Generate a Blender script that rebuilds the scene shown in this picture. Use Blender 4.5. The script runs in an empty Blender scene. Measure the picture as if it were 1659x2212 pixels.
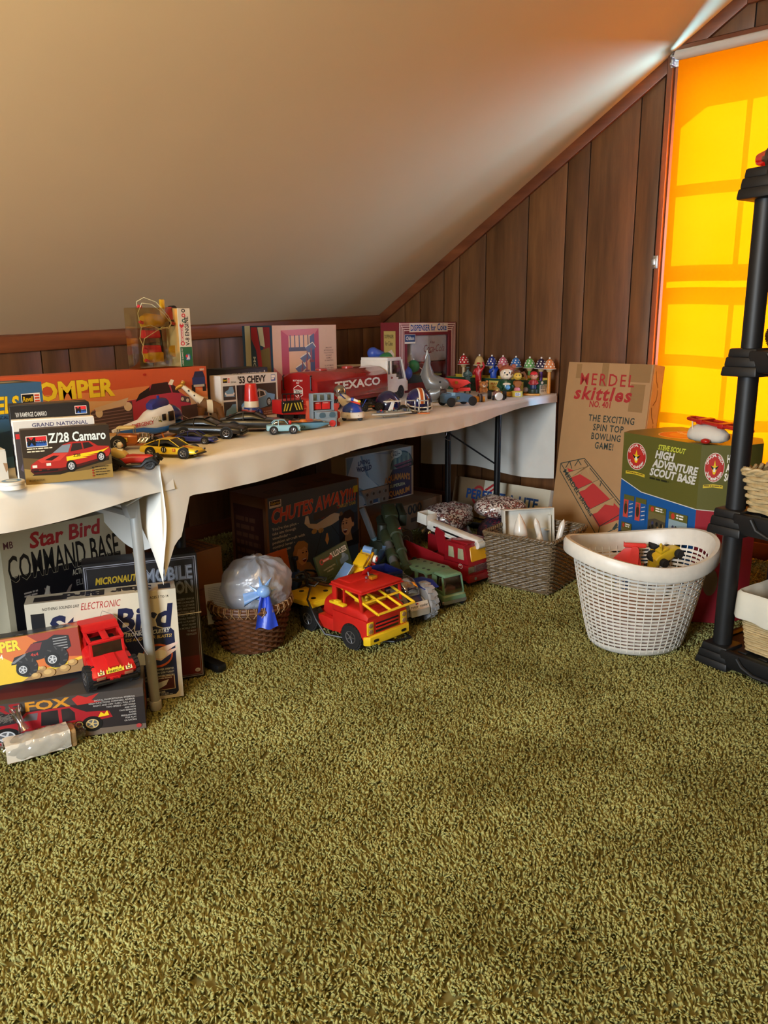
import bpy,bmesh,math,random
from math import sin,cos,pi,radians as R,sqrt,atan2,hypot
from mathutils import Vector,Matrix,Euler
random.seed(7)
SC = bpy.context.scene
COL = SC.collection
# ---------------------------------------------------------------- camera
ROT = Matrix(((0.660,-0.184,0.729),(-0.751,-0.148,0.643),(-0.011,-0.972,-0.236)))   # world <- camera (x right, y down, z forward)
FPX,CX,CY,EYE = 1680.0,829.5,1106.0,Vector((0,0,1.13))
ax = Vector((ROT[0][2],ROT[1][2],ROT[2][2])).normalized()
rt = Vector((ROT[0][0],ROT[1][0],ROT[2][0])); rt = (rt-ax*rt.dot(ax)).normalized()
up = rt.cross(ax)
cam = bpy.data.cameras.new('camera'); camo = bpy.data.objects.new('camera',cam); COL.objects.link(camo)
camo.matrix_world = Matrix(((rt.x,up.x,-ax.x,EYE.x),(rt.y,up.y,-ax.y,EYE.y),(rt.z,up.z,-ax.z,EYE.z),(0,0,0,1)))
cam.sensor_fit = 'HORIZONTAL'; cam.sensor_width = 36.0; cam.lens = FPX/1659*36.0
cam.clip_start = .02; cam.clip_end = 200
SC.camera = camo
# ---------------------------------------------------------------- light
W = bpy.data.worlds.new('daylight_sky'); SC.world = W; W.use_nodes = True
wn = W.node_tree; bgn = wn.nodes['Background']
bgn.inputs[0].default_value = (.45,.65,1.0,1); bgn.inputs[1].default_value = 2.0
def lamp(name,kind,loc,energy,color,rot=None,aim=None,**kw):
    l = bpy.data.lights.new(name,kind); l.energy = energy; l.color = color
    for k,v in kw.items(): setattr(l,k,v)
    o = bpy.data.objects.new(name,l); COL.objects.link(o); o.location = loc
    if rot: o.rotation_euler = rot
    if aim is not None: o.rotation_euler = (Vector(aim)-Vector(loc)).to_track_quat('-Z','Y').to_euler()
    return o
XG,YK = 3.9,3.449                     # gable wall plane, knee wall plane
SLOPE,ZK = .6232,1.179                # roof slope, knee wall height at the gable corner
def zroof(y): return ZK+(YK-y)*SLOPE
YFLAT = 1.30; ZFLAT = zroof(YFLAT); YMID = 1.06
lamp('sun','SUN',(7,1,4),105.0,(1.0,.95,.86),aim=(6.35,1.0,3.46),angle=R(.6))
lamp('window_daylight','AREA',(XG+.16,1.06,1.40),520,(.30,.60,1.0),aim=(0,1.06,1.40),shape='RECTANGLE',size=1.02,size_y=1.95)
lamp('rear_window_daylight','AREA',(-2.34,.55,1.42),84,(.84,.93,1.0),aim=(1.5,1.3,.45),shape='RECTANGLE',size=.95,size_y=1.25,spread=R(115))
lamp('pendant_lamp_light','POINT',(.22,YMID,2.06),46,(1.0,.70,.30),shadow_soft_size=.10)
vs = SC.view_settings; vs.view_transform = 'Standard'; vs.look = 'None'; vs.gamma = 1; vs.exposure = 0; vs.use_curve_mapping = False
SC.cycles.max_bounces = 7; SC.cycles.diffuse_bounces = 4; SC.cycles.glossy_bounces = 3; SC.cycles.transmission_bounces = 5
SC.cycles.transparent_max_bounces = 12; SC.cycles.sample_clamp_indirect = 4; SC.cycles.caustics_reflective = False; SC.cycles.caustics_refractive = False
# ---------------------------------------------------------------- places (real ground points behind a picture point)
def ray(px,py):
    d = Vector((px-CX,py-CY,FPX)); return ROT @ d
def on(px,py,z=0.0):
    d = ray(px,py); t = (z-EYE.z)/d.z; return EYE+d*t
def onx(px,py,x):
    d = ray(px,py); return EYE+d*((x-EYE.x)/d.x)
def ony(px,py,y):
    d = ray(px,py); return EYE+d*((y-EYE.y)/d.y)
TZ = .747; FZ = .012                    # cloth top, top of the pressed carpet pile
def T(px,py): return on(px,py,TZ)
def F(px,py): return on(px,py,FZ)
def hgt(P,py):                         # height of picture row py on the vertical through P
    lo,hi = -.5,3.0
    iR = ROT.transposed()
    for _ in range(40):
        m = (lo+hi)/2; c = iR @ (Vector((P.x,P.y,P.z+m))-EYE)
        if CY+FPX*c.y/c.z > py: lo = m
        else: hi = m
    return (lo+hi)/2
# ---------------------------------------------------------------- materials
def lin1(v):
    v /= 255.0
    return v/12.92 if v <= .04045 else ((v+.055)/1.055) ** 2.4
def lin(c):
    if isinstance(c,str): c = tuple(int(c[i:i+2],16) for i in (0,2,4))
    return tuple(lin1(v) for v in c)
_M = {}
def nt(name):
    m = bpy.data.materials.new(name); m.use_nodes = True
    t = m.node_tree; b = t.nodes['Principled BSDF']; return m,t,b
def node(t,k,**kw):
    n = t.nodes.new(k)
    for a,v in kw.items():
        if a.startswith('i_'):
            a = a[2:]; n.inputs[int(a) if a.isdigit() else a].default_value = v
        else: setattr(n,a,v)
    return n
def mixc(t,fac,a,b,blend='MIX'):
    n = t.nodes.new('ShaderNodeMix'); n.data_type = 'RGBA'; n.blend_type = blend
    for s,v in ((0,fac),(6,a),(7,b)):
        if hasattr(v,'links'): t.links.new(v,n.inputs[s])
        else: n.inputs[s].default_value = v if s == 0 else (*v,1) if len(v) == 3 else v
    return n.outputs[2]
def coords(t,scale=(1,1,1),kind='Object'):
    tc = t.nodes.new('ShaderNodeTexCoord'); mp = t.nodes.new('ShaderNodeMapping'); mp.inputs['Scale'].default_value = scale
    t.links.new(tc.outputs[kind],mp.inputs[0]); return mp.outputs[0]
def noise(t,vec,scale,detail=3,rough=.55):
    n = node(t,'ShaderNodeTexNoise',i_Scale=scale,i_Detail=detail,i_Roughness=rough)
    t.links.new(vec,n.inputs[0]); return n.outputs[0]
def bump(t,b,h,strength,dist=.002):
    n = node(t,'ShaderNodeBump',i_Strength=strength,i_Distance=dist); t.links.new(h,n.inputs['Height']); t.links.new(n.outputs[0],b.inputs['Normal'])
def M(c,rough=.42,metal=0.0,var=.14,scale=30,bmp=0,spec=.5,name=None,coat=0):
    """plastic, paint, card or metal: a colour with faint mottling"""
    key = (c,rough,metal,var,scale,bmp,coat)
    if key in _M: return _M[key]
    m,t,b = nt(name or 'surface'); L = lin(c)
    v = coords(t); n = noise(t,v,scale)
    t.links.new(mixc(t,n,tuple(x*(1-var) for x in L),tuple(min(1,x*(1+var)) for x in L)),b.inputs['Base Color'])
    b.inputs['Roughness'].default_value = rough; b.inputs['Metallic'].default_value = metal; b.inputs['Specular IOR Level'].default_value = spec
    if coat: b.inputs['Coat Weight'].default_value = coat
    if bmp: bump(t,b,n,bmp)
    _M[key] = m; return m
def clear(c=(235,240,245),gloss=.12,tint=.9,rough=.08):
    """thin clear plastic or glass: mostly see-through with a sheen"""
    key = ('clear',c,gloss,tint,rough)
    if key in _M: return _M[key]
    m,t,b = nt('clear_plastic'); t.nodes.remove(b); L = lin(c)
    tr = node(t,'ShaderNodeBsdfTransparent'); tr.inputs[0].default_value = (*[x*tint for x in L],1)
    gl = node(t,'ShaderNodeBsdfGlossy',i_Roughness=rough); lw = node(t,'ShaderNodeLayerWeight',i_Blend=.25)
    ns = noise(t,coords(t),14); ma = node(t,'ShaderNodeMath',operation='MULTIPLY_ADD'); t.links.new(lw.outputs['Facing'],ma.inputs[0]); ma.inputs[1].default_value = .5
    mb = node(t,'ShaderNodeMath',operation='MULTIPLY'); t.links.new(ns,mb.inputs[0]); mb.inputs[1].default_value = gloss*2; t.links.new(mb.outputs[0],ma.inputs[2])
    mx = node(t,'ShaderNodeMixShader'); t.links.new(ma.outputs[0],mx.inputs[0]); t.links.new(tr.outputs[0],mx.inputs[1]); t.links.new(gl.outputs[0],mx.inputs[2])
    t.links.new(mx.outputs[0],t.nodes['Material Output'].inputs[0]); _M[key] = m; return m
def wood(c1,c2,rough=.5,along='z',name='wood',sc=1.0):
    m,t,b = nt(name)
    s = {'z': (9,9,.9),'x': (.9,9,9),'y': (9,.9,9)}[along]
    v = coords(t,tuple(k*sc for k in s),'Generated' if 0 else 'Object')
    oi = node(t,'ShaderNodeObjectInfo'); ad = node(t,'ShaderNodeVectorMath',operation='MULTIPLY_ADD')
    t.links.new(oi.outputs['Random'],ad.inputs[0]); ad.inputs[1].default_value = (13,7,5); t.links.new(v,ad.inputs[2])
    n1 = noise(t,ad.outputs[0],1.6,6,.62); n2 = noise(t,ad.outputs[0],9,4,.6)
    cr = node(t,'ShaderNodeValToRGB'); t.links.new(n1,cr.inputs[0])
    cr.color_ramp.elements[0].position = .3; cr.color_ramp.elements[1].position = .72
    cr.color_ramp.elements[0].color = (*lin(c1),1); cr.color_ramp.elements[1].color = (*lin(c2),1)
    g = mixc(t,.22,cr.outputs[0],mixc(t,n2,(.2,.2,.2),(1,1,1)),'MULTIPLY')
    rnd = node(t,'ShaderNodeMapRange',i_3=.8,i_4=1.15); t.links.new(oi.outputs['Random'],rnd.inputs[0])
    hs = node(t,'ShaderNodeHueSaturation'); t.links.new(rnd.outputs[0],hs.inputs['Value']); t.links.new(g,hs.inputs['Color'])
    t.links.new(hs.outputs[0],b.inputs['Base Color']); b.inputs['Roughness'].default_value = rough; bump(t,b,n2,.12,.001)
    return m
def fabric(c,rough=.85,weave=500,name='cloth',bmp=.15):
    key = ('fab',c,weave)
    if key in _M: return _M[key]
    m,t,b = nt(name); v = coords(t); L = lin(c); n = noise(t,v,12,4)
    t.links.new(mixc(t,n,tuple(x*.9 for x in L),tuple(min(1,x*1.06) for x in L)),b.inputs['Base Color']); b.inputs['Roughness'].default_value = rough
    bump(t,b,noise(t,v,weave,2),bmp,.0008); _M[key] = m; return m
def _print(rough,coat):
    m,t,b = nt('printed_card'); a = node(t,'ShaderNodeAttribute',attribute_name='Col')
    n = noise(t,coords(t),60,3); t.links.new(mixc(t,.12,a.outputs[0],mixc(t,n,(.3,.3,.3),(1,1,1)),'MULTIPLY'),b.inputs['Base Color'])
    b.inputs['Roughness'].default_value = rough; b.inputs['Coat Weight'].default_value = coat; b.inputs['Coat Roughness'].default_value = .2; return m
PRINT = _print(.45,.15); PRINTMAT = _print(.7,0)
CHROME = M((225,225,225),.18,1.0,.04,name='chrome'); BLACK = M((16,16,17),.45,name='black_plastic'); TYRE = M((18,18,19),.75,bmp=.2,name='rubber')
WHITE = M((232,230,224),.4,name='white_plastic'); GLASSK = M((12,13,15),.12,name='dark_window')
# ---------------------------------------------------------------- mesh builder
class B:
    def __init__(s): s.bm = bmesh.new(); s.mats = []; s.X = None
    def mi(s,m):
        if m not in s.mats: s.mats.append(m)
        return s.mats.index(m)
    def _put(s,vs,fs,m,T=None):
        X = T if s.X is None else (s.X if T is None else s.X @ T)
        bv = [s.bm.verts.new(X @ Vector(v) if X else v) for v in vs]; i = s.mi(m); out = []
        for f in fs:
            try: q = s.bm.faces.new([bv[k] for k in f])
            except ValueError: continue
            q.material_index = i; out.append(q)
        return bv,out
    def box(s,x0,x1,y0,y1,z0,z1,m,bev=0,T=None,taper=None,seg=2):
        v = [(x,y,z) for z in (z0,z1) for y in (y0,y1) for x in (x0,x1)]
        if taper:
            cx,cy = (x0+x1)/2,(y0+y1)/2
            v = [(cx+(x-cx)*(taper[0] if z == z1 else 1),cy+(y-cy)*(taper[1] if z == z1 else 1),z) for x,y,z in v]
        bv,fs = s._put(v,[(0,2,3,1),(4,5,7,6),(0,1,5,4),(2,6,7,3),(0,4,6,2),(1,3,7,5)],m,T)
        if bev:
            es = {e for f in fs for e in f.edges}
            r = bmesh.ops.bevel(s.bm,geom=list(es),offset=bev,segments=seg,affect='EDGES',profile=.5)
            i = s.mi(m)
            for f in r['faces']: f.material_index = i
        return s
    def ring(s,rings,m,closed=True,caps=True,T=None):
        """skin over rings of equal point count"""
        n = len(rings[0]); vs = [p for r in rings for p in r]; fs = []
        for a in range(len(rings)-1):
            for k in range(n if closed else n-1):
                k2 = (k+1) % n; fs.append((a*n+k,a*n+k2,(a+1)*n+k2,(a+1)*n+k))
        if caps and closed:
            fs.append(tuple(range(n))[::-1]); fs.append(tuple((len(rings)-1)*n+k for k in range(n)))
        s._put(vs,fs,m,T); return s
    def cyl(s,p0,p1,r0,m,r1=None,n=16,caps=True,T=None,bev=0):
        p0,p1 = Vector(p0),Vector(p1); r1 = r0 if r1 is None else r1
        d = (p1-p0); L = d.length; d = d/L; a = d.orthogonal().normalized(); b = d.cross(a)
        st = [(0,r0),(L,r1)] if not bev else [(0,r0-bev),(bev*.3,r0-bev*.3),(bev,r0),(L-bev,r1),(L-bev*.3,r1-bev*.3),(L,r1-bev)]
        return s.ring([[p0+d*z+(a*cos(2*pi*k/n)+b*sin(2*pi*k/n))*r for k in range(n)] for z,r in st],m,True,caps,T)
    def lathe(s,prof,m,n=24,T=None,sy=1.0,caps=True):
        return s.ring([[(r*cos(2*pi*k/n),sy*r*sin(2*pi*k/n),z) for k in range(n)] for r,z in [(max(r,1e-5),z) for r,z in prof]],m,True,caps,T)
    def tube(s,pts,r,m,n=8,closed=False,T=None):
        P = [Vector(p) for p in pts]; rings = []; k0 = len(P); prev = None
        for i,p in enumerate(P):
            a = P[(i+1) % k0] if (closed or i < k0-1) else p; c = P[i-1] if (closed or i) else p
            d = (a-c).normalized()
            u = d.orthogonal().normalized() if prev is None else (prev-d*prev.dot(d)).normalized()
            prev = u; w = d.cross(u); rr = r[i] if isinstance(r,(list,tuple)) else r
            rings.append([p+(u*cos(2*pi*k/n)+w*sin(2*pi*k/n))*rr for k in range(n)])
        if closed: rings.append(rings[0])
        return s.ring(rings,m,True,not closed,T)
    def prism(s,pts,t0,t1,m,axis='y',T=None,bev=0):
        f = {'y': lambda a,b,t: (a,t,b),'x': lambda a,b,t: (t,a,b),'z': lambda a,b,t: (a,b,t)}[axis]
        n = len(pts); vs = [f(a,b,t0) for a,b in pts]+[f(a,b,t1) for a,b in pts]
        fs = [tuple(range(n))[::-1],tuple(range(n,2*n))]+[(k,(k+1) % n,n+(k+1) % n,n+k) for k in range(n)]
        bv,fc = s._put(vs,fs,m,T)
        if bev:
            es = {e for q in fc[:2] for e in q.edges}
            r = bmesh.ops.bevel(s.bm,geom=list(es),offset=bev,segments=2,affect='EDGES',profile=.5); i = s.mi(m)
            for q in r['faces']: q.material_index = i
        return s
    def ball(s,c,r,m,n=16,k=10,T=None,cut=None):
        r = r if isinstance(r,(tuple,list)) else (r,r,r); lo,hi = cut or (-90,90)
        rg = []
        for a in range(k+1):
            th = R(lo+(hi-lo)*a/k); cr = max(cos(th),1e-4)
            rg.append([(c[0]+r[0]*cr*cos(2*pi*j/n),c[1]+r[1]*cr*sin(2*pi*j/n),c[2]+r[2]*sin(th)) for j in range(n)])
        return s.ring(rg,m,True,True,T)
    def hull(s,st,m,n=20,e=4.0,T=None):
        """body lofted along x: stations (x, z0, z1, halfwidth low, halfwidth high[, y shift])"""
        rings = []
        for q in st:
            x,z0,z1,wl,wh = q[:5]; dy = q[5] if len(q) > 5 else 0; zc,hz = (z0+z1)/2,(z1-z0)/2; rg = []
            for k in range(n):
                a = 2*pi*(k+.5)/n; ca,sa = cos(a),sin(a)
                uy = math.copysign(abs(ca) ** (2/e),ca); uz = math.copysign(abs(sa) ** (2/e),sa)
                rg.append((x,dy+uy*(wl+(wh-wl)*(uz+1)/2),zc+uz*hz))
            rings.append(rg)
        return s.ring(rings,m,True,True,T)
    def grid(s,fn,nu,nv,m,T=None):
        vs = [fn(i/nu,j/nv) for j in range(nv+1) for i in range(nu+1)]
        fs = [(j*(nu+1)+i,j*(nu+1)+i+1,(j+1)*(nu+1)+i+1,(j+1)*(nu+1)+i) for j in range(nv) for i in range(nu)]
        s._put(vs,fs,m,T); return s
    def build(s,name,parent=None,sharp=38,loc=None,rot=None,fixn=True):
        if fixn: bmesh.ops.recalc_face_normals(s.bm,faces=s.bm.faces[:])
        me = bpy.data.meshes.new(name); s.bm.to_mesh(me); s.bm.free()
        for m in s.mats: me.materials.append(m)
        if sharp:
            me.polygons.foreach_set('use_smooth',[True]*len(me.polygons)); me.set_sharp_from_angle(angle=R(sharp))
        return link(name,me,parent,loc,rot)
def link(name,me,parent=None,loc=None,rot=None):
    o = bpy.data.objects.new(name,me); COL.objects.link(o)
    if parent: o.parent = parent
    if loc is not None: o.location = loc
    if rot is not None: o.rotation_euler = rot
    return o
def tag(o,label=None,cat=None,group=None,kind=None):
    for k,v in (('label',label),('category',cat),('group',group),('kind',kind)):
        if v: o[k] = v
    return o
def thing(name,label,cat,loc=(0,0,0),rz=0,group=None,rot=None):
    o = bpy.data.objects.new(name,None); COL.objects.link(o); o.empty_display_size = .05
    o.location = loc; o.rotation_euler = rot if rot else (0,0,rz)
    return tag(o,label,cat,group)
def yaw(a,b): return atan2(b.y-a.y,b.x-a.x)
def TR(x=0,y=0,z=0,rx=0,ry=0,rz=0,s=1): return Matrix.Translation((x,y,z)) @ Euler((R(rx),R(ry),R(rz))).to_matrix().to_4x4() @ Matrix.Scale(s,4)
# ---------------------------------------------------------------- flat print (lettering, pictures on card)
_G = {}
def glyphs(s,bold,sp=1.0):
    k = (s,bold,sp)
    if k not in _G:
        c = bpy.data.curves.new('t','FONT'); c.body = s; c.size = 1/.7; c.offset = bold; c.space_character = sp; c.resolution_u = 2
        o = bpy.data.objects.new('t',c); me = bpy.data.meshes.new_from_object(o)
        v = [(p.co.x,p.co.y) for p in me.vertices]; f = [tuple(p.vertices) for p in me.polygons]
        x0 = min((p[0] for p in v),default=0); x1 = max((p[0] for p in v),default=1)
        bpy.data.objects.remove(o); bpy.data.curves.remove(c); bpy.data.meshes.remove(me)
        _G[k] = ([(x-x0,y) for x,y in v],f,x1-x0)
    return _G[k]
class Ink:
    def __init__(s,sx=1.0,sy=1.0): s.v = []; s.f = []; s.c = []; s.n = 0; s.sx = sx; s.sy = sy; s.fx = None
    def raw(s,pts,faces,col):
        s.n += 1; o = len(s.v); z = s.n*.00006
        for x,y in pts:
            if s.fx: x,y = s.fx(x,y)
            s.v.append((x*s.sx,y*s.sy,z))
        L = lin(col)
        for f in faces: s.f.append(tuple(o+k for k in f)); s.c.append(L)
        return s
    def poly(s,pts,col): return s.raw(pts,[tuple(range(len(pts)))],col)
    def rect(s,x,y,w,h,col): return s.poly([(x,y),(x+w,y),(x+w,y+h),(x,y+h)],col)
    def frame(s,x,y,w,h,t,col):
        for a in ((x,y,w,t),(x,y+h-t,w,t),(x,y,t,h),(x+w-t,y,t,h)): s.rect(*a,col)
        return s
    def ell(s,cx,cy,rx,ry,col,n=24,a0=0,a1=360): 
        full = a1-a0 >= 360
        return s.poly(([] if full else [(cx,cy)])+[(cx+rx*cos(R(a0+(a1-a0)*k/n)),cy+ry*sin(R(a0+(a1-a0)*k/n))) for k in range(n+(0 if full else 1))],col)
    def line(s,pts,w,col,closed=False):
        P = list(pts)+([pts[0]] if closed else [])
        for (x0,y0),(x1,y1) in zip(P,P[1:]):
            L = hypot(x1-x0,y1-y0) or 1; nx,ny = -(y1-y0)/L*w/2,(x1-x0)/L*w/2
            s.poly([(x0+nx,y0+ny),(x0-nx,y0-ny),(x1-nx,y1-ny),(x1+nx,y1+ny)],col); s.n -= 1
        s.n += 1; return s
    def text(s,t,x,y,h,col,w=None,bold=.02,shear=0,al='l',rot=0,arch=0,out=None,oc=(0,0,0),slope=0,sp=1.0):
        if out: s.text(t,x,y,h,oc,w,bold+out,shear,al,rot,arch,None,slope=slope,sp=sp)
        v,f,gw = glyphs(t,bold,sp); k = (w/gw) if w else h; W_ = gw*k
        ox = {'l': 0,'c':-W_/2,'r':-W_}[al]; cr,sr = cos(R(rot)),sin(R(rot)); P = []
        for a,b in v:
            a = a*k+ox; b = b*h
            if arch: b += arch*(1-((a-ox-W_/2)/(W_/2)) ** 2)
            a += shear*b; b += slope*a
            P.append((x+a*cr-b*sr,y+a*sr+b*cr))
        return s.raw(P,f,col)
    def lines(s,rows,x,y,h,col,lead=1.5,**kw):
        for i,r in enumerate(rows): s.text(r,x,y-i*h*lead,h,col,**kw)
        return s
    def dashes(s,x,y,w,rows,h,col,seed=1,lead=1.8):
        """rows of print too small to read"""
        rd = random.Random(seed)
        for i in range(rows):
            a = x; e = x+w*rd.uniform(.72,1)
            while a < e:
                b = min(a+h*rd.uniform(1.2,5),e); s.rect(a,y-i*h*lead,b-a,h,col); s.n -= 1; a = b+h*.6
        s.n += 1; return s
    def build(s,name,parent,mx,m=None,up_axis=None):
        me = bpy.data.meshes.new(name); me.from_pydata([mx @ Vector(v) for v in s.v],[],s.f)
        ca = me.color_attributes.new('Col','FLOAT_COLOR','CORNER'); buf = []
        for f,c in zip(s.f,s.c): buf += [*c,1.0]*len(f)
        ca.data.foreach_set('color',buf); me.materials.append(m or PRINT)
        return link(name,me,parent)
def FRONT(w,d,h): return Matrix(((1,0,0,0),(0,0,-1,0),(0,1,0,0),(0,0,0,1)))           # face y=0, seen from -y
def TOP(w,d,h): return Matrix(((1,0,0,0),(0,1,0,0),(0,0,1,h),(0,0,0,1)))
def RIGHT(w,d,h): return Matrix(((0,0,1,w),(1,0,0,0),(0,1,0,0),(0,0,0,1)))           # face x=w, seen from +x
def LEFT(w,d,h): return Matrix(((0,0,-1,0),(-1,0,0,d),(0,1,0,0),(0,0,0,1)))          # face x=0, seen from -x
def carton(name,label,bl,br,h,d,col,z=None,lean=0,cat='box',group=None,rough=.55,bev=.0015,side=None,lid=True,roll=0,rx=None):
    """a card box whose front bottom edge runs bl -> br; returns (root, w, d, h)"""
    w = hypot(br.x-bl.x,br.y-bl.y); rt_ = thing(name,label,cat,(bl.x,bl.y,bl.z if z is None else z),yaw(bl,br),group)
    e = Euler((-R(lean),R(roll),yaw(bl,br)),'XYZ'); rt_.rotation_euler = e
    if lean > 0: rt_.location.z += d*sin(R(lean))
    b = B(); m = M(col,rough,var=.08,scale=12); b.box(0,w,0,d,0,h-(.004 if lid else 0),m,bev)
    b.build('carton',rt_)
    if lid:
        b = B(); b.box(.0006,w-.0006,.0006,d-.0006,h-.0045,h-.0003,M(side or col,rough,var=.08,scale=12),.0012); b.build('lid_flap',rt_)
    return rt_,w,d,h
# ================================================================ the room
def struct(o): o['kind'] = 'structure'; return o
XB,YB = -2.4,-1.33                     # rear gable plane, opposite knee wall
def ceil_mat():
    m,t,b = nt('painted_ceiling'); v = coords(t); n = noise(t,v,1.4,4); n2 = noise(t,v,60,3)
    t.links.new(mixc(t,n,lin((216,190,148)),lin((226,202,160))),b.inputs['Base Color']); b.inputs['Roughness'].default_value = .8; bump(t,b,n2,.08,.002); return m
CEIL = ceil_mat()
PLANK = wood((78,48,25),(126,84,48),.42,'z','plank_wood'); TRIMW = wood((92,46,24),(140,80,46),.38,'x','trim_wood'); TRIMY = wood((92,46,24),(140,80,46),.38,'y','trim_wood')
TRIMZ = wood((92,52,32),(134,84,56),.35,'z','casing_wood'); DARKGAP = M((20,12,7),.8,name='groove_shadow_paint')
# floor slab
def floor_mat():
    m,t,b = nt('carpet_backing'); n = noise(t,coords(t),40,4)
    t.links.new(mixc(t,n,lin((92,86,44)),lin((118,111,60))),b.inputs['Base Color']); b.inputs['Roughness'].default_value = .95; return m
b = B(); b.box(XB-.1,XG+.12,YB-.1,YK+.12,-.08,0,floor_mat()); struct(b.build('floor'))
# sloped ceiling, flat collar ceiling, far slope: one shell with thickness
b = B(); yo = 2*YMID
pf = [(YK+.15,zroof(YK+.15)),(YFLAT,ZFLAT),(yo-YFLAT,ZFLAT),(YB-.15,zroof(YK+.15+(YMID*2-YK-YB)*0))]
pf[3] = (YB-.15,ZFLAT-(yo-YFLAT-(YB-.15))*SLOPE)
poly = pf+[(y,z+.12) for y,z in reversed(pf)]
ZK0 = 1.055                              # the low wall's top sags towards the left, and the ceiling with it
def zk(x): return ZK0+(x-.6)*(1.172-ZK0)/(XG-.6)
def csec(x):
    q = list(pf); q[0] = (YK+.15,zk(x)+.01-.15*SLOPE); return [(x,y,z) for y,z in q+[(y,z+.12) for y,z in reversed(q)]]
b.ring([csec(XB-.1+(XG-XB+.1)*k/16) for k in range(17)],CEIL); struct(b.build('ceiling',sharp=20))
# roof boards outside: the overhang that shades the window
b = B(); OH = .515
b.prism([(y,z+.1) for y,z in pf]+[(y,z+.2) for y,z in reversed(pf)],XG+.12,XG+OH,M((120,110,100),.8),'x'); struct(tag(b.build('trim_9'),'outside roof overhang above the yellow window'))
# knee wall with planks
b = B(); b.box(XB-.1,XG+.12,YK+.004,YK+.12,0,1.3,DARKGAP); wl = struct(b.build('wall_left'))
xs = [1.236,1.36,1.63,1.759,1.986,2.19,2.33,2.6,2.76,2.93,3.14,3.27,3.581,3.72,3.9]
x = 1.236
while x > XB: x -= random.choice((.13,.2,.26,.16)); xs.insert(0,x)
for a,c in zip(xs,xs[1:]):
    b = B(); b.box(-(c-a)/2+.003,(c-a)/2-.003,-.007,.003,.0,zk((a+c)/2)-.03,PLANK,.0015)
    b.build('plank',wl,loc=((a+c)/2,YK,0))
b = B(); n0 = 24
b.ring([[(x,YK-.02,zk(x)-.062),(x,YK-.024,zk(x)-.056),(x,YK-.024,zk(x)+.004),(x,YK-.008,zk(x)+.012),(x,YK+.004,zk(x)+.012),(x,YK+.004,zk(x)-.062)] for x in [XB+(XG-.02-XB)*k/n0 for k in range(n0+1)]],TRIMW)
struct(tag(b.build('trim_1'),'wooden rail along the top of the low wall'))
b = B(); b.box(XB,XG,YK-.018,YK-.007,0,.085,TRIMW,.004); struct(b.build('baseboard_left'))
# gable wall with planks, round the window opening
WY0,WY1,WZ0,WZ1 = .56,1.565,.42,2.285    # window rough opening
b = B()
for y0,y1,z0,z1 in ((YB-.1,WY0,0,2.7),(WY1,YK+.1,0,2.7),(WY0,WY1,0,WZ0),(WY0,WY1,WZ1,2.7)): b.box(XG+.004,XG+.12,y0,y1,z0,z1,DARKGAP)
wb = struct(b.build('wall_back'))
gy = [YK,3.24,3.117,2.934,2.82,2.636,2.363,2.136,2.013,1.757,1.645]
def zceil(y): return zroof(y) if y > YFLAT else ZFLAT if y > yo-YFLAT else ZFLAT-(yo-YFLAT-y)*SLOPE
def plank(y0,y1,z0=0.0,top=None):
    b = B(); yc = (y0+y1)/2; a,c = y0+.003-yc,y1-.003-yc
    b.prism([(a,z0),(c,z0),(c,top or zceil(y1)-.02),(a,top or zceil(y0)-.02)],-.007,.003,PLANK,'x',bev=.0012); b.build('plank',wb,loc=(XG,yc,0))
for c,a in zip(gy,gy[1:]): plank(a,c)
for a,c in ((1.5,1.645),(1.266,1.5),(1.06,1.266),(.83,1.06),(.62,.83),(.48,.62)): plank(a,c,WZ1+.05)
for a,c in ((1.4,1.645),(1.15,1.4),(.98,1.15),(.7,.98),(.48,.7)): plank(a,c,0,WZ0-.04)
y = .48
while y > YB+.1:
    d = random.choice((.13,.22,.27)); plank(y-d,y); y -= d
# rake rail
nx = XG-.02
b = B()
for y0,y1 in ((YK,YFLAT),):
    dz = .068
    b.prism([(y0,zroof(y0)),(y1,zroof(y1)),(y1,zroof(y1)-dz),(y0,zroof(y0)-dz)],XG-.026,XG,TRIMY,'x',bev=.003)
struct(tag(b.build('trim_2'),'wooden rail following the slope of the ceiling on the end wall'))
b = B(); b.box(XG-.026,XG,yo-YFLAT,YFLAT,ZFLAT-.068,ZFLAT,TRIMY,.003); struct(tag(b.build('trim_3'),'wooden rail under the flat ceiling on the end wall'))
b = B(); b.prism([(yo-YFLAT,ZFLAT),(YB,zceil(YB)),(YB,zceil(YB)-.068),(yo-YFLAT,ZFLAT-.068)],XG-.026,XG,TRIMY,'x',bev=.003); struct(tag(b.build('trim_4'),'wooden rail on the far slope of the end wall'))
b = B(); b.box(XG-.02,XG-.007,YB,YK,0,.085,TRIMY,.004); struct(b.build('baseboard_back'))
# other walls
PLAIN = M((150,120,88),.75,var=.1,scale=4,name='wall_paint')
b = B(); b.box(XB-.1,XG+.12,YB-.1,YB,0,1.4,PLAIN); struct(b.build('wall_right'))
b = B()
for y0,y1,z0,z1 in ((YB-.1,.1,0,2.7),(1.05,YK+.1,0,2.7),(.1,1.05,0,.78),(.1,1.05,2.08,2.7)): b.box(XB-.1,XB,y0,y1,z0,z1,PLAIN)
struct(b.build('wall_front'))
# ---------------- window
w1 = bpy.data.objects.new('window_1',None); COL.objects.link(w1); struct(w1); w1.location = (XG,YMID,0)
wy0,wy1 = WY0-YMID,WY1-YMID
def casing(pts_y,z,nm):
    pass
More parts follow.
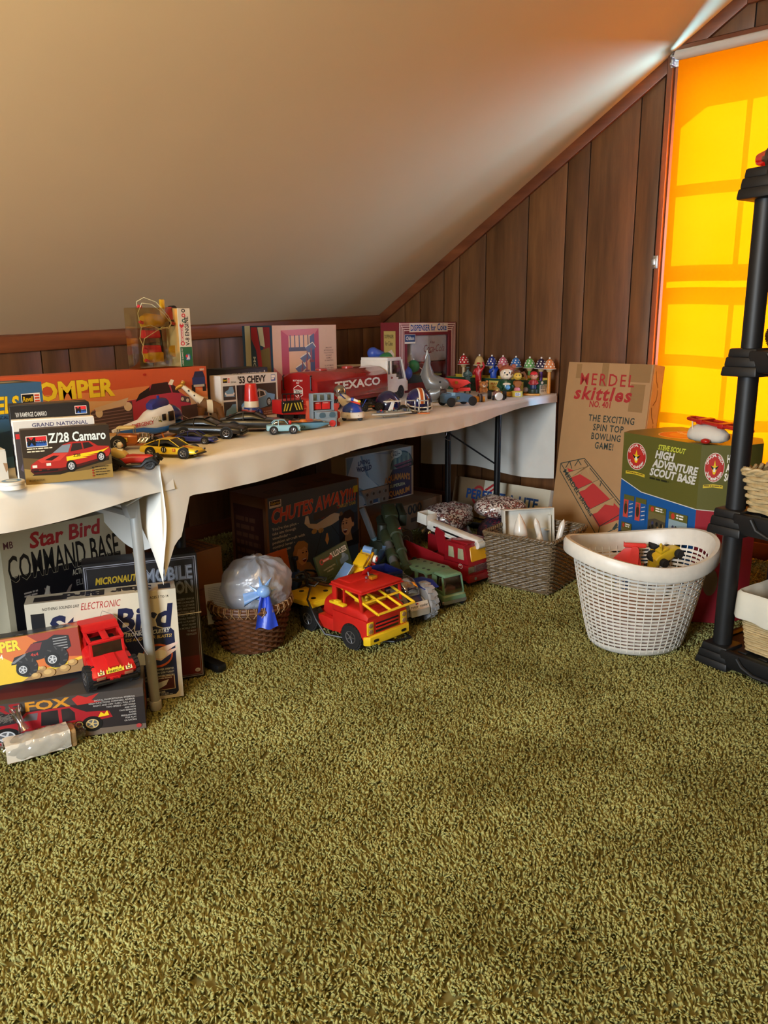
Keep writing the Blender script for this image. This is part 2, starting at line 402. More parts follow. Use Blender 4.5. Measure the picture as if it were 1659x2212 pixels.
# moulded casing: a stepped profile, left jamb, right jamb, head, apron
b = B(); prof = [(0,0),(0,-.018),(.012,-.026),(.03,-.03),(.038,-.022),(.044,-.034),(.066,-.034),(.072,-.026),(.072,0)]   # (across, out)
b.ring([[(o,wy1-.002+a,z) for a,o in prof] for z in (WZ0-.07,WZ1+.06)],TRIMZ); b.build('casing',w1)
b = B(); b.ring([[(o,wy0+.002-a,z) for a,o in prof] for z in (WZ0-.07,WZ1+.06)],TRIMZ); b.build('casing',w1)
TRIMYC = wood((92,52,32),(134,84,56),.35,'y','casing_wood')
b = B(); b.ring([[(o,y,WZ1-.006+a) for a,o in prof] for y in (wy0-.06,wy1+.0)],TRIMYC); b.build('head_casing',w1)
b = B(); b.box(-.05,.1,wy0-.08,wy1+.08,WZ0-.03,WZ0,TRIMYC,.005); b.build('window_sill',w1)
b = B()
for y in (wy0-.002,wy1-.018): b.box(0,.12,y,y+.02,WZ0,WZ1,TRIMZ)
b.box(0,.12,wy0,wy1,WZ1-.02,WZ1,TRIMZ); b.build('jamb',w1)
SASH = M((214,208,196),.5,name='sash_paint'); GLASS = clear((240,246,246),.02,1.0,.02)
YC = [(1.532,1.246),(1.222,.936),(.912,.626)]
def sash(x,z0,z1,rows):
    b = B(); cols = [(a-YMID,c-YMID) for a,c in YC]; t = .034
    ya,yb = wy0+.004,wy1-.004
    b.box(x,x+t,ya,cols[-1][1],z0,z1,SASH); b.box(x,x+t,cols[0][0],yb,z0,z1,SASH)
    for (a,c),(a2,c2) in zip(cols,cols[1:]): b.box(x+.004,x+t-.004,a2,c,z0,z1,SASH)
    zs = [z0]+[v for r in rows for v in r]+[z1]
    for k in range(0,len(zs),2): b.box(x+.001,x+t-.001,ya,yb,zs[k],zs[k+1],SASH)
    o = b.build('sash',w1)
    for a,c in cols:
        for p,q in rows:
            g = B(); g.box(x+t/2-.0015,x+t/2+.0015,c,a,p,q,GLASS); g.build('pane',o)
sash(.055,1.44,2.262,[(1.485,1.82),(1.845,2.19)])
sash(.02,.46,1.356,[(.51,.735),(.76,1.015),(1.043,1.305)])
# ---------------- yellow roller blind
def blind_mat():
    m,t,b = nt('yellow_blind_cloth'); t.nodes.remove(b); v = coords(t)
    n = noise(t,v,3.5,5); c = mixc(t,n,(1.0,.21,.0),(1.0,.238,.002))
    di = node(t,'ShaderNodeBsdfDiffuse'); tl = node(t,'ShaderNodeBsdfTranslucent'); mx = node(t,'ShaderNodeMixShader'); mx.inputs[0].default_value = .064
    t.links.new(c,di.inputs[0]); t.links.new(c,tl.inputs[0]); t.links.new(di.outputs[0],mx.inputs[1]); t.links.new(tl.outputs[0],mx.inputs[2])
    t.links.new(mx.outputs[0],t.nodes['Material Output'].inputs[0]); return m
rb = thing('roller_blind','sunlit yellow roller blind pulled down over the window','blind',(XG-.074,YMID,WZ1+.008))
BW = .503
def bl(u,v):
    y = BW-2*BW*u; z = -.018-v*1.93; k = min(1,v*1.2)
    return (.004*sin(9*u+2*v)*k+.006*k*sin(3.1*pi*u+.6)-.004*k,y,z)
b = B(); b.grid(bl,36,60,blind_mat()); b.build('blind_fabric',rb,sharp=60)
b = B(); b.cyl((-.002,BW+.014,.0),(-.002,-BW-.014,.0),.021,M((205,200,190),.35,var=.05,name='roller_vinyl'),n=24); b.cyl((-.002,BW+.014,0),(-.002,BW+.028,0),.006,CHROME,n=10); b.build('roller',rb)
STEEL = M((190,196,200),.3,1.0,.1,name='zinc_steel')
for s in (1,-1):
    b = B(); y = s*(BW+.03)
    b.box(.0,.042,y-.002*s,y+.001*s,-.03,.022,STEEL,.001); b.box(.038,.042,y-.022,y+.022,-.034,.03,STEEL,.001)
    b.cyl((-.006,y-.004,0),(-.006,y+.004,0),.011,STEEL,n=12); b.box(-.012,.04,y-.006,y+.006,-.036,-.026,STEEL,.001); b.build('bracket',rb)
lt = thing('window_catch','small silver catch screwed to the window casing','catch',(XG-.036,1.625,1.405))
b = B(); b.box(-.003,.003,-.012,.012,-.03,.03,STEEL,.001); b.cyl((-.004,0,.02),(-.001,0,.02),.004,CHROME,n=8); b.cyl((-.004,0,-.02),(-.001,0,-.02),.004,CHROME,n=8); b.build('plate',lt)
b = B(); b.prism([(-.0,-.012),(.014,-.016),(.016,.012),(.002,.014)],-.012,-.002,STEEL,'x',bev=.001); b.build('hook',lt)
# ---------------- rear window frame and ceiling lamp (behind the viewer)
w2 = struct(link('window_2',None)); w2.location = (XB,.575,0)
b = B()
for y0,y1,z0,z1 in ((-.53,-.46,.72,2.14),(.46,.53,.72,2.14),(-.53,.53,.72,.79),(-.53,.53,2.07,2.14)): b.box(-.02,.02,y0,y1,z0,z1,TRIMZ,.004)
b.build('casing',w2)
cl = thing('pendant_lamp','small pendant lamp with a bare bulb hanging behind the viewer','lamp',(.22,YMID,ZFLAT))
b = B(); b.lathe([(.05,0),(.05,-.015),(.004,-.025),(.004,-.24),(.02,-.25),(.022,-.29),(.0,-.29)],WHITE,24); b.build('stem',cl)
# ---------------- carpet pile: short twisted tufts, denser near the viewer
import numpy as np
def pile():
    rg = np.random.default_rng(3); N = 680000
    r = np.sqrt(rg.random(N))*5.2; a = rg.uniform(-.22,1.62,N); x = r*np.cos(a); y = r*np.sin(a)
    keep = (x < XG-.03) & (y < YK-.03) & (y >-.6) & (rg.random(N) < np.clip(1.35-r/4.0,.22,1)) & (r > .55)
    x,y,r = x[keep],y[keep],r[keep]; n = len(x)
    w = rg.uniform(.0021,.0037,n)*(1+.30*np.clip(r-1.2,0,3)); h = rg.uniform(.0085,.0145,n); ang = rg.uniform(0,2*pi,n)
    # nap direction drifts over the floor
    nap = 2.4*np.sin(1.7*x+1.1*y)+1.7*np.cos(2.3*y-1.3*x)+rg.normal(0,1.1,n)+2.5*np.sin(31*x+9*np.sin(23*y))*np.cos(27*y); ld = rg.uniform(.1,.95,n)*h
    lx,ly = np.cos(nap)*ld+rg.normal(0,.004,n),np.sin(nap)*ld+rg.normal(0,.004,n)
    V = np.zeros((n,7,3)); c,s = np.cos(ang),np.sin(ang)
    for k in range(3):
        q = ang+k*2.094
        V[:,k] = np.stack([x+np.cos(q)*w,y+np.sin(q)*w,np.zeros(n)],1)
        V[:,3+k] = np.stack([x+np.cos(q+.5)*w*1.1+lx*.55,y+np.sin(q+.5)*w*1.1+ly*.55,h*.66],1)
    V[:,6] = np.stack([x+lx,y+ly,h],1)
    tri = np.array([[0,1,4],[0,4,3],[1,2,5],[1,5,4],[2,0,3],[2,3,5],[3,4,6],[4,5,6],[5,3,6]])
    Fc = (np.arange(n)[:,None,None]*7+tri[None]).reshape(-1)
    me = bpy.data.meshes.new('carpet_pile'); nf = n*9
    me.vertices.add(n*7); me.vertices.foreach_set('co',V.reshape(-1)); me.loops.add(nf*3); me.loops.foreach_set('vertex_index',Fc.astype(np.int32))
    me.polygons.add(nf); me.polygons.foreach_set('loop_start',np.arange(nf,dtype=np.int32)*3); me.polygons.foreach_set('use_smooth',np.ones(nf,bool))
    me.update(calc_edges=True)
    m,t,b_ = nt('olive_carpet_yarn'); v = coords(t); n1 = noise(t,v,2.6,6,.62); n2 = noise(t,v,210,2); n3 = noise(t,v,9,4,.6)
    cr = node(t,'ShaderNodeValToRGB'); t.links.new(n2,cr.inputs[0]); e = cr.color_ramp.elements
    e[0].position = .32; e[0].color = (*lin((118,113,60)),1); e[1].position = .68; e[1].color = (*lin((176,171,108)),1)
    mr = node(t,'ShaderNodeMapRange',i_1=.36,i_2=.64); t.links.new(n1,mr.inputs[0]); k = mixc(t,mr.outputs[0],mixc(t,.5,cr.outputs[0],lin((106,98,46))),mixc(t,.4,cr.outputs[0],lin((182,180,116))))
    k = mixc(t,.3,k,mixc(t,n3,(.45,.45,.4),(1,1,1)),'MULTIPLY')
    t.links.new(k,b_.inputs['Base Color']); b_.inputs['Roughness'].default_value = .9; b_.inputs['Specular IOR Level'].default_value = .15
    me.materials.append(m); o = link('carpet_pile',me); o['kind'] = 'stuff'; tag(o,'olive green shag carpet pile covering the whole floor','carpet')
    print('tufts',n)
pile()
# ================================================================ tables and cloths
LINEN = fabric((224,222,214),.8,900,'white_tablecloth_cotton',.08)
LGREY = M((150,152,150),.42,.2,.08,name='grey_leg_paint'); LBLACK = M((17,17,19),.38,.1,name='black_leg_paint'); TOPM = M((196,192,182),.55,name='table_laminate')
def leg_tube(p0,p1,r,m,cap=None):
    b = B(); b.cyl(p0,p1,r,m,n=18)
    if cap: b.cyl((p1[0],p1[1],p1[2]),(p1[0],p1[1],p1[2]+.03),r*1.18,cap,n=18,bev=.003)
    return b
TB = .735
# left table
XJ = 1.215
lt = thing('folding_table','left folding table on grey metal legs under the car model boxes','table',(.0,2.3,0))
def P(x,y,z): return (x-0,y-2.3,z)
b = B(); b.box(-1.0,XJ-.03,-.36,.5,TB-.035,TB,TOPM,.008); b.build('tabletop',lt)
for x,y in ((XJ-.07,1.935),(XJ-.06,2.62),(-.85,1.96),(-.85,2.62)):
    leg_tube(P(x+(.006 if x > 0 else 0),y+.035,.70),P(x,y,.008),.0155,LGREY,M((165,165,160),.5)).build('leg',lt)
b = B(); b.tube([P(XJ-.055,2.0,.60),P(XJ-.055,2.64,.60)],.011,LGREY); b.build('crossbar',lt)
b = B()
b.prism([(-.012,.0),(.012,.0),(.018,.07),(.03,.11),(-.05,.12)],-.014,.014,LGREY,'y',T=TR(*P(XJ-.075,1.965,.6))); b.cyl(P(XJ-.105,1.955,.645),P(XJ-.03,1.955,.672),.012,LGREY,n=12,bev=.004); b.build('bracket',lt)
b = B(); b.tube([P(XJ-.07,2.3,.6),P(XJ-.42,2.3,.69)],.009,LGREY); b.build('brace',lt)
# right table
rt2 = thing('folding_table','right folding table on black metal legs under the toy tanker truck','table',(2.5,2.5,0))
def P(x,y,z): return (x-2.5,y-2.5,z)
b = B(); b.box(-1.25,1.31,-.455,.50,TB-.035,TB-.002,TOPM,.008,T=TR(rz=4.75)); b.build('tabletop',rt2)
for x,ys in ((1.43,(2.17,2.62)),(3.5,(2.27,2.60))):
    for y in ys: leg_tube(P(x,y,.70),P(x,y,.035),.017,LBLACK).build('leg',rt2)
    b = B(); b.box(x-2.5-.02,x-2.5+.02,ys[0]-2.5-.19,ys[1]-2.5+.16,.008,.04,LBLACK,.012); b.build('foot',rt2)
    b = B(); b.tube([P(x,ys[0],.66),P(x,ys[1],.66)],.012,LBLACK); b.build('crossbar',rt2)
for a,c in (((1.44,2.38,.43),(1.85,2.38,.70)),((3.49,2.28,.39),(3.18,2.62,.70)),((1.44,2.2,.5),(1.62,2.3,.69))):
    b = B(); d = Vector(c)-Vector(a); b.box(-.004,d.length,-.013,.013,-.004,.004,LBLACK,.002,T=Matrix.Translation(P(*a)) @ d.to_track_quat('X','Z').to_matrix().to_4x4()); b.build('brace',rt2)
for p in ((1.44,2.2,.5),(3.49,2.59,.52),(1.62,2.30,.63)):
    b = B(); b.tube([(p[0]-2.5+.032*cos(a*pi/6),p[1]-2.5+.012*sin(a*2),p[2]+.032*sin(a*pi/6)) for a in range(12)],.0025,STEEL,6,True); b.build('locking_ring',rt2)
def vn(x,y,s=0): return sin(x*7.3+2.1*y+s)*.5+sin(x*17.1-5*y+1.3+s)*.3+sin(x*3.1+9.7*y+s*2)*.4
def cloth(name,label,x0,x1,yf,yb,drop,sag,endL=None,endR=None,nx=150,seed=0):
    """yf, drop, sag: functions of x; front hem falls by drop(x)"""
    prof_top = 16; nd = 16; b = B()
    def fn(u,v):
        x = x0+(x1-x0)*u; d = drop(x); y0 = yf(x)
        if v < .5:
            k = v/.5; y = yb+(y0+.012-yb)*k
            return (x,y,TZ-.0005+.0011*vn(x*2,y*2,seed))
        k = (v-.5)/.5; s = k*(d+.018); fold = (sin(x*9+seed)*.5+sin(x*23+1+seed)*.3+sin(x*41+seed)*.2)
        if s < .018:
            a = s/.018*pi/2; return (x,y0+.012-.012*sin(a),TZ-.0005-.012*(1-cos(a)))
        q = (s-.018); return (x+.006*sin(x*14+seed)*q/.1,y0-fold*.007*min(1,q/.07)-.004-sag*q,TZ-.0125-q)
    b.grid(fn,nx,34,LINEN)
    for e in (endL,endR):
        if e: b.grid(e,40,22,LINEN)
    o = b.build(name,None,sharp=80); tag(o,label,'tablecloth'); return o
yfl = lambda x: 1.908+.004*sin(6*x)
cloth('tablecloth','white cloth on the left table, under the car model boxes',-1.02,XJ+.03,yfl,2.82,lambda x: .072+.014*sin(2.2*x+.6)+.008*sin(9*x),.10,
      endR=lambda u,v: (XJ+.032+.004*sin(10*u),1.93+.87*u,TZ-.002-v*(.16+.14*math.exp(-((u-.25)/.25) ** 2))),seed=1.7)
yfr = lambda x: 1.905+(x-XJ)*.083
XE = 3.845
def tail(u,v):                          # the corner of the right cloth that hangs between the tables
    y = 1.90+.95*u; L = .235*math.exp(-u*9)+.11
    return (XJ-.012+.02*sin(5*v+9*u)*v*math.exp(-u*4)-.012*v,y-.02*v*math.exp(-u*8),TZ+.003-v*L)
cloth('tablecloth','white cloth on the right table, with a corner hanging between the tables',XJ-.012,XE,yfr,3.07,
      lambda x: max(.012,.088-.025*(x-1.3)*.9+.012*sin(5*x))+.125*max(0,min(1,(XJ+.085-x)/.04))*(1+.8*max(0,XJ+.03-x)/.042),.05,
      endL=tail,endR=lambda u,v: (XE+.005+.008*sin(9*u+2*v)*v,2.125+.945*u,TZ-.002-v*(.475+.012*sin(8*u))),nx=220,seed=.4)
# ================================================================ black plastic shelf unit at the right
PB = M((15,16,18),.5,bmp=.08,name='black_shelf_plastic')
SW,SD,PX,PY,PR = .82,.40,.058,.058,.030
sv = (on(1659,1512,0)-on(1512,1452,0)).normalized(); syaw = atan2(sv.y,sv.x)
pc = on(1556,1436,0); c0 = pc-Euler((0,0,syaw)).to_matrix() @ Vector((PX,PY,0))
su = thing('shelf_unit','black plastic shelf unit with round posts at the right edge','shelf',(c0.x,c0.y,FZ-.004),syaw)
inv = Euler((0,0,syaw)).to_matrix().transposed()
SH = [(.0,.075),(.452,.535),(.952,1.036),(1.462,1.548)]
lv = []
for i,(za,zb) in enumerate(SH):
    b = B()
    b.box(.02,SW-.02,.02,SD-.02,zb-.035,zb-.012,PB,.004)               # deck
    for k in range(9):                                                                # open slots read as raised ribs
        b.box(.12+k*.07,.15+k*.07,.05,SD-.05,zb-.014,zb-.008,PB,.002)
    b.box(.08,SW-.08,.006,.035,za+.012,zb-.004,PB,.010); b.box(.11,SW-.11,SD-.035,SD,za+.012,zb-.004,PB,.010)
    b.box(.0,.035,.11,SD-.11,za+.012,zb-.004,PB,.010); b.box(SW-.035,SW,.11,SD-.11,za+.012,zb-.004,PB,.010)
    b.tube([(.15,-.003,zb-.012),(.17,-.003,za+.04),(.21,-.003,za+.024),(SW-.21,-.003,za+.024),(SW-.17,-.003,za+.04),(SW-.15,-.003,zb-.012)],.006,PB)
    for cx_ in (PX,SW-PX):
        for cy_ in (PY,SD-PY):
            for j,(e,q0,q1) in enumerate(((.060,za,za+(zb-za)*.36),(.054,za+(zb-za)*.34,za+(zb-za)*.7),(.048,za+(zb-za)*.68,zb))):
                b.box(cx_-e,cx_+e,cy_-e,cy_+e,q0,q1,PB,.006,taper=(.94,.94))
    b.build('shelf',su)
for cx_ in (PX,SW-PX):
    for cy_ in (PY,SD-PY):
        for (za,zb),(zc,zd) in zip(SH,SH[1:]):
            b = B(); b.cyl((cx_,cy_,zb-.01),(cx_,cy_,zc+.01),PR,PB,n=28); b.build('post',su)
def S(x,y,lvl,dz=0): return su.matrix_basis @ Vector((x,y,SH[lvl][1]-.006+dz))
su_m = Matrix.Translation((c0.x,c0.y,FZ-.004)) @ Euler((0,0,syaw)).to_matrix().to_4x4()
def S(x,y,lvl,dz=0): return su_m @ Vector((x,y,SH[lvl][1]-.007+dz))
# ================================================================ printed cartons
def V3(x,y,z): return Vector((x,y,z))
def cart(name,label,x0,y0,w,h,d,col,z=TZ,rz=0,**kw):
    bl = V3(x0,y0,z); return carton(name,label,bl,bl+V3(cos(R(rz))*w,sin(R(rz))*w,0),h,d,col,**kw)
def face(art,root,w,h,A,mx,name='printed_front',m=None):
    k = Ink(w/A,h/100); art(k); return k.build(name,root,mx,m)
K,WH,RD,YL,BL_,CR = (18,17,18),(236,230,218),(190,30,34),(236,196,30),(36,72,140),(226,214,186)
def monogram(k,x,y,w,h):                                                 # red and blue maker's badge
    k.rect(x,y,w,h,WH); k.rect(x+w*.03,y+h*.06,w*.94,h*.42,(38,84,160)); k.rect(x+w*.03,y+h*.52,w*.94,h*.42,(200,40,44))
    k.text('M',x+w*.06,y+h*.16,h*.7,K,bold=.05); k.text('ONOGRAM',x+w*.32,y+h*.3,h*.3,K,w=w*.62,bold=.03)
def revell(k,x,y,w,h):
    k.rect(x,y,w,h,WH); k.rect(x+w*.04,y+h*.08,w*.62,h*.84,K); k.text('Revell',x+w*.1,y+h*.36,h*.4,YL,w=w*.5,bold=.02)
    for j in range(4): k.rect(x+w*.7,y+h*(.08+.22*j),w*.26,h*.14,(200,70,40))
def wheel2(k,x,y,r,ry=None,hub=(196,198,200)):
    ry = ry or r; k.ell(x,y,r,ry,K); k.ell(x,y,r*.62,ry*.62,hub); k.ell(x,y,r*.5,ry*.5,(90,92,96))
    for j in range(5): k.line([(x,y),(x+r*.5*cos(j*1.257),y+ry*.5*sin(j*1.257))],r*.16,hub)
    k.ell(x,y,r*.15,ry*.15,hub)
# ---- red sports car kit, foremost on the left table
z28bl,z28br = T(57,1048),T(245,1030)
r_,w,d,h = carton('model_kit_box','brown kit box with a red car and flames, front of the left table',z28bl,z28br,.137,.042,(58,44,30))
def art(k):
    k.rect(0,0,155,100,(46,36,26)); k.poly([(0,0),(155,0),(155,26),(110,18),(60,16),(0,30)],(150,122,64)); k.poly([(0,30),(60,16),(110,18),(155,26),(155,44),(90,36),(0,50)],(96,76,44))
    monogram(k,8,68,36,20); k.text('Z/28 Camaro',46,74,17,(214,224,222),w=102,bold=.035)
    k.dashes(8,64,44,1,2,CR,2); k.dashes(8,59,38,1,2,CR,3)
    k.poly([(12,16),(60,14),(150,34),(150,40),(20,22)],(34,26,18))                    # shadow
    body = [(10,24),(12,36),(24,44),(50,54),(70,69),(84,73),(118,72),(132,62),(152,60),(154,50),(148,38),(96,26),(60,20),(16,18)]
    k.poly(body,(168,40,34)); k.poly([(10,24),(16,18),(60,20),(96,26),(148,38),(150,42),(96,31),(62,26),(12,29)],(70,20,18))
    k.poly([(24,44),(50,54),(78,53),(62,40),(30,38)],(196,62,50)); k.poly([(36,43),(52,50),(62,49),(48,41)],(40,22,20))
    k.poly([(51,55),(69,68),(84,69),(78,54)],(120,132,142)); k.poly([(82,55),(87,70),(102,70),(104,58)],(44,34,32)); k.poly([(106,58),(105,70),(116,70),(124,62)],(36,28,26))
    k.poly([(74,46),(104,50),(140,54),(152,58),(140,50),(110,46),(128,46),(100,43),(112,42),(74,38)],YL); k.text('Z28',86,45,5,K,w=13,bold=.04)
    for q in ((14,30,8),(38,32,8)): k.rect(q[0],q[1],q[2],5,(216,214,200))
    k.rect(15,22,42,3,K); k.rect(24,24,5,3,(110,24,20)); k.rect(38,24,5,3,(110,24,20)); wheel2(k,81,28,9,11); wheel2(k,136,41,8,10)
    for j in range(4): k.rect(117,20-5*j,3,3,(150,40,30) if j else (40,40,40)); k.dashes(123,22-5*j,26,1,1.4,K,j)
    k.text('MOLDED IN COLOR',6,6,3,(40,30,16),w=26)
face(art,r_,w,h,155,FRONT(w,d,h))
u1 = (z28br-z28bl).normalized(); n1 = Vector((-u1.y,u1.x,0))
# ---- white kit box just behind, only its top and left edge show
p = z28bl-u1*.014+n1*.052
r_,w,d,h = carton('model_kit_box','thin white kit box tucked between the two dark car kits',p,p+u1*.196,.156,.035,(222,218,208),lid=True)
def art(k):
    k.rect(2,2,142,96,(58,52,52)); k.rect(2,82,142,16,(200,196,188)); k.text('GRAND NATIONAL',34,88,6,(70,66,96),w=100,bold=.03); k.dashes(84,84,54,1,3,(190,140,60),4)
    k.poly([(6,20),(20,50),(60,58),(120,50),(120,12),(20,8)],(90,80,96)); k.rect(4,70,9,8,(190,40,40))
face(art,r_,w,h,146,FRONT(w,d,h))
face(lambda k: (k.rect(10,10,80,80,(70,70,90)),k.dashes(14,60,70,3,10,WH,6)),r_,d,h,100,LEFT(w,d,h),'printed_end')
# ---- black kit box
p = z28bl-u1*.014+n1*.094
r_,w,d,h = carton('model_kit_box','wide black kit box with small silver title, behind the brown car kit',p,p+u1*.193,.19,.075,(24,22,22))
def art(k):
    k.rect(1,1,118,98,(22,20,20)); k.text("'69 RAMPAGE CAMARO",8,84,6.2,(196,196,190),w=46,bold=.01); k.text('1/24 SCALE MODEL KIT - MODELE REDUIT',8,78,3,(180,180,174),w=44)
    monogram(k,97,84,18,11); k.poly([(10,20),(20,44),(60,58),(100,40),(110,14)],(110,80,40))
face(art,r_,w,h,120,FRONT(w,d,h))
k = Ink(w/120,d/40); k.poly([(6,8),(40,30),(90,34),(114,10),(60,4)],(120,96,70)); k.poly([(20,10),(50,26),(90,26),(100,10)],(60,40,30)); k.build('printed_lid',r_,TOP(w,d,h))
# ---- blue kit box at the left frame edge
r_,w,d,h = cart('model_kit_box','large blue kit box with yellow lettering at the left frame edge',.775,2.20,.262,.232,.14,(60,100,138),rz=2)
def art(k):
    k.rect(0,0,130,100,(58,98,134)); k.text('WHEELS',12,66,19,YL,w=82,bold=.05,shear=.12,out=.02,oc=(30,50,80)); revell(k,99,72,27,15)
    k.text('1/25 SCALE MODEL KIT',54,59,4,(24,40,66),w=58,bold=.01); k.poly([(10,10),(30,40),(90,46),(120,16)],(40,66,96))
face(art,r_,w,h,130,FRONT(w,d,h))
k = Ink(w/130,d/60); k.rect(4,4,60,50,(30,50,110)); k.poly([(66,8),(76,46),(124,44),(122,8)],(46,44,36)); k.poly([(70,20),(84,40),(110,36),(112,16)],(150,140,110)); k.build('printed_lid',r_,TOP(w,d,h))
# ---- blue box and white box cut by the frame
r_,w,d,h = cart('model_kit_box','narrow blue box at the frame edge, right behind a worn white box',.632,2.085,.215,.145,.06,(40,86,142),rz=-3)
face(lambda k: (k.text('1/25 SCALE',68,86,6,WH,w=26),k.poly([(10,10),(30,50),(90,50),(94,14)],(70,60,70))),r_,w,h,100,FRONT(w,d,h))
p = T(21,1042)
r_,w,d,h = carton('storage_box','worn white box cut by the left frame edge beside a tin',p-V3(.16,-.03,0),p,.085,.05,(206,208,204),rough=.7)
face(lambda k: (k.dashes(20,70,60,3,4,(150,150,150),5),k.poly([(94,60),(100,58),(100,40),(97,30)],(150,120,90))),r_,w,h,100,FRONT(w,d,h))
t_ = thing('round_tin','small flat round tin standing before the brown car kit','tin',T(27,1056))
b = B(); b.lathe([(.026,0),(.0285,.001),(.0285,.012),(.027,.0125)],WHITE,40); b.build('tin_body',t_)
b = B(); b.lathe([(.0285,.0125),(.0298,.013),(.0298,.019),(.028,.0205),(.026,.02),(.002,.0205)],M((208,204,196),.35,name='tin_lid'),40); b.build('tin_lid',t_)
k = Ink(.026,.026); k.ell(0,0,1,1,(214,210,200),32); k.ell(0,0,.86,.86,(70,120,160),32); k.ell(0,0,.5,.6,(196,206,206),24); k.build('printed_label',t_,Matrix.Translation((0,0,.0206)))
# ---- long orange carton at the back
SB = cart('toy_carton','long orange carton with yellow letters at the back of the tables',.93,2.56,.93,.228,.10,(196,84,44))
r_,w,d,h = SB
def art(k):
    A = 408
    k.rect(0,0,A,100,(196,84,46)); k.poly([(0,0),(A,0),(A,48),(330,56),(240,54),(120,62),(0,58)],(214,170,120)); k.poly([(120,62),(240,54),(330,56),(A,48),(A,62),(300,74),(200,70),(90,72)],(214,128,74))
    k.text('STOMPER',72,64,25,(232,200,40),w=162,bold=.06,out=.015,oc=(120,40,20),slope=0)
    k.poly([(90,44),(120,48),(140,46),(138,30),(95,26)],(168,44,70))                                   # pink pickup seen low
    k.poly([(190,8),(196,44),(228,50),(286,56),(296,74),(330,78),(352,60),(372,46),(372,14),(300,10)],(176,52,72))
    k.poly([(292,58),(300,76),(330,78),(336,60)],(44,22,26)); k.poly([(338,60),(334,76),(344,70),(352,58)],(60,30,34)); k.poly([(268,50),(276,62),(296,72),(294,58)],(30,20,22))
    k.poly([(190,8),(190,40),(226,50),(262,52),(262,12),(240,4)],(76,58,66))
    for j in range(7): k.line([(192,12+5*j),(260,15+5*j)],1.4,(128,104,108))
    k.ell(254,44,7,7,(220,200,170)); k.ell(204,38,6,7,(214,196,170)); k.poly([(196,46),(256,58),(250,46),(200,40)],(206,180,150)); k.poly([(352,44),(372,40),(370,50),(354,54)],(80,60,60)); k.ell(356,48,3,3,(200,180,150)); k.ell(366,45,3,3,(200,180,150))
    k.poly([(352,36),(354,10),(404,6),(A,30),(390,38)],(70,48,40)); k.poly([(330,74),(336,82),(342,80),(338,72)],(240,226,196))
    k.rect(378,66,26,16,(36,52,96)); k.poly([(380,82),(384,92),(400,92),(404,82)],(30,40,70)); k.rect(376,58,7,12,K); k.rect(398,58,7,12,K); k.rect(380,66,22,4,(180,170,150)); k.text('880',394,93,3.4,CR,w=9)
    k.ell(288,92,3,2,(176,40,24))
face(art,r_,w,h,408,FRONT(w,d,h))
# ---- clear package with the engine toy on that carton
r_ = thing('engine_toy_package','clear plastic package of yellow and red engine parts on the orange carton','toy',(1.58,2.572,TZ+.2277),R(1))
w,d,h = .232,.08,.220; CP = clear((238,226,190),.16,.96); YT = M((206,158,30),.35,name='yellow_plastic'); PK = M((214,44,60),.4,name='red_plastic')
b = B(); b.box(0,w,0,d,0,h,CP,.004); b.build('clear_tray',r_)
b = B(); b.box(w-.055,w+.001,-.0015,d+.001,.002,h-.002,M((222,214,190),.55,name='card_band'),.001); b.build('card_band',r_)
k = Ink(.054/20,(h-.004)/100); k.rect(0,0,20,100,(220,212,190)); k.rect(0,0,20,34,(30,100,64))
k.text('V-8 ENGINE',16.5,36,6.5,K,w=50,bold=.03,rot=90); k.line([(5,40),(5,70)],4,(206,50,60)); k.ell(5,40,3.6,3.6,(206,50,60)); k.ell(5,40,2,2,(220,212,190)); k.ell(5,71,3.6,3.6,(206,50,60)); k.poly([(3.6,72),(6.4,72),(6,78),(4,78)],(220,212,190)); k.text('MECHANICAL',6.6,44,3,WH,w=24,bold=.03,rot=90)
for y,c in ((88,(200,50,60)),(79,(40,90,80)),(96,(40,40,40))): k.ell(9,y,3.2,3.2,c); k.ell(9,y,1.6,1.6,(220,212,190))
k.text('A CHILD GUIDANCE TOY',4,2,2.4,WH,w=30,rot=90); k.ell(12,16,4.5,6,(44,90,150)); k.poly([(9,12),(14,22),(15,12)],(210,210,210)); k.ell(10,18,2,2.6,(210,60,60)); k.build('printed_label',r_,Matrix(((1,0,0,w-.0545),(0,0,-1,-.0017),(0,1,0,.002),(0,0,0,1))))
def pt(nm,fn): b = B(); fn(b); return b.build(nm,r_)
pt('engine_block',lambda b: (b.hull([(.05,.15,.19,.02,.02),(.07,.145,.2,.028,.028),(.12,.15,.195,.026,.026),(.14,.16,.185,.012,.012)],YT,T=TR(0,d/2,0)),b.cyl((.13,d/2,.17),(.17,d/2,.18),.008,YT),b.box(.05,.12,.02,.06,.02,.06,YT,.006)))
pt('piston_bank',lambda b: (b.hull([(.05,.055,.085,.02,.016),(.11,.055,.085,.02,.016)],PK,T=TR(0,d/2,0)),b.hull([(.05,.11,.14,.02,.016),(.11,.11,.14,.02,.016)],PK,T=TR(0,d/2,0))))
pt('yellow_bracket',lambda b: (b.box(.118,.136,.015,.028,.18,.25,YT,.003),b.cyl((.18,.03,.06),(.18,.05,.06),.022,YT,n=14)))
pt('crank_rod',lambda b: b.cyl((.128,.04,.03),(.122,.04,.16),.005,BLACK))
pt('cog_wheel',lambda b: (b.cyl((.17,.03,.20),(.17,.05,.20),.024,PK,n=12),b.cyl((.185,.03,.215),(.185,.055,.215),.014,BLACK),b.cyl((.19,.025,.165),(.19,.05,.165),.018,BLACK,n=12)))
pt('red_cap_row',lambda b: [b.cyl((x,.012,z),(x+.014,.014,z-.004),.006,PK) for x,z in ((.018,.225),(.02,.17),(.03,.08),(.032,.032),(.155,.165))])
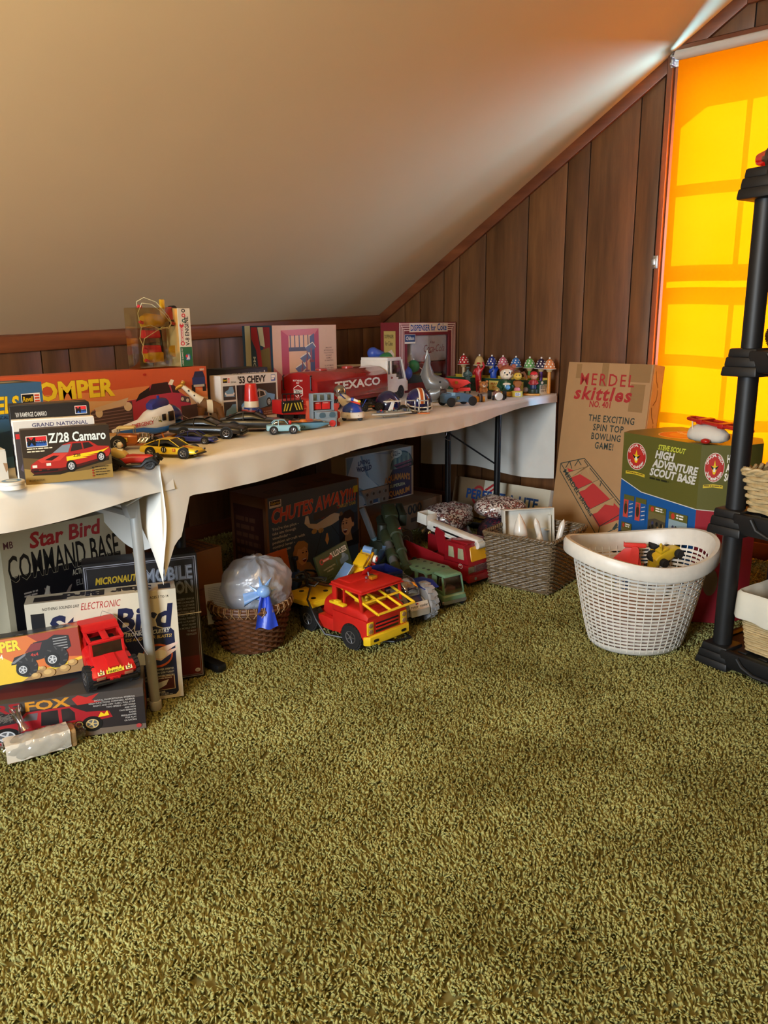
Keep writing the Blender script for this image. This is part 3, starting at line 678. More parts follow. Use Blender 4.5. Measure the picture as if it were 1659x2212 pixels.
for nm,q in (('spark_lead',[(.014,.01,.225),(.01,.006,.24),(.04,.004,.255),(.09,.004,.24),(.14,.006,.19),(.155,.01,.166)]),('spark_lead',[(.018,.01,.172),(.012,.006,.2),(.03,.004,.235),(.07,.004,.232),(.12,.006,.2),(.152,.01,.166)]),
              ('spark_lead',[(.026,.01,.084),(.012,.006,.11),(.02,.004,.15),(.06,.004,.158),(.1,.005,.142),(.14,.007,.15),(.154,.01,.164)]),('spark_lead',[(.028,.01,.036),(.016,.006,.06),(.03,.004,.11),(.07,.004,.13),(.11,.005,.15),(.14,.006,.145),(.152,.008,.162)])):
    b = B(); b.tube(q,.0014,M((226,220,180),.4,name='white_lead'),6); b.build(nm,r_)
# ---- black board game and the blue car kit
r_,w,d,h = cart('game_box','flat black game box with white lower-case letters behind the blue car kit',2.06,2.70,.235,.20,.13,(20,19,20),rz=1)
face(lambda k: (k.text('magnum p.i.',22,82,12,(196,192,182),w=124,bold=.06),k.dashes(20,66,100,1,4,(120,116,110),3)),r_,w,h,150,FRONT(w,d,h))
r_,w,d,h = cart('model_kit_box','white kit box with a pale blue old car, behind the red and white cone',1.915,2.545,.29,.186,.075,(214,208,198),rz=-1)
def art(k):
    A = 172; k.rect(0,0,A,100,(214,208,196)); revell(k,5,84,22,12); k.text('1/25 Scale',29,84,3.5,K,w=15); k.text("'53 CHEVY",50,82,14,K,w=86,bold=.06); k.rect(152,82,14,14,(60,90,160)); k.rect(153,89,12,6,WH); k.dashes(153,85,12,1,3,WH,1)
    k.rect(5,48,36,30,(60,54,50)); k.rect(5,10,36,34,(50,52,58)); k.rect(45,6,122,72,(42,38,38)); k.poly([(45,6),(167,6),(167,26),(45,18)],(110,60,44))
    k.poly([(8,56),(10,66),(20,70),(24,76),(34,76),(36,66),(38,54)],(110,150,176)); k.rect(13,56,22,5,(210,206,200)); k.ell(12,62,2,2.4,WH); k.ell(36,61,2,2.4,WH)
    k.poly([(8,14),(12,26),(24,32),(30,38),(41,38),(41,14)],(108,156,196))
    k.poly([(58,20),(56,34),(66,42),(84,46),(96,62),(112,68),(132,62),(140,56),(162,52),(160,40),(140,28),(98,20),(70,16)],(104,148,190)); k.poly([(88,46),(98,60),(112,66),(130,61),(134,52),(110,46)],(196,200,206))
    k.poly([(100,47),(104,58),(112,62),(112,49)],(30,34,40)); k.poly([(115,50),(115,62),(126,60),(130,52)],(30,34,40)); k.poly([(58,20),(57,30),(76,34),(80,18)],(200,204,208)); wheel2(k,142,36,8,10); wheel2(k,92,22,9,12)
    k.dashes(124,14,36,2,2.5,(170,130,110),4)
face(art,r_,w,h,172,FRONT(w,d,h))
k = Ink(w/172,d/40); k.text("'53 CHEVY",124,30,12,K,w=80,bold=.05,rot=180); k.build('printed_lid',r_,TOP(w,d,h))
# ---- dollhouse-kit carton with the pink framed picture
r_,w,d,h = cart('toy_carton','tall tan carton with a pink-framed machine picture behind the tanker',2.425,2.815,.43,.378,.21,(206,164,128),rz=1.5,side=(92,76,84))
def art(k):
    k.rect(0,0,110,100,(210,170,134)); k.poly([(0,0),(30,0),(30,26),(0,50)],(190,110,100))
    k.poly([(14,4),(78,8),(78,96),(14,94)],(176,46,66)); k.poly([(14,94),(78,96),(70,88),(26,87)],(202,100,96)); k.poly([(26,8),(70,10),(70,88),(26,87)],(226,176,128)); k.poly([(62,10),(70,10),(70,90),(62,86)],(66,76,110))
    k.poly([(26,8),(62,10),(62,60),(50,40),(36,26),(26,22)],(214,150,98)); k.rect(26,68,36,5,(60,54,66))
    for j in range(5): k.rect(28+7.5*j,70,1.6,18,(62,60,78))
    for j in range(4):
        x,y = 27+8.5*j,20+12.5*j; k.poly([(x,y+14),(x+14,y+20),(x+19,y+14),(x+7,y+8)],(88,96,122)); k.line([(x+1,y+15),(x+14,y+21),(x+19,y+15)],1.2,(226,216,190)); k.rect(x+10,y-2,2.4,16,(150,74,80)); k.rect(x+3,y-2,2,12,(120,60,66)); k.rect(x+8,y-4,8,3,(130,60,60))
    k.poly([(50,18),(58,22),(60,14),(50,10)],(50,48,66)); k.poly([(36,9),(62,10),(60,18)],(96,112,150))
    for j,t in enumerate(('SIMULATED','MOTORIZED ELEVATOR','TOOLS UP OR DOWN','OUT RIGHT','ASSEMBLY','BY DIRECTION','','ALL AUTOMATIC','PRESSES DRIVE','LOAD AND UNLOAD','CARS','','AUTOMATIC STATION','DUMP BODY','','DOUBLE MIRROR','IN REAR')):
        if t: k.text(t,95,70-3.3*j,1.7,(96,60,44),w=min(17,1.25*len(t)),al='c',bold=.01)
face(art,r_,w,h,110,FRONT(w,d,h))
def art(k):
    k.rect(0,0,80,100,(22,52,70)); k.rect(0,0,6,100,(26,60,84)); k.rect(7,0,15,100,(176,170,140)); k.text('MOTORIZED',27,62,7,(196,206,200),w=56,rot=-90,bold=.02)
    k.poly([(24,98),(40,98),(58,30),(80,28),(80,14),(46,20),(36,70),(24,84)],(150,26,36)); k.poly([(54,98),(74,98),(74,40),(58,40)],(120,30,36)); k.poly([(52,40),(74,44),(72,74),(48,70)],(104,84,40)); k.poly([(42,98),(56,98),(60,74),(48,76)],(180,172,140)); k.text('S',42,26,12,(190,120,80),bold=.03)
face(art,r_,d,h,80,LEFT(w,d,h),'printed_end')
# ---- soda-fountain toy in its windowed carton
r_ = thing('dispenser_carton','red striped carton with a film window by the end wall','box',(3.33,2.815,TZ),R(1.5)); w,d,h = .545,.13,.386
CRED = M((112,26,32),.5,var=.08,name='red_card'); FILM = clear((245,245,248),.07,1.0,.06)
b = B(); b.box(0,.008,0,d,0,h,CRED); b.box(w-.008,w,0,d,0,h,CRED); b.box(.008,w-.008,.0,d,h-.008,h,CRED); b.box(.008,w-.008,0,d,0,.008,CRED); b.box(.008,w-.008,d-.006,d,.008,h-.008,CRED)
b.box(.008,.075,0,.006,.008,h-.008,CRED); b.box(w-.075,w-.008,0,.006,.008,h-.008,CRED); b.box(.075,w-.075,0,.006,h-.072,h-.008,CRED); b.box(.075,w-.075,0,.006,.008,.05,CRED); b.build('carton',r_)
def art(k):
    for j in range(4):
        o = 1+j*3.2; 
        for q in ((o,0,1.6,100-o*.9),(141-o-1.6,0,1.6,100-o*.9)): k.rect(*q,(226,190,170))
        k.rect(o,98-o*.95,24,1.5,(226,190,170)); k.rect(119-o,98-o*.95,21,1.5,(226,190,170))
    k.rect(24,86,95,13,(222,200,176)); k.text('DISPENSER for',27,88,8.4,BL_,w=61,bold=.04); k.text('Coke',92,88,10,BL_,w=24,bold=.03)
    k.rect(13,70,25,13,(226,216,200)); k.rect(13.5,72.5,24,10,(32,64,110)); k.text('Chilton',16,75,5.4,WH,w=19,bold=.03)
face(art,r_,w,h,141,FRONT(w,d,h))
face(lambda k: (k.rect(18,4,64,84,(176,150,84)),k.text('DISPENSER',22,78,5,(50,40,20),w=50,bold=.02),k.text('for Coke',26,68,6,(50,40,20),w=40,bold=.02),k.poly([(34,34),(34,58),(60,62),(74,56),(74,36),(54,28)],(206,176,160)),k.poly([(36,14),(34,34),(54,28),(74,36),(70,16),(54,8)],(120,40,40)),k.rect(56,44,12,8,(170,60,60))),r_,d,h,100,LEFT(w,d,h),'printed_end')
b = B(); b.box(.072,w-.072,.008,.0086,.046,h-.068,FILM); b.build('film_window',r_)
b = B(); b.box(.13,w-.078,.0098,d-.03,.165,h-.07,M((240,236,230),.3,name='grey_plastic'),.012); b.build('dispenser_head',r_)
b = B(); b.box(.08,w-.08,.012,d-.03,.10,.163,M((140,26,32),.35,name='dark_red_plastic'),.008); b.build('dispenser_band',r_)
b = B(); b.box(.12,.30,.03,d-.04,.012,.1,M((90,94,98),.4,name='smoke_plastic'),.004); b.build('dispenser_base',r_)
k = Ink(.0032,.0032); k.text('A Real',34,21,4,(150,40,40),w=14,bold=.02,shear=.2); k.text('Coca-Cola',14,6,13,(156,30,40),w=64,bold=.01,shear=.25); k.ell(30,5,10,1.2,(156,30,40),16); k.build('printed_script',r_,Matrix(((1,0,0,.19),(0,0,-1,.0094),(0,1,0,.2),(0,0,0,1))))
# ================================================================ cartons under the tables and by the end wall
NAVY = (16,18,34); CARD = (150,112,74)
def starbird(k,x,y,w,hh,col,oc=None,bold=.045):
    k.text('Star Bird',x,y,hh,col,w=w,bold=bold,shear=.12,out=.03 if oc else None,oc=oc or K)
# ---- big white and black carton at the back
r_,w,d,h = cart('toy_carton','large cream and black carton, rearmost under the left table',.905,2.31,.405,.525,.17,(186,176,150),z=FZ,rz=1)
def art(k):
    A = 84; k.rect(0,0,A,100,(190,180,152)); k.rect(4,0,76,74,(14,13,18)); k.text('MB',2,91,4,(90,40,50),w=6)
    starbird(k,18,88.5,48,9,(170,30,36)); k.text('AGES',76,92.5,2,K,w=5); k.text('7 TO 14',75,90,2,K,w=7)
    k.text('COMMAND BASE',3,71,15.5,(10,10,12),w=76,bold=.018,out=.014,oc=(190,180,152)); k.text('ACTION CONTROL CENTER',44,66,3.5,(190,182,160),w=36,bold=.02); k.text('ELECTRONIC',46,59,3.6,(120,116,112),w=24,bold=.02)
    k.dashes(11,62,9,2,1,(150,140,130),2); k.poly([(12,48),(18,53),(26,55),(24,63),(27,62),(29,55),(36,54),(41,60),(43,61),(39,52),(46,46),(30,42)],(120,104,96)); k.poly([(22,55),(26,64),(28,63),(26,54)],(170,164,150)); k.ell(31,50,4,3,(80,70,70)); k.dashes(6,34,12,8,1,(60,58,66),5)
face(art,r_,w,h,84,FRONT(w,d,h))
face(lambda k: (k.poly([(20,40),(60,96),(100,70),(100,0),(20,0)],(10,10,12)),k.rect(4,0,6,94,(120,100,70))),r_,d,h,100,RIGHT(w,d,h),'printed_end')
# ---- black carton with a white string
p1,p2 = F(425,1470),F(455,1468)
r_,w,d,h = cart('toy_carton','black carton tied with white string, standing beside the round wicker basket',1.075,2.165,.34,.42,.075,(22,20,24),z=FZ,rz=-28)
def art(k):
    A = 80; k.rect(0,0,A,100,(20,18,22)); k.poly([(1,2),(79,2),(79,40),(1,40)],(58,14,20)); k.poly([(1,2),(79,2),(79,18),(1,18)],(92,18,24)); k.frame(1,1,78,97,.6,(150,150,160)); k.frame(2.4,2.4,75.2,94.2,.4,(120,120,130))
    k.text('MICRONAUTS',8,84,5,(170,140,30),w=30,bold=.05,shear=.15)
    for j,c in enumerate(((150,156,166),(20,18,22),(130,136,148))): k.text('MOBILE',42,81,10,c,w=34,bold=.07-.028*j); k.text('EXPLORATION',20,70,9,c,w=56,bold=.07-.028*j)
    for j,t in enumerate(('MOTORIZED VEHICLE','FIRES LAUNCHER','CONVERTS TO JET BASE','WITH LIGHTS ON/ DOWN','OPERATIONAL ARMS','OVER 15" TALL','REMOVABLE FIGURES','OPENS AS PLAYSET',"WON'T ALLOW",'A MOBILE UNIT','TO MANY','VEHICLES')): k.text(t,76,64-2.6*j,1.5,(150,150,158),w=len(t)*.95,al='r')
    k.ell(75,6,2,1.6,(190,180,180),16); k.text('m',74,5.2,1.5,(92,18,24),bold=.02)
face(art,r_,w,h,80,FRONT(w,d,h))
face(lambda k: (k.rect(14,8,68,86,(44,40,46)),k.poly([(20,60),(50,92),(78,84),(76,54),(40,48)],(150,104,60)),k.rect(20,30,56,22,(70,90,130)),k.dashes(20,26,56,5,1.6,(180,150,60),3)),r_,d,h,100,RIGHT(w,d,h),'printed_end')
b = B(); b.tube([(-.002,-.002,.22),(w+.002,-.002,.222),(w+.002,d+.002,.225),(-.002,d+.002,.22)],.0016,WHITE,6,True); b.tube([(w*.45,-.002,h+.002),(w*.45,d,h+.003),(w*.45,d+.002,.01),(w*.45,-.002,.01)],.0014,M((190,160,110),.6,name='twine'),6,True); b.build('string',r_)
# ---- cream carton with the big dark lettering
pr = F(405,1507)
r_,w,d,h = carton('toy_carton','cream carton with dark blue lettering, behind the grey table leg',V3(.886,2.148,FZ),pr+V3(.0,.02,0),.352,.075,(206,196,174))
def art(k):
    A = 93; k.rect(0,0,A,100,(210,200,178)); k.poly([(4,3),(88,3),(90,6),(90,62),(86,68),(4,68)],(22,28,62)); k.rect(3,76,8,15,(14,14,18))
    k.text('NOTHING SOUNDS LIKE',10,93,2.4,K,w=22,bold=.02,shear=.15); k.text('ELECTRONIC',33,90,6,(170,40,44),w=24,bold=.0,shear=.15); k.text('AGES 7 TO 14',76,93,2.2,K,w=12,bold=.02)
    starbird(k,12,67,76,20,(22,28,66),(210,200,178),.05)
    k.text('FIGHTER TRANSPORT WITH ELECTRONIC CIRCUITRY',10,61.5,3.6,(206,206,200),w=77,bold=.04,shear=.15); k.text('REALISTIC SPACE AGE ENGINE SOUNDS AND LASER BLASTS!',12,57,2.8,(200,170,100),w=76,bold=.02,shear=.15)
    k.ell(78,41,10,11,(190,84,44)); k.ell(78,41,9,9,(30,40,90)); k.poly([(70,40),(80,48),(92,52),(92,50),(84,44),(92,47),(90,44),(80,36)],(226,196,180)); k.poly([(60,30),(66,46),(76,42),(74,36)],(206,210,214)); k.ell(80,42,4,4,(236,226,210)); k.poly([(40,34),(62,44),(64,38),(48,28)],(176,180,190))
    for j,t in enumerate(('POWER ORBITER','ROTATING GUN TURRET','DETACHABLE INTERCEPTORS','SINGLE STAR BIRD FIGHTER')): k.text(t,88,27-3*j,1.7,(206,200,190),w=len(t)*.9,al='r')
    k.frame(70,4.5+4,18,13,.5,(214,190,150)); k.rect(70.5,9,17,12,(70,16,24)); k.poly([(74,15),(84,18),(82,13),(77,10)],(200,196,190)); k.text('POWER DOWN',76,19,1.2,WH,w=10); k.text('RETURN HOME!',70,6,1.6,WH,w=11); k.dashes(70,5,17,2,.7,(170,170,180),3)
face(art,r_,w,h,93,FRONT(w,d,h))
def art(k):
    k.rect(0,0,100,100,(206,190,160)); k.text('Star Bird',64,14,40,(24,26,60),w=78,bold=.08,rot=90,shear=.1); k.text('ELECTRONIC',22,14,14,(150,50,40),w=26,rot=90); k.rect(30,3,40,8,(60,50,40))
face(art,r_,d,h,100,RIGHT(w,d,h),'printed_end')
k = Ink(w/93,d/20); k.rect(0,0,93,20,(200,186,160)); k.text('Star Bird',78,16,12,(30,26,40),w=56,bold=.08,rot=180); k.rect(82,3,8,12,(30,26,30)); k.rect(5,3,18,11,(30,26,30)); k.build('printed_lid',r_,TOP(w,d,h))
# ---- remote-control jeep carton lying in front
pl,pr = F(-45,1622),F(316,1572)
JB = carton('toy_carton','dark carton with a red jeep picture, lowest under the left table',pl,pr,.128,.15,(40,34,34))
r_,w,d,h = JB; JROOT = r_
def art(k):
    A = 205; k.rect(0,0,A,100,(38,32,34)); k.rect(0,78,A,22,(72,64,60)); k.poly([(0,0),(A,0),(A,12),(120,16),(0,10)],(110,96,84)); k.text('FIRE',4,77,20,(150,30,36),w=50,bold=.05); k.text('FOX',60,77,20,(206,140,40),w=54,bold=.05); k.poly([(116,92),(124,99),(134,92),(150,99),(140,84),(152,78),(122,76)],(190,44,40))
    for j in range(40): a = j*2.4; k.line([(14+30*((j*37) % 17)/17,56+16*((j*53) % 13)/13),(22+34*((j*29) % 19)/19,60+18*((j*31) % 11)/11)],.8,(120,112,104)); k.n -= 1
    k.poly([(14,34),(16,48),(46,52),(60,74),(112,76),(132,58),(160,54),(164,38),(120,30),(24,28)],(160,26,36)); k.poly([(52,54),(62,70),(74,70),(72,54)],(96,90,96)); k.poly([(76,38),(78,70),(98,71),(98,38)],(24,20,22)); k.poly([(102,40),(102,71),(112,72),(118,60),(118,42)],(34,28,30))
    k.poly([(72,26),(118,28),(118,36),(72,34)],(214,170,50)); k.text('FIREFOX',74,27,6,K,w=40,bold=.04); wheel2(k,34,24,17,20); wheel2(k,138,28,13,18,(206,180,120)); k.ell(122,30,6,9,(24,22,22)); k.ell(122,30,4.6,7,(206,180,100)); k.ell(122,30,3.6,5.6,(24,22,22))
    k.poly([(146,42),(150,54),(154,48),(158,56),(160,44)],YL)
    for j,t in enumerate(('DIGITAL PROPORTIONAL STEERING','HIGH FUNCTIONS: FORWARD, REVERSE,','RIGHT AND LEFT TURN, FULL STOP','TWO SPEEDS - OFF ROAD','AND HIGH','TWO SEPARATE','RADIO','FREQUENCIES','FOR PLAY','OR RACING')): k.text(t,194,80-6.2*j,3.6,(190,184,178),w=len(t)*1.75,al='r')
    k.rect(2,4,26,9,(150,30,44)); k.frame(2,4,26,9,.7,WH); k.text('Elecon',5,6,5,WH,w=20,bold=.02); k.ell(196,10,3.4,5,(170,60,60))
face(art,r_,w,h,205,FRONT(w,d,h))
face(lambda k: (k.text('FIREFOX',70,20,30,(200,70,40),w=70,bold=.05,rot=90),k.rect(4,0,8,100,(110,30,30)),k.rect(84,0,12,100,(140,130,120))),r_,d,h,100,RIGHT(w,d,h),'printed_end')
k = Ink(w/205,d/80); k.rect(0,0,205,80,(84,78,72)); k.poly([(10,12),(90,20),(120,60),(30,66)],(110,50,46)); k.build('printed_lid',r_,TOP(w,d,h))
# ---- monster-truck carton leaning on it
a0 = JROOT.location; q = Matrix.Translation(JROOT.location) @ Euler((0,0,JROOT.rotation_euler.z)).to_matrix().to_4x4()
r_,w,d,h = carton('toy_carton','yellow and orange carton with a black monster truck, lying on the jeep carton',q @ V3(-.02,.05,h),q @ V3(.282,.05,h),.125,.095,(196,120,50),lean=10,roll=-4)
r_.location.z += .011
def art(k):
    A = 215; k.rect(0,0,A,100,(206,110,44)); k.poly([(0,0),(A,0),(A,34),(150,20),(90,44),(60,70),(0,56)],(222,186,40)); k.poly([(120,100),(A,100),(A,34),(180,40),(140,80)],(150,52,30)); k.poly([(100,0),(A,0),(A,28),(160,14),(130,20)],(150,116,70))
    k.text('STOMPER',8,72,22,(232,206,40),w=98,bold=.06,out=.02,oc=(90,60,10)); k.text('Monster 4x4',10,56,11,WH,w=62,bold=.02)
    for j,t in enumerate(('Collectible','Power Tires','Real Axle with','Rocking Action','Three Speeds','Removable','Articulated Driver')): k.text(t,6,44-6.6*j,4.2,(50,36,10),w=len(t)*2.7,bold=.01)
    k.poly([(84,40),(92,56),(118,62),(130,82),(156,84),(170,92),(196,86),(198,60),(180,48),(120,40)],(28,26,28)); k.poly([(112,62),(126,80),(146,80),(140,64)],(120,40,40)); k.poly([(84,44),(114,62),(112,56),(90,42)],(120,120,126))
    for j in range(5): k.rect(166,58+6*j,26,2,(150,150,150))
    k.text('4x4',122,52,7,(200,60,50),w=14,bold=.02)
    for x,y,r in ((104,26,20),(160,38,22)):
        k.ell(x+8,y+4,r,r*1.1,(30,29,30)); 
        for j in range(9): k.line([(x+8+r*.7*cos(j*.7),y+4+r*.75*sin(j*.7)),(x+8+r*cos(j*.7+.2),y+4+r*1.1*sin(j*.7+.2))],2.4,(70,68,68))
        wheel2(k,x,y,r*.62,r*.7)
    for x,y,r in ((126,8,9),(150,10,12),(180,14,10),(196,24,9),(140,22,6)): k.ell(x,y,r,r*.8,(170,134,80)); k.ell(x-2,y+2,r*.6,r*.45,(200,166,104))
face(art,r_,w,h,215,FRONT(w,d,h))
k = Ink(w/215,d/75); k.rect(0,0,215,75,(70,62,58)); k.poly([(0,0),(215,0),(215,30),(120,8),(0,30)],(212,150,50)); k.poly([(170,75),(215,75),(215,10)],(206,90,40)); k.text('STOMPER',4,30,18,(232,206,40),w=62,bold=.05,slope=.1); k.poly([(60,20),(80,44),(150,48),(180,60),(200,50),(176,24),(100,14)],(54,60,72)); wheel2(k,176,34,12,9); wheel2(k,104,20,12,8); k.build('printed_lid',r_,TOP(w,d,h))
# ---- target game carton
CA = carton('game_carton','brown target-game carton with a blue picture side, under the right table',V3(2.075,2.5,FZ),V3(2.655,2.5,FZ),.402,.24,(124,84,52))
r_,w,d,h = CA
def head(k,x,y,s,skin,hair,fl=1,long=False):
    """a smiling child's head looking up"""
    P = lambda pts: [(x+fl*a*s,y+b*s) for a,b in pts]
    if long: k.poly(P([(-9,12),(-4,17),(4,16),(8,11),(9,2),(6,-12),(2,-18),(-8,-18),(-12,-8),(-12,6)]),hair)
    k.poly(P([(-4,-6),(4,-8),(5,-18),(-7,-18)]),tuple(int(c*.8) for c in skin))
    k.poly(P([(-7,10),(0,13),(6,11),(9,5),(10,1),(9,-5),(5,-10),(0,-11),(-4,-7),(-8,0)]),skin); k.ell(x-fl*8*s,y,1.8*s,2.8*s,skin)
    k.poly(P([(-10,4),(-10,13),(-4,18),(4,17),(10,12),(9,6),(5,10),(0,8),(-5,9),(-7,2)]),hair)
    for a in (2,7): k.ell(x+fl*a*s,y+3.4*s,1.2*s,.9*s,(40,24,18)); k.line(P([(a-1.6,5.6),(a+1.6,6)]),.7*s,hair)
    k.line(P([(6,2),(7.2,-1),(5.6,-1.4)]),.5*s,tuple(int(c*.6) for c in skin)); k.poly(P([(0,-3.5),(7.6,-3),(6.4,-7),(3,-8)]),(90,24,26)); k.poly(P([(.6,-3.8),(7.2,-3.3),(6.6,-4.6),(1.4,-5)]),(230,222,206))
def art(k):
    A = 138; k.rect(3,0,A-6,100,(56,74,92)); k.rect(5,88,16,8,WH); k.rect(6,90.5,14,5,K); k.text('Gabriel',7,91.5,3,YL,w=12,bold=.01)
    k.text('CHUTES AWAY!!!!',6,71,15,(206,74,48),w=126,bold=.05,shear=.15,out=.02,oc=(222,180,140),slope=.03); k.text('AIR-RESCUE TARGET GAME',80,69.5,3.8,(206,170,60),w=52,bold=.03,shear=.1)
    for j,t in enumerate(("You're the pilot -",'take aim through','viewfinder -','position aircraft with','control lever -','only you can','save the','survivors!')): k.text(t,7,63-5*j,3.2,(214,206,190),w=len(t)*2.05)
    k.poly([(52,62),(70,58),(96,66),(108,62),(106,56),(92,52),(72,50),(58,56)],(206,190,160)); k.poly([(70,66),(100,74),(106,70),(78,62)],(150,50,40)); k.poly([(66,62),(66,70),(100,76),(104,66)],(66,60,60)); k.poly([(52,62),(54,70),(58,70),(60,60)],(220,210,190)); k.ell(108,60,3,5,(120,90,60)); k.ell(66,50,4,3,(190,150,90)); k.ell(76,49,4,3,(190,150,90))
    k.line([(78,50),(62,10)],.6,K); k.line([(92,52),(112,26)],.6,K); k.poly([(84,44),(86,44),(88,36),(85,30),(82,36)],(206,150,90)); k.rect(104,20,30,40,(40,46,58))
    k.poly([(104,20),(106,30),(114,36),(126,34),(136,38),(136,20)],(24,22,24)); head(k,118,46,1.05,(206,150,104),(50,30,22),-1); k.poly([(34,0),(36,12),(46,18),(58,16),(66,4),(66,0)],(160,130,90)); head(k,46,26,1.0,(214,160,110),(180,132,70),1,True)
    k.rect(2,2,22,24,(196,96,40)); k.poly([(0,0),(60,0),(50,8),(20,12),(0,10)],(110,140,160)); k.rect(128,84,7,8,(206,180,40))
face(art,r_,w,h,138,FRONT(w,d,h))
k = Ink(w/138,d/90); k.rect(0,0,138,90,(120,82,52))
for q in ((16,20,22,26),(58,26,20,22),(92,28,24,24)): k.poly([(q[0],q[1]),(q[0]+q[2],q[1]+3),(q[0]+q[2]-2,q[1]+q[3]),(q[0]+2,q[1]+q[3]-3)],(80,54,34)); k.dashes(q[0]+4,q[1]+16,q[2]-8,3,3,(120,84,54),q[0])
k.build('printed_lid',r_,TOP(w,d,h))
face(lambda k: (k.rect(8,8,84,80,(70,30,26)),k.dashes(14,70,70,6,5,(110,70,50),8)),r_,d,h,100,LEFT(w,d,h),'printed_end')
# ---- big plain carton with stencilled number and the sea picture carton on it
r_,w,d,h = cart('shipping_carton','big brown carton with a stencilled number, back under the right table',2.80,2.63,.72,.15,.40,(120,84,52),z=FZ,rz=2,rough=.75)
face(lambda k: (k.text('41199-',92,62,22,(40,28,20),w=46,bold=.02),k.text('000',140,62,34,(34,24,18),w=46,bold=.05),k.rect(150,30,30,16,(60,40,28))),r_,w,h,256,FRONT(w,d,h))
r_,w,d,h = cart('toy_carton','white carton with a sea picture, standing on the big brown carton',2.885,2.81,.545,.285,.11,(196,186,164),z=FZ+.15,rz=-1.5)
def art(k):
    A = 178; k.rect(0,0,A,100,(200,190,168)); k.rect(2,2,A-6,96,(176,178,172)); k.poly([(2,98),(40,98),(60,50),(90,30),(110,34),(96,16),(60,10),(20,30),(2,40)],(120,140,150)); k.poly([(2,60),(30,40),(60,22),(100,20),(110,30),(80,34),(50,60),(36,98),(20,98)],(206,206,198)); k.poly([(70,98),(120,90),(172,70),(172,84),(130,98)],(140,146,150))
    k.poly([(64,2),(100,30),(120,60),(172,58),(172,2)],(52,34,62)); k.poly([(40,2),(70,14),(110,26),(104,2)],(40,70,100)); k.ell(146,60,32,34,(40,70,78),28,0,180); k.ell(146,60,30,31,(110,130,120),28,20,180)
    for j in range(9): k.rect(120+6*j,60,2.4,8+16*((j*7) % 5)/5+8,(150,160,130) if j % 2 else (70,90,90))
    for j in range(4): k.poly([(120+4*j,56-3*j+12),(172,62-4*j+12),(172,59-4*j+12),(126+4*j,53-3*j+12)],(44,26,44) if j % 2 else (130,60,80))
    k.text('LIVING',30,80,8,(34,30,70),w=30,bold=.05,arch=2); k.text('WORLD',26,70,9,(34,30,70),w=38,bold=.06,arch=-2); k.ell(130,90,16,9,K); k.ell(130,90,15.4,8.4,(216,208,186)); k.poly([(118,84),(114,76),(126,82)],(216,208,186)); k.dashes(120,94,20,4,1.3,K,3,2)
    k.text("AQUAMAN'S",96,32,12,(206,130,50),w=72,bold=.06,arch=6,out=.03,oc=(110,30,40)); k.text('SUPERSEA',112,24,6,(216,206,150),w=42,bold=.03); k.text('AQUARIUM',100,10,10,(206,140,60),w=66,bold=.05,arch=-4,out=.03,oc=(90,30,50))
face(art,r_,w,h,178,FRONT(w,d,h))
# ---- small lattice-printed cartons on the left
for i,(x,y,z,w0,h0,d0,c,lab) in enumerate(((1.605,2.50,FZ+.09,.24,.155,.20,(150,108,66),'small tan carton with a dark lattice on its lid, upper of two'),(1.59,2.46,FZ,.31,.088,.26,(132,90,54),'flat tan carton lying under the lattice-lidded carton'))):
    r_,w,d,h = cart('shipping_carton',lab,x,y,w0,h0,d0,c,z=z,rz=3-6*i,rough=.7)
    if i == 0:
        k = Ink(w/100,d/100)
        for j in range(7): k.line([(4+14*j,8),(22+12*j,92)],3,(50,34,22)); k.line([(6,10+13*j),(94,4+14*j)],3,(50,34,22))
        k.build('printed_lid',r_,TOP(w,d,h))
# ---- flat white carton by the end wall
r_,w,d,h = carton('shipping_carton','flat white carton with blue letters leaning on the end wall under the cloth',V3(3.66,2.70,FZ),V3(3.64,2.05,FZ),.222,.05,(196,186,164),lean=14,rough=.7)
def art(k):
    k.rect(0,0,200,100,(206,198,176)); k.rect(0,0,66,100,(140,114,84)); k.text('PERFECT-A-LITE',30,48,24,(30,70,130),w=150,bold=.05); k.ell(56,58,14,26,(170,50,50),20); k.ell(56,58,10,19,(140,114,84),20); k.line([(70,74),(86,92)],5,(180,40,44)); k.line([(78,70),(92,86)],4,(180,40,44))
    k.text('PERFECT-A-LITE',30,48,24,(30,70,130),w=150,bold=.05)
face(art,r_,w,h,200,FRONT(w,d,h))
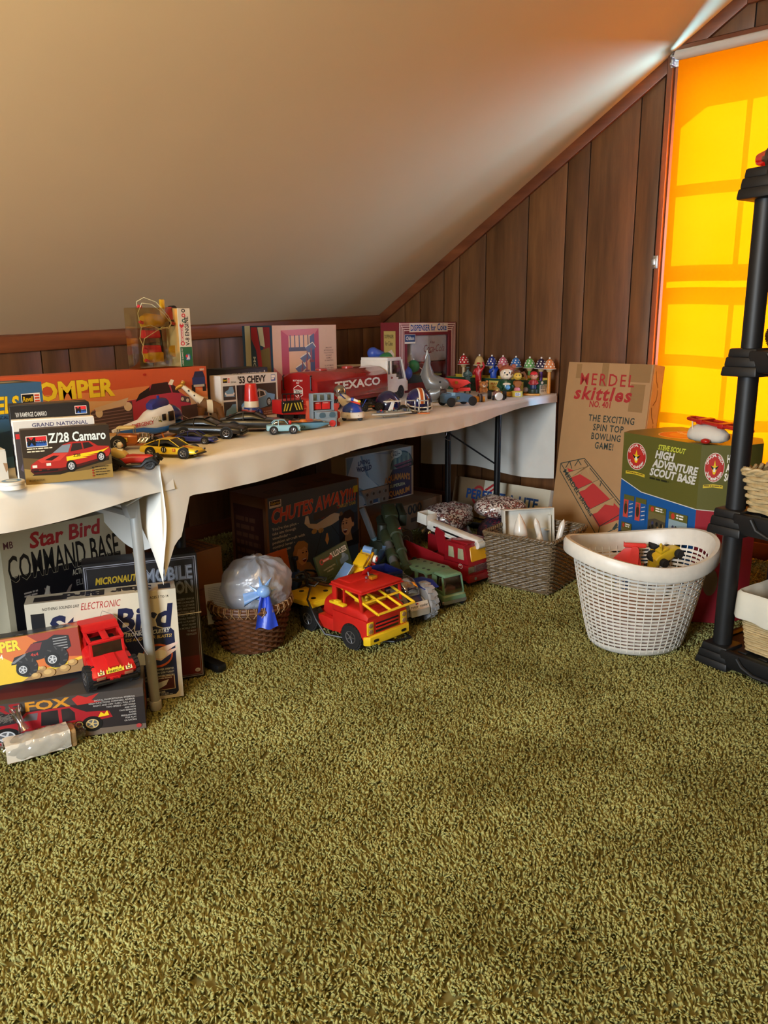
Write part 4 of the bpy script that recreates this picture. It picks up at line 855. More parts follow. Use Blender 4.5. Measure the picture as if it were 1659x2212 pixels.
# ---- tall tan table-game carton leaning on the wall
pA,pB = V3(3.44,1.915,FZ),V3(3.39,1.462,FZ)
r_,w,d,h = carton('game_carton','tall tan cardboard carton with red letters leaning in front of the wall',pA,pB,.915,.105,(172,132,88),lean=7.5,rough=.75,lid=False)
def art(k):
    RDK,G = (170,36,34),(44,54,46)
    for q in ((5.4,91.6,3.2,7.6),(21,88,4,12),(37,91,12,9),(39,76,8,14)): k.rect(*q,(150,112,66))
    k.text('MERDEL',8.6,88.4,6.2,RDK,w=32,bold=.01,sp=1.25); k.text('skittles',5.6,80.8,6.8,RDK,w=34,bold=.045,shear=.2,sp=1.15); k.text('NO. 401',16,77,3.2,RDK,w=12.6,bold=.035)
    for j,(t,x,wd) in enumerate((('THE EXCITING',16.5,27),('SPIN TOP',20,18),('BOWLING',19.6,17.4),('GAME!',22.4,11))): k.text(t,x,69.6-4.7*j,3.4,G,w=wd,bold=.03,sp=1.15)
    X = lambda pts: [(a,b) for a,b in pts]
    k.poly(X([(7,43),(12,42),(23,38),(42,26),(45,22),(31,14.5),(26,20),(10,38)]),(184,44,40))
    for q in ([(2.5,45),(17,49.5),(46,26),(31.5,15),(2.5,45),(2.5,41),(31,9),(31.5,15)],[(31,9),(46,19),(46,26)],[(8,40.5),(21,46)],[(14.6,32),(28,39.6)],[(23,22),(38,31.6)],[(17,48.5),(19.6,46),(44,26)],[(6,43),(8,47),(10,43)],[(11.6,44.6),(13.4,48),(15.6,45.6)],[(28.6,36),(29.2,39)],[(16,41),(16.6,44)],[(43,24.6),(43.4,28)]): k.line(q,.45,G)
    k.poly([(8,40.5),(21,46),(21,41),(18,45),(16,41),(10,38)],(178,140,94)); k.poly([(14.6,32),(28,39.6),(28,36),(24,37),(20,33),(16,31)],(178,140,94)); k.poly([(23,22),(38,31.6),(38,27),(33,27),(29,22),(25,20)],(178,140,94))
    k.text('MERDEL skittles',4.6,40.8,2.4,G,w=30,rot=-46.5,bold=.03); k.poly([(39,15),(41,18.6),(42,17.6),(40.6,14.6)],G)
    k.text('ABSORBING!',1,3.4,4,RDK,w=20,bold=.04)
face(art,r_,w,h,50,FRONT(w,d,h),m=PRINTMAT)
b = B(); b.box(-.001,w+.001,.006,d-.006,h-.001,h+.001,M((190,156,110),.5,name='paper_tape')); b.box(w-.0005,w+.0012,.01,d-.01,0,h,M((190,150,100),.5,name='side_tape')); b.build('packing_tape',r_)
k = Ink(d/20,h/100)
for j in range(7): k.line([(5+7*(j % 2),97-9*j),(8+4*((j*3) % 2),92-9*j),(12-5*(j % 2),89-9*j)],.7,(120,70,30))
k.build('crease_marks',r_,RIGHT(w+.0016,d,h),PRINTMAT)
# ---- six-sided scout carton
SCZ = .80
def scoutbox():
    O = onx(1341,1060,3.0); e = onx(1508,1060,2.85); O.z = e.z = FZ          # near edge: left corner, right corner
    rr = thing('scout_carton','tall olive and blue toy carton behind the white laundry basket','box',O,yaw(O,e)); W_ = (e-O).length; hh = hgt(O,934)
    P2 = [(0,0),(W_,0),(W_+.085,.10),(W_+.085,.22),(W_,.32),(0,.32),(-.03,.26),(-.03,.06)]
    b = B(); b.prism(P2,0,hh,M((92,88,34),.5,var=.08,name='olive_card'),'z'); b.build('carton',rr)
    OL,BLU,RDS = (92,90,36),(24,84,150),(150,26,40)
    def badge(k,x,y,r,ry):
        k.ell(x,y,r,ry,(220,206,190)); k.ell(x,y,r*.95,ry*.95,(176,40,36)); k.ell(x,y,r*.66,ry*.66,(186,48,40))
        for ring_t,up_ in (('OFFICIAL SCOUT',1),('HIGH ADVENTURE',-1)):
            n = len(ring_t)
            for i_,ch in enumerate(ring_t):
                if ch == ' ': continue
                a = R(165-150*(i_+.5)/n) if up_ > 0 else R(205+130*(i_+.5)/n); rr_ = .8
                rot = math.degrees(a)-90 if up_ > 0 else math.degrees(a)+90
                k.text(ch,x+r*rr_*cos(a),y+ry*(rr_*sin(a))-ry*.07,ry*.17,WH,al='c',rot=0,bold=.03)
        k.poly([(x-r*.12,y+ry*.1),(x,y+ry*.5),(x+r*.12,y+ry*.1),(x+r*.36,y+ry*.12),(x+r*.2,y-ry*.2),(x+r*.1,y-ry*.46),(x-r*.1,y-ry*.46),(x-r*.2,y-ry*.2),(x-r*.36,y+ry*.12)],YL); k.poly([(x-r*.44,y+ry*.16),(x,y-ry*.04),(x+r*.44,y+ry*.16),(x+r*.2,y-ry*.14),(x-r*.2,y-ry*.14)],K); k.rect(x-r*.1,y-ry*.3,r*.2,ry*.26,WH)
        k.poly([(x-r,y-ry*1.2),(x,y-ry*1.12),(x+r,y-ry*1.2),(x+r,y-ry*1.42),(x,y-ry*1.34),(x-r,y-ry*1.42)],(206,180,50)); k.dashes(x-r*.9,y-ry*1.28,r*1.8,1,ry*.06,(90,60,20),2)
    def title(k,x,y,s):
        k.text('STEVE SCOUT',x+3.4*s,y,2.4*s,(200,204,70),w=14*s,bold=.05,shear=.2)
        for j,(t,wd) in enumerate((('HIGH',9.6),('ADVENTURE',23),('SCOUT BASE',23.6))): k.text(t,x+(2.2-1.2*j)*s,y-(4.4+4.5*j)*s,3.7*s,(206,204,196),w=wd*s,bold=.06,shear=.2)
        k.dashes(x,y-15.4*s,13*s,1,.9*s,(40,40,20),3)
    def small(k,x,y,w_,h_,sd):
        rd = random.Random(sd); k.rect(x,y,w_,h_,(74,66,50)); k.poly([(x,y+h_*.4),(x+w_*.4,y+h_*.52),(x+w_,y+h_*.46),(x+w_,y+h_),(x,y+h_)],(140,160,166) if sd % 3 else (110,100,60)); k.rect(x,y+h_*.74,w_,h_*.26,OL); k.ell(x+w_*.22,y+h_*.86,w_*.1,h_*.1,(190,60,40)); k.dashes(x+w_*.4,y+h_*.9,w_*.5,2,h_*.05,WH,sd)
        for _ in range(7): a,c_ = x+w_*rd.uniform(.08,.9),y+h_*rd.uniform(.08,.5); k.ell(a,c_,w_*.07,h_*.09,rd.choice(((40,34,26),(150,110,60),(60,60,90),(30,30,30),(170,140,90))),10)
        k.rect(x+w_*.7,y+h_*.03,w_*.2,h_*.05,WH)
    def art(k):
        k.rect(0,0,48,100,BLU); k.poly([(0,72),(14,66.6),(48,64.6),(48,100),(0,100)],OL); k.line([(0,72),(14,66.6),(48,64.6)],.5,(214,210,200)); badge(k,9.4,87,6.4,8); title(k,19,93.6,1.16)
        for j in range(2):
            x = 3+8.2*j; k.rect(x,48,7,15,BLU); k.rect(x,60,7,3,OL); k.rect(x,49,3.3,11,(196,70,56)); k.ell(x+1.6,54.6,1.1,3.6,(60,44,24)); k.ell(x+1.6,58.2,.8,1,(120,80,50))
            for q in range(4): k.line([(x+4,50+2.5*q),(x+6.4,51+2.5*q)],.5,(200,190,190))
        small(k,20,45.6,11,15,3); small(k,33,43,11,17,4); small(k,2.6,32,7,14,6); small(k,13,30,7,13.6,7); small(k,24,29,7.4,13,8); small(k,35.6,27.6,7.4,12.6,9); small(k,2.6,15,12,15,10); small(k,18,13,8,13,11); small(k,30,10,12,14,12)
    face(art,rr,W_,hh,48,FRONT(W_,.3,hh))
    s2 = hypot(.085,.10); a2 = atan2(.10,.085)
    def art(k):
        k.rect(0,0,17,100,RDS); k.poly([(0,64.6),(10,64),(17,68),(17,100),(0,100)],OL); k.line([(0,64.6),(10,64),(17,68)],.4,(214,210,200)); badge(k,6.4,88,4.4,8); k.text('HIGH',11.6,91,4,WH,w=5,bold=.05); k.text('ADV',11.4,86,4,WH,w=5,bold=.05); k.text('SCO',11,81,4,WH,w=5.4,bold=.05)
        k.ell(6.4,48,4.2,5.4,WH); k.ell(6.4,48,4,5.1,(24,44,76)); k.dashes(3.6,50.6,5.6,5,.6,WH,4); k.ell(9,24,3.4,8,(110,90,60))
    k = Ink(s2/17,hh/100); art(k); k.build('printed_side',rr,Matrix.Translation((W_,0,0)) @ Matrix.Rotation(a2,4,'Z') @ FRONT(0,0,0))
    k = Ink(.12/17,hh/100); k.rect(0,0,17,100,RDS); k.rect(0,66,17,34,OL); k.build('printed_side',rr,RIGHT(W_+.085,0,0) @ Matrix.Translation((.10,0,0)))
    k = Ink(.3,.3); k.poly([(a/.3,c/.3) for a,c in P2],(100,98,40)); k.ell(.62,.5,.36,.36,(222,200,180)); k.ell(.62,.5,.345,.345,(196,60,40)); k.ell(.62,.5,.22,.22,(206,110,50)); k.text('OFFICIAL SCOUT',.9,.68,.07,WH,w=.56,bold=.04,rot=180,arch=.1); k.build('printed_lid',rr,Matrix.Translation((0,0,hh)))
    return rr,W_,hh
SCOUT,SCW,SCH = scoutbox()
# ================================================================ big toy vehicles on the floor
RDP = M((186,34,26),.36,name='red_plastic'); YLP = M((226,190,34),.34,name='yellow_plastic'); SIL = M((176,178,182),.3,.85,name='silver_plating'); GREYT = M((150,152,156),.6,name='grey_rubber')
def wheel_mesh(r,w,tyre=None,hub=None,knobs=0,spokes=5,hubr=.55,flat=False):
    b = B(); ty = tyre or TYRE; hb = hub or SIL; Tx = TR(rx=-90)
    b.lathe([(r*hubr,-w/2),(r*.93,-w/2),(r,-w*.36),(r,w*.36),(r*.93,w/2),(r*hubr,w/2)],ty,28,Tx)
    b.lathe([(.001,-w*.3),(r*hubr,-w*.34),(r*hubr*.98,-w*.52),(r*hubr*.86,-w*.5),(r*hubr*.8,-w*.36),(.001,-w*.36)],hb,24,Tx)
    b.lathe([(.001,w*.3),(r*hubr,w*.34),(r*hubr*.98,w*.52),(r*hubr*.86,w*.5),(r*hubr*.8,w*.36),(.001,w*.36)],hb,24,Tx)
    for s in (-1,1):
        for k in range(spokes):
            a = 2*pi*k/spokes; c = r*hubr*.85
            b.cyl((0,s*w*.44,0),(c*cos(a),s*w*.44,c*sin(a)),r*.07,hb,n=6)
        b.cyl((0,s*w*.36,0),(0,s*w*.53,0),r*.13,hb,n=12)
    for k in range(knobs):
        a = 2*pi*k/knobs
        for s in (-1,1):
            b.box(-r*.13,r*.13,s*w*.22-w*.22,s*w*.22+w*.22,r*.95,r*1.06,ty,T=Matrix.Rotation(a+(.5+.5*s)*pi/knobs,4,'Y') @ Matrix.Rotation(s*.25,4,'Z'))
    return b
def wheels(parent,r,w,spots,name='wheel',**kw):
    o0 = wheel_mesh(r,w,**kw).build(name,parent,loc=(spots[0][0],spots[0][1],spots[0][2] if len(spots[0]) > 2 else r))
    for q in spots[1:]: link(name,o0.data,parent,(q[0],q[1],q[2] if len(q) > 2 else r))
def arch_side(x0,x1,z0,z1,wx,r,zc,nose=()):
    """side outline with a wheel arch cut from the lower edge"""
    return [(x1,z0),(x1,z1),(x0,z1),(x0,z0),(wx-r,z0)]+[(wx-r*cos(pi*k/12),max(z0,zc+r*sin(pi*k/12))) for k in range(1,12)]+[(wx+r,z0)]
# ---- red and yellow tractor truck
fr,rr_ = F(760,1400),F(655,1355); hd = yaw(rr_,fr); c,s = cos(hd),sin(hd); W2 = .10
t = thing('toy_truck','big red tractor truck with a yellow front frame, nearest the bare carpet','toy truck',(fr.x-W2*s,fr.y+W2*c,FZ-.003),hd); t.scale = (.9,.9,.81)
b = B(); b.prism(arch_side(-.115,.086,.05,.15,0,.066,.058),-.112,.112,RDP,'y',bev=.006); b.hull([(-.116,.148,.19,.112,.108),(.03,.148,.19,.112,.106),(.07,.148,.178,.11,.1),(.085,.148,.165,.106,.1)],RDP,e=9); b.build('cab_body',t)
b = B(); b.box(-.205,-.108,-.112,-.02,.046,.105,RDP,.005); b.build('step_tank',t)
b = B(); b.box(-.205,-.108,.02,.112,.046,.105,RDP,.005); b.build('step_tank',t)
b = B()
for y in (-.03,.03): b.box(-.40,-.10,y-.01,y+.01,.062,.092,RDP,.003)
b.box(-.36,-.22,-.032,.032,.06,.078,RDP,.003); b.build('frame_rails',t)
b = B(); b.hull([(-.21,.1,.165,.06,.055),(-.2,.09,.185,.09,.075),(-.16,.086,.2,.1,.085),(-.115,.086,.205,.1,.09)],RDP,e=3.2); b.build('sleeper',t)
b = B(); b.box(-.122,.062,-.112,.112,.268,.283,RDP,.007); b.box(-.125,.066,-.116,.116,.264,.27,RDP,.003); b.box(-.118,-.04,-.08,.08,.28,.287,RDP,.004); b.build('roof',t)
for y in (-.106,.106):
    for q in ((-.113,-.09),(-.048,-.042),(.04,.05)):
        b = B(); e = .012 if q[0] > 0 else 0; b.prism([(q[0]+e,.185),(q[1]+e,.185),(q[1],.27),(q[0],.27)],y-.005,y+.005,RDP,'y',bev=.0015); b.build('pillar',t)
b = B(); b.box(-.116,-.108,-.106,.106,.185,.27,RDP,.003); b.build('rear_wall',t)
b = B(); b.box(.0855,.0885,-.062,.062,.088,.132,BLACK,.002)
for z in (.101,.117): b.box(.086,.092,-.062,.062,z,z+.008,RDP,.002)
for k in range(6): b.box(.05+.006*k,.053+.006*k,-.055,.055,.186-.0018*k,.191-.0022*k,RDP,.001)
b.build('grille',t)
b = B(); b.prism([(.088,-.12),(.102,-.105),(.104,0),(.102,.105),(.088,.12),(.078,.12),(.078,-.12)],.044,.082,YLP,'z',bev=.003); b.build('bumper',t)
for y in (-.075,.075):
    b = B(); b.hull([(.1015,.056,.068,.013,.013),(.1045,.056,.068,.013,.013)],BLACK,T=TR(y=y)); b.build('bumper_slot',t)
    b = B(); b.cyl((.085,y*.6,.044),(.085,y*.6,.032),.007,YLP,n=10); b.ball((.085,y*.6,.032),.007,YLP,10,6); b.build('peg',t)
for y in (-.091,.091):
    b = B(); b.box(.082,.0895,y-.017,y+.017,.086,.143,YLP,.003); o = b.build('lamp_panel',t)
    for z in (.101,.128): b = B(); b.cyl((.088,y,z),(.0925,y,z),.0105,M((196,160,120),.15,.6,name='lamp_foil'),n=16,bev=.0015); b.build('headlight',o)
wheels(t,.056,.052,[(0,-.092),(0,.092),(-.278,-.085),(-.278,.085)],knobs=22,hubr=.52)
b = B()
A_,E_ = (-.075,.262),(.14,.196)
for y in (-.098,-.03,.03,.098): b.tube([(A_[0],y,A_[1]),(E_[0],y,E_[1])],.0058,YLP,6)
for f_ in (.22,.62,1.0): b.tube([(A_[0]+(E_[0]-A_[0])*f_,-.098,A_[1]+(E_[1]-A_[1])*f_),(A_[0]+(E_[0]-A_[0])*f_,.098,A_[1]+(E_[1]-A_[1])*f_)],.0058,YLP,6)
b.build('front_frame',t)
b = B(); b.box(-.105,-.02,-.135,-.112,.192,.203,YLP,.003); b.box(-.08,-.05,-.133,-.114,.2,.212,YLP,.003); b.build('side_arm',t)
b = B(); b.box(-.05,.03,-.05,.05,.188,.2,YLP,.004)
for k in range(6): b.ball((-.03+.012*k,-.03+.02*(k % 3),.205),(.008,.01,.008),YLP,8,6)
b.build('seat_block',t)
b = B(); b.cyl((-.03,.03,.287),(-.026,.03,.292),.012,BLACK,n=12); b.box(-.018,.004,.0,.03,.287,.302,M((226,170,40),.2,.7,name='gold_foil'),.002); b.cyl((-.03,.0,.287),(-.03,.0,.296),.005,SIL,n=8); b.build('roof_lamp',t)
b = B(); b.lathe([(.001,0),(.022,.003),(.026,.006),(.02,.004),(.001,.002)],RDP,20,TR(-.055,.03,.303,ry=-58)); b.cyl((-.05,.03,.287),(-.053,.03,.303),.003,SIL,n=6); b.build('dish',t)
b = B(); b.box(-.46,-.245,-.105,.105,.118,.142,YLP,.004,T=TR(0,0,.005,ry=-3)); b.box(-.455,-.25,-.1,.1,.138,.146,YLP,.004,T=TR(0,0,.005,ry=-3)); o = b.build('flatbed',t)
for x,y in ((-.29,-.06),(-.33,.04),(-.41,-.03)):
    b = B(); b.cyl((x,y,.146),(x,y,.1485),.011,BLACK,n=10,T=TR(0,0,.005,ry=-3)); b.build('flatbed_hole',o)
# ---- black tangled lead with a grip lying on the flatbed
def tree_at(root,p): return Matrix.Translation(root.location) @ root.rotation_euler.to_matrix().to_4x4() @ Vector(a*q for a,q in zip(p,root.scale))
p0 = tree_at(t,(-.38,-.02,.158)); rd = random.Random(5); pts = []
for k in range(46):
    a = k*.62; pts.append((p0.x+.055*cos(a)*(.6+.4*sin(k*.9))+.02*sin(k*.37),p0.y+.07*sin(a*.83)+.02*cos(k*.6),p0.z+.018+.022*abs(sin(k*.71))))
pts += [(p0.x-.10,p0.y-.1,p0.z+.0),(p0.x-.115,p0.y-.16,p0.z-.06),(p0.x-.11,p0.y-.2,.03),(p0.x-.06,p0.y-.3,.018),(p0.x+.02,p0.y-.42,.018),(p0.x+.09,p0.y-.44,.018),(p0.x+.12,p0.y-.36,.02)]
b = B(); b.tube(pts,.0042,BLACK,6); o = b.build('power_lead',None); tag(o,'tangled black lead heaped on the yellow flatbed and trailing on the carpet','cable')
# ---- silver and blue balloon-tyred crawler
fl = F(931,1338); hd = R(-104)
t = thing('toy_crawler','blue and silver crawler with fat grey tyres beside the red tractor truck','toy truck',(fl.x-.088*sin(-hd)*-1*-1,fl.y,FZ),hd)
t.scale = (.84,)*3; t.location = fl-Euler((0,0,hd)).to_matrix() @ V3(0.04,.075,0); t.location.z = FZ-.002
NVY = M((26,32,84),.25,name='blue_plastic'); SILP = M((188,188,184),.38,.3,name='silver_plastic'); CLR = clear((236,240,244),.3,1.0,.08)
wheels(t,.083,.05,[(0,-.085),(0,.085),(-.215,-.085),(-.215,.085)],tyre=GREYT,knobs=16,hubr=.4)
b = B(); b.hull([(-.30,.06,.12,.05,.06),(-.24,.05,.15,.055,.06),(-.05,.05,.15,.055,.055),(.02,.055,.13,.055,.05),(.05,.06,.11,.05,.045)],NVY,e=5); b.build('body',t)
b = B(); b.prism([(.03,.05),(.09,.055),(.088,.085),(.03,.118)],-.052,.052,SILP,'y',bev=.004); b.build('front_plate',t)
k = Ink(.104/60,.05/30); k.rect(0,9,60,19,(226,222,214)); k.text('rotor',3,13,8,K,w=24,bold=.03); k.text('crawler',31,13,8,K,w=27,bold=.03); k.rect(24,22,5,4,(180,60,60)); k.rect(20,21,4,5,(60,80,150)); k.line([(0,8),(60,8)],.8,(90,90,90)); k.build('printed_plate',t,Matrix(((0,-.46,.88,.0892),(1,0,0,-.052),(0,.88,.46,.072),(0,0,0,1))))
b = B(); b.box(-.28,-.13,-.06,.06,.15,.158,NVY,.003); b.box(-.28,-.272,-.06,.06,.15,.2,NVY,.003); b.box(-.138,-.13,-.06,.06,.15,.2,NVY,.003); b.box(-.28,-.13,-.06,-.054,.15,.2,NVY,.003); b.box(-.28,-.13,.054,.06,.15,.2,NVY,.003); b.build('tray',t)
b = B(); b.hull([(-.11,.145,.16,.04,.03),(-.105,.145,.19,.048,.038),(-.08,.145,.205,.05,.04),(-.02,.145,.2,.05,.04),(.02,.135,.17,.046,.036),(.03,.13,.15,.04,.03)],CLR,e=4); b.build('canopy',t)
b = B(); b.box(-.09,.01,-.035,.035,.148,.16,M((30,34,90),.4),.004); b.box(-.05,-.03,-.01,.01,.16,.172,SILP,.002); b.build('cockpit',t)
b = B(); b.hull([(-.08,.16,.168,.05,.05,.09),(-.02,.158,.166,.055,.055,.1),(.04,.146,.154,.04,.04,.1)],M((40,60,160),.3,.3,.5,300,name='sparkle_blue_foil'),e=3); b.build('fender',t)
# ---- green tin car carrier
GRN = M((104,138,108),.35,var=.12,name='green_enamel'); hd = R(-106); fc = F(984,1311)
t = thing('toy_car_carrier','pale green tin car carrier with a perforated top deck','toy truck',(fc.x,fc.y,FZ),hd)
t.scale = (.82,.95,1); t.location = fc-Euler((0,0,hd)).to_matrix() @ V3(.02,0,0); t.location.z = FZ-.003
b = B(); b.hull([(-.12,.022,.058,.06,.06),(-.02,.022,.06,.066,.064),(.012,.024,.056,.064,.06),(.02,.028,.05,.06,.056)],GRN,e=7); b.build('chassis',t)
b = B(); b.hull([(.016,.02,.034,.066,.066),(.024,.02,.034,.06,.06)],SIL,e=8); b.build('bumper',t)
PV = clear((214,196,190),.3,.8,.1)
b = B(); b.box(-.085,.004,-.048,.048,.126,.138,GRN,.004,taper=(.9,.94)); b.box(-.09,-.082,-.05,.05,.056,.128,GRN,.002)
for y in (-.05,.05): b.prism([(-.09,.056),(.012,.056),(.012,.066),(-.005,.128),(-.012,.128),(-.002,.07),(-.055,.07),(-.055,.126),(-.09,.128)],y-.0025,y+.0025,GRN,'y')
b.build('cab',t)
b = B(); b.hull([(-.08,.06,.124,.045,.042),(-.006,.06,.124,.046,.043),(.011,.06,.07,.046,.046)],PV,e=9); b.build('windshield',t)
b = B(); b.box(-.07,-.02,-.03,.03,.058,.075,M((190,150,140),.5),.004); b.cyl((-.03,-.02,.075),(-.02,-.02,.095),.003,BLACK,n=6); b.build('seat',t)
b = B()
b.prism([(-.42,.09),(-.42,.098),(-.38,.112),(-.14,.128),(-.115,.122),(-.112,.05),(-.125,.05),(-.128,.112),(-.14,.118),(-.19,.115),(-.2,.07),(-.215,.07),(-.22,.112),(-.28,.109),(-.29,.07),(-.305,.07),(-.31,.107),(-.38,.102),(-.4,.06),(-.42,.06)],-.066,-.061,GRN,'y')
b.prism([(-.42,.09),(-.42,.098),(-.38,.112),(-.14,.128),(-.115,.122),(-.112,.05),(-.125,.05),(-.128,.112),(-.14,.118),(-.19,.115),(-.2,.07),(-.215,.07),(-.22,.112),(-.28,.109),(-.29,.07),(-.305,.07),(-.31,.107),(-.38,.102),(-.4,.06),(-.42,.06)],.061,.066,GRN,'y')
b.build('side_frame',t)
b = B(); b.prism([(-.42,.094),(-.42,.1),(-.38,.115),(-.14,.132),(-.11,.126),(-.11,.12),(-.14,.126),(-.38,.109)],-.067,.067,GRN,'y',bev=.002); b.build('top_deck',t)
b = B(); b.box(-.42,-.11,-.062,.062,.045,.055,GRN,.002); b.build('lower_deck',t)
for x in (-.36,-.3,-.24,-.18,-.14):
    for y in (-.04,.04): b = B(); z = .132-(-.14-x)*.071; b.cyl((x,y,z-.002),(x,y,z+.0012),.008,BLACK,n=12); b.build('deck_hole',t)
wheels(t,.021,.016,[(-.01,-.058),(-.01,.058),(-.36,-.055),(-.36,.055)],spokes=0,hub=WHITE,hubr=.6)
# ---- red fire engine with white boom
FRD = M((134,22,30),.28,coat=.3,name='dark_red_enamel'); hd = R(-97); fc = (F(1010,1272)+F(1068,1252))/2
t = thing('toy_fire_engine','dark red fire engine with a long white boom, beside the wicker box','toy truck',fc,hd); t.scale = (.86,1,1.03); t.location = fc-Euler((0,0,hd)).to_matrix() @ V3(.0,0,0); t.location.z = FZ-.003
b = B(); b.prism(arch_side(-.17,.0,.03,.10,-.075,.04,.036),-.088,.088,FRD,'y',bev=.006); b.prism([(-.17,.1),(.0,.1),(-.03,.185),(-.17,.185)],-.086,.086,FRD,'y',bev=.008); b.build('cab',t)
b = B(); b.box(-.14,-.025,-.07,.07,.183,.192,FRD,.004); b.build('cab_roof',t)
AMB = M((206,150,30),.2,name='amber_window'); b = B(); b.hull([(-.0,-.032,.032,.066,.058),(.003,-.03,.03,.064,.056)],AMB,e=10,T=TR(-.0135,0,.142,ry=-19)); b.build('windshield',t)
PW = M((150,150,120),.15,name='dim_window')
for y in (-.0872,.0872):
    for x0,x1 in ((-.07,-.028),(-.135,-.095)): b = B(); b.prism([(x0,.122),(x1,.122),(x1-.008,.168),(x0,.168)],y-.0012,y+.0012,PW,'y',bev=.0005); b.build('side_window',t)
b = B(); b.box(-.003,.003,-.045,.045,.066,.095,SIL,.002)
for k in range(5): b.box(.002,.0045,-.043,.043,.069+.0052*k,.0715+.0052*k,M((90,20,24),.4))
b.build('grille',t)
for y in (-.066,.066): b = B(); b.box(-.003,.004,y-.018,y+.018,.068,.094,M((150,140,120),.2,.6),.002); b.build('headlight',t)
b = B(); b.box(-.01,.012,-.09,.09,.026,.058,FRD,.005); b.build('bumper',t)
for y in (-.05,.05): b = B(); b.cyl((.01,y,.042),(.0145,y,.042),.007,SIL,n=12); b.build('fog_lamp',t)
k = Ink(.02,.02); k.ell(0,0,.7,.5,WH); k.ell(0,0,.6,.42,(150,40,40)); k.dashes(-.4,.1,.8,1,.12,WH,1); k.build('printed_badge',t,Matrix(((1,0,0,-.05),(0,0,-1,-.0884),(0,1,0,.092),(0,0,0,1))))
b = B(); b.box(-.48,-.17,-.086,.086,.03,.062,FRD,.004); b.build('bed',t)
for y in (-.083,.083): b = B(); b.prism([(-.48,.06),(-.17,.06),(-.17,.112),(-.46,.138),(-.48,.13)],y-.003,y+.003,FRD,'y',bev=.001); b.build('side_board',t)
b = B(); b.cyl((-.24,0,.06),(-.24,0,.1),.055,FRD,n=20); b.prism([(-.27,.1),(-.2,.1),(-.235,.2),(-.29,.215),(-.3,.19)],-.03,-.024,FRD,'y'); b.prism([(-.27,.1),(-.2,.1),(-.235,.2),(-.29,.215),(-.3,.19)],.024,.03,FRD,'y'); b.build('turntable',t)
WHB = M((206,204,196),.35,name='white_enamel'); b = B(); X = TR(-.28,0,.205,ry=5.5)
b.box(-.09,.27,-.021,.021,-.022,.02,WHB,.005,T=X); b.build('boom',t)
b = B(); b.box(-.04,.22,-.0222,-.0206,-.004,.004,BLACK,.0005,T=X); b.build('boom_slot',t)
b = B(); b.box(-.05,.22,-.028,-.02,-.02,-.012,WHB,.002,T=X); b.build('boom_rail',t)
b = B()
for q in ((-.15,-.08,-.034,-.031),(-.15,-.08,.031,.034),(-.15,-.147,-.034,.034),(-.083,-.08,-.034,.034)): b.box(*q,.0,.045,WHB,.0008,T=X)
b.box(-.15,-.08,-.034,.034,-.002,.001,WHB,T=X); b.build('basket',t)
b = B(); b.cyl((.27,-.021,-.004),(.27,.021,-.004),.016,WHB,n=14,T=X); b.build('boom_tip',t)
wheels(t,.036,.03,[(-.075,-.075),(-.075,.075),(-.38,-.075),(-.38,.075)],spokes=0,hubr=.5)
# ---- remote-control jeep standing on its carton
jl = on(249,1490,FZ+.129); hd = JROOT.rotation_euler.z-pi/2+R(20)
t = thing('toy_jeep','red open jeep with flame stickers, parked on its dark carton','toy truck',jl,hd,rot=(0,R(16),hd)); t.scale = (.76,.76,.84)
JR = M((196,30,32),.4,name='red_plastic')
b = B(); b.prism([(.0,.055),(.0,.075),(-.005,.082),(-.075,.098),(-.245,.094),(-.245,.05)],-.064,.064,JR,'y',bev=.008); b.box(-.25,-.1,-.078,.078,.045,.09,JR,.006); b.prism([(-.005,.05),(-.0,.07),(-.03,.086),(-.09,.086),(-.09,.05)],-.08,.08,JR,'y',bev=.008); b.build('body',t)
b = B(); b.prism([(-.02,.0),(.05,.004),(.05,.012),(-.02,.012)],-.018,.018,JR,'y',T=TR(-.06,0,.088,ry=6)); b.build('hood_scoop',t)
b = B()
for y in (-.058,.058): b.prism([(-.088,.09),(-.078,.09),(-.102,.138),(-.112,.138)],y-.005,y+.005,JR,'y',bev=.001)
b.box(-.114,-.1,-.063,.063,.132,.142,JR,.002); b.build('windshield_frame',t)
b = B(); b.prism([(-.083,.095),(-.08,.095),(-.104,.134),(-.107,.134)],-.053,.053,clear((180,190,200),.2,.7),'y'); b.build('windshield',t)
b = B(); b.prism([(-.245,.09),(-.245,.148),(-.2,.156),(-.19,.15),(-.16,.15),(-.16,.142),(-.195,.142),(-.215,.13),(-.215,.09)],-.066,.066,JR,'y',bev=.003); b.box(-.165,-.105,-.012,.012,.138,.147,JR,.002)
for y in (-.06,.06): b.box(-.17,-.105,y-.006,y+.006,.137,.146,JR,.002); b.prism([(-.17,.09),(-.158,.09),(-.16,.142),(-.172,.142)],y-.004,y+.004,JR,'y')
b.build('roll_bar_roof',t)
b = B(); b.box(-.245,-.1,-.06,.06,.075,.092,BLACK,.003); b.box(-.17,-.14,-.045,.045,.09,.12,BLACK,.006); b.build('seats',t)
b = B(); b.box(-.002,.012,-.082,.082,.04,.052,BLACK,.004); b.build('bumper',t)
for y in (-.05,.05): b = B(); b.box(-.002,.0035,y-.016,y+.016,.056,.067,M((150,96,70),.3),.002); b.build('headlight',t)
b = B(); b.box(.0,.006,-.02,.02,.05,.062,JR,.002); b.cyl((.006,-.012,.056),(.009,-.012,.056),.004,JR,n=8); b.cyl((.006,.012,.056),(.009,.012,.056),.004,JR,n=8); b.build('winch',t)
k = Ink(.001,.001)
k.poly([(-32,0),(-30,16),(-24,10),(-20,24),(-12,12),(-6,28),(2,14),(10,28),(14,12),(22,22),(26,10),(32,16),(32,0)],(226,206,60)); k.text('FIREFOX',-26,2,7,K,w=52,bold=.05,shear=.1)
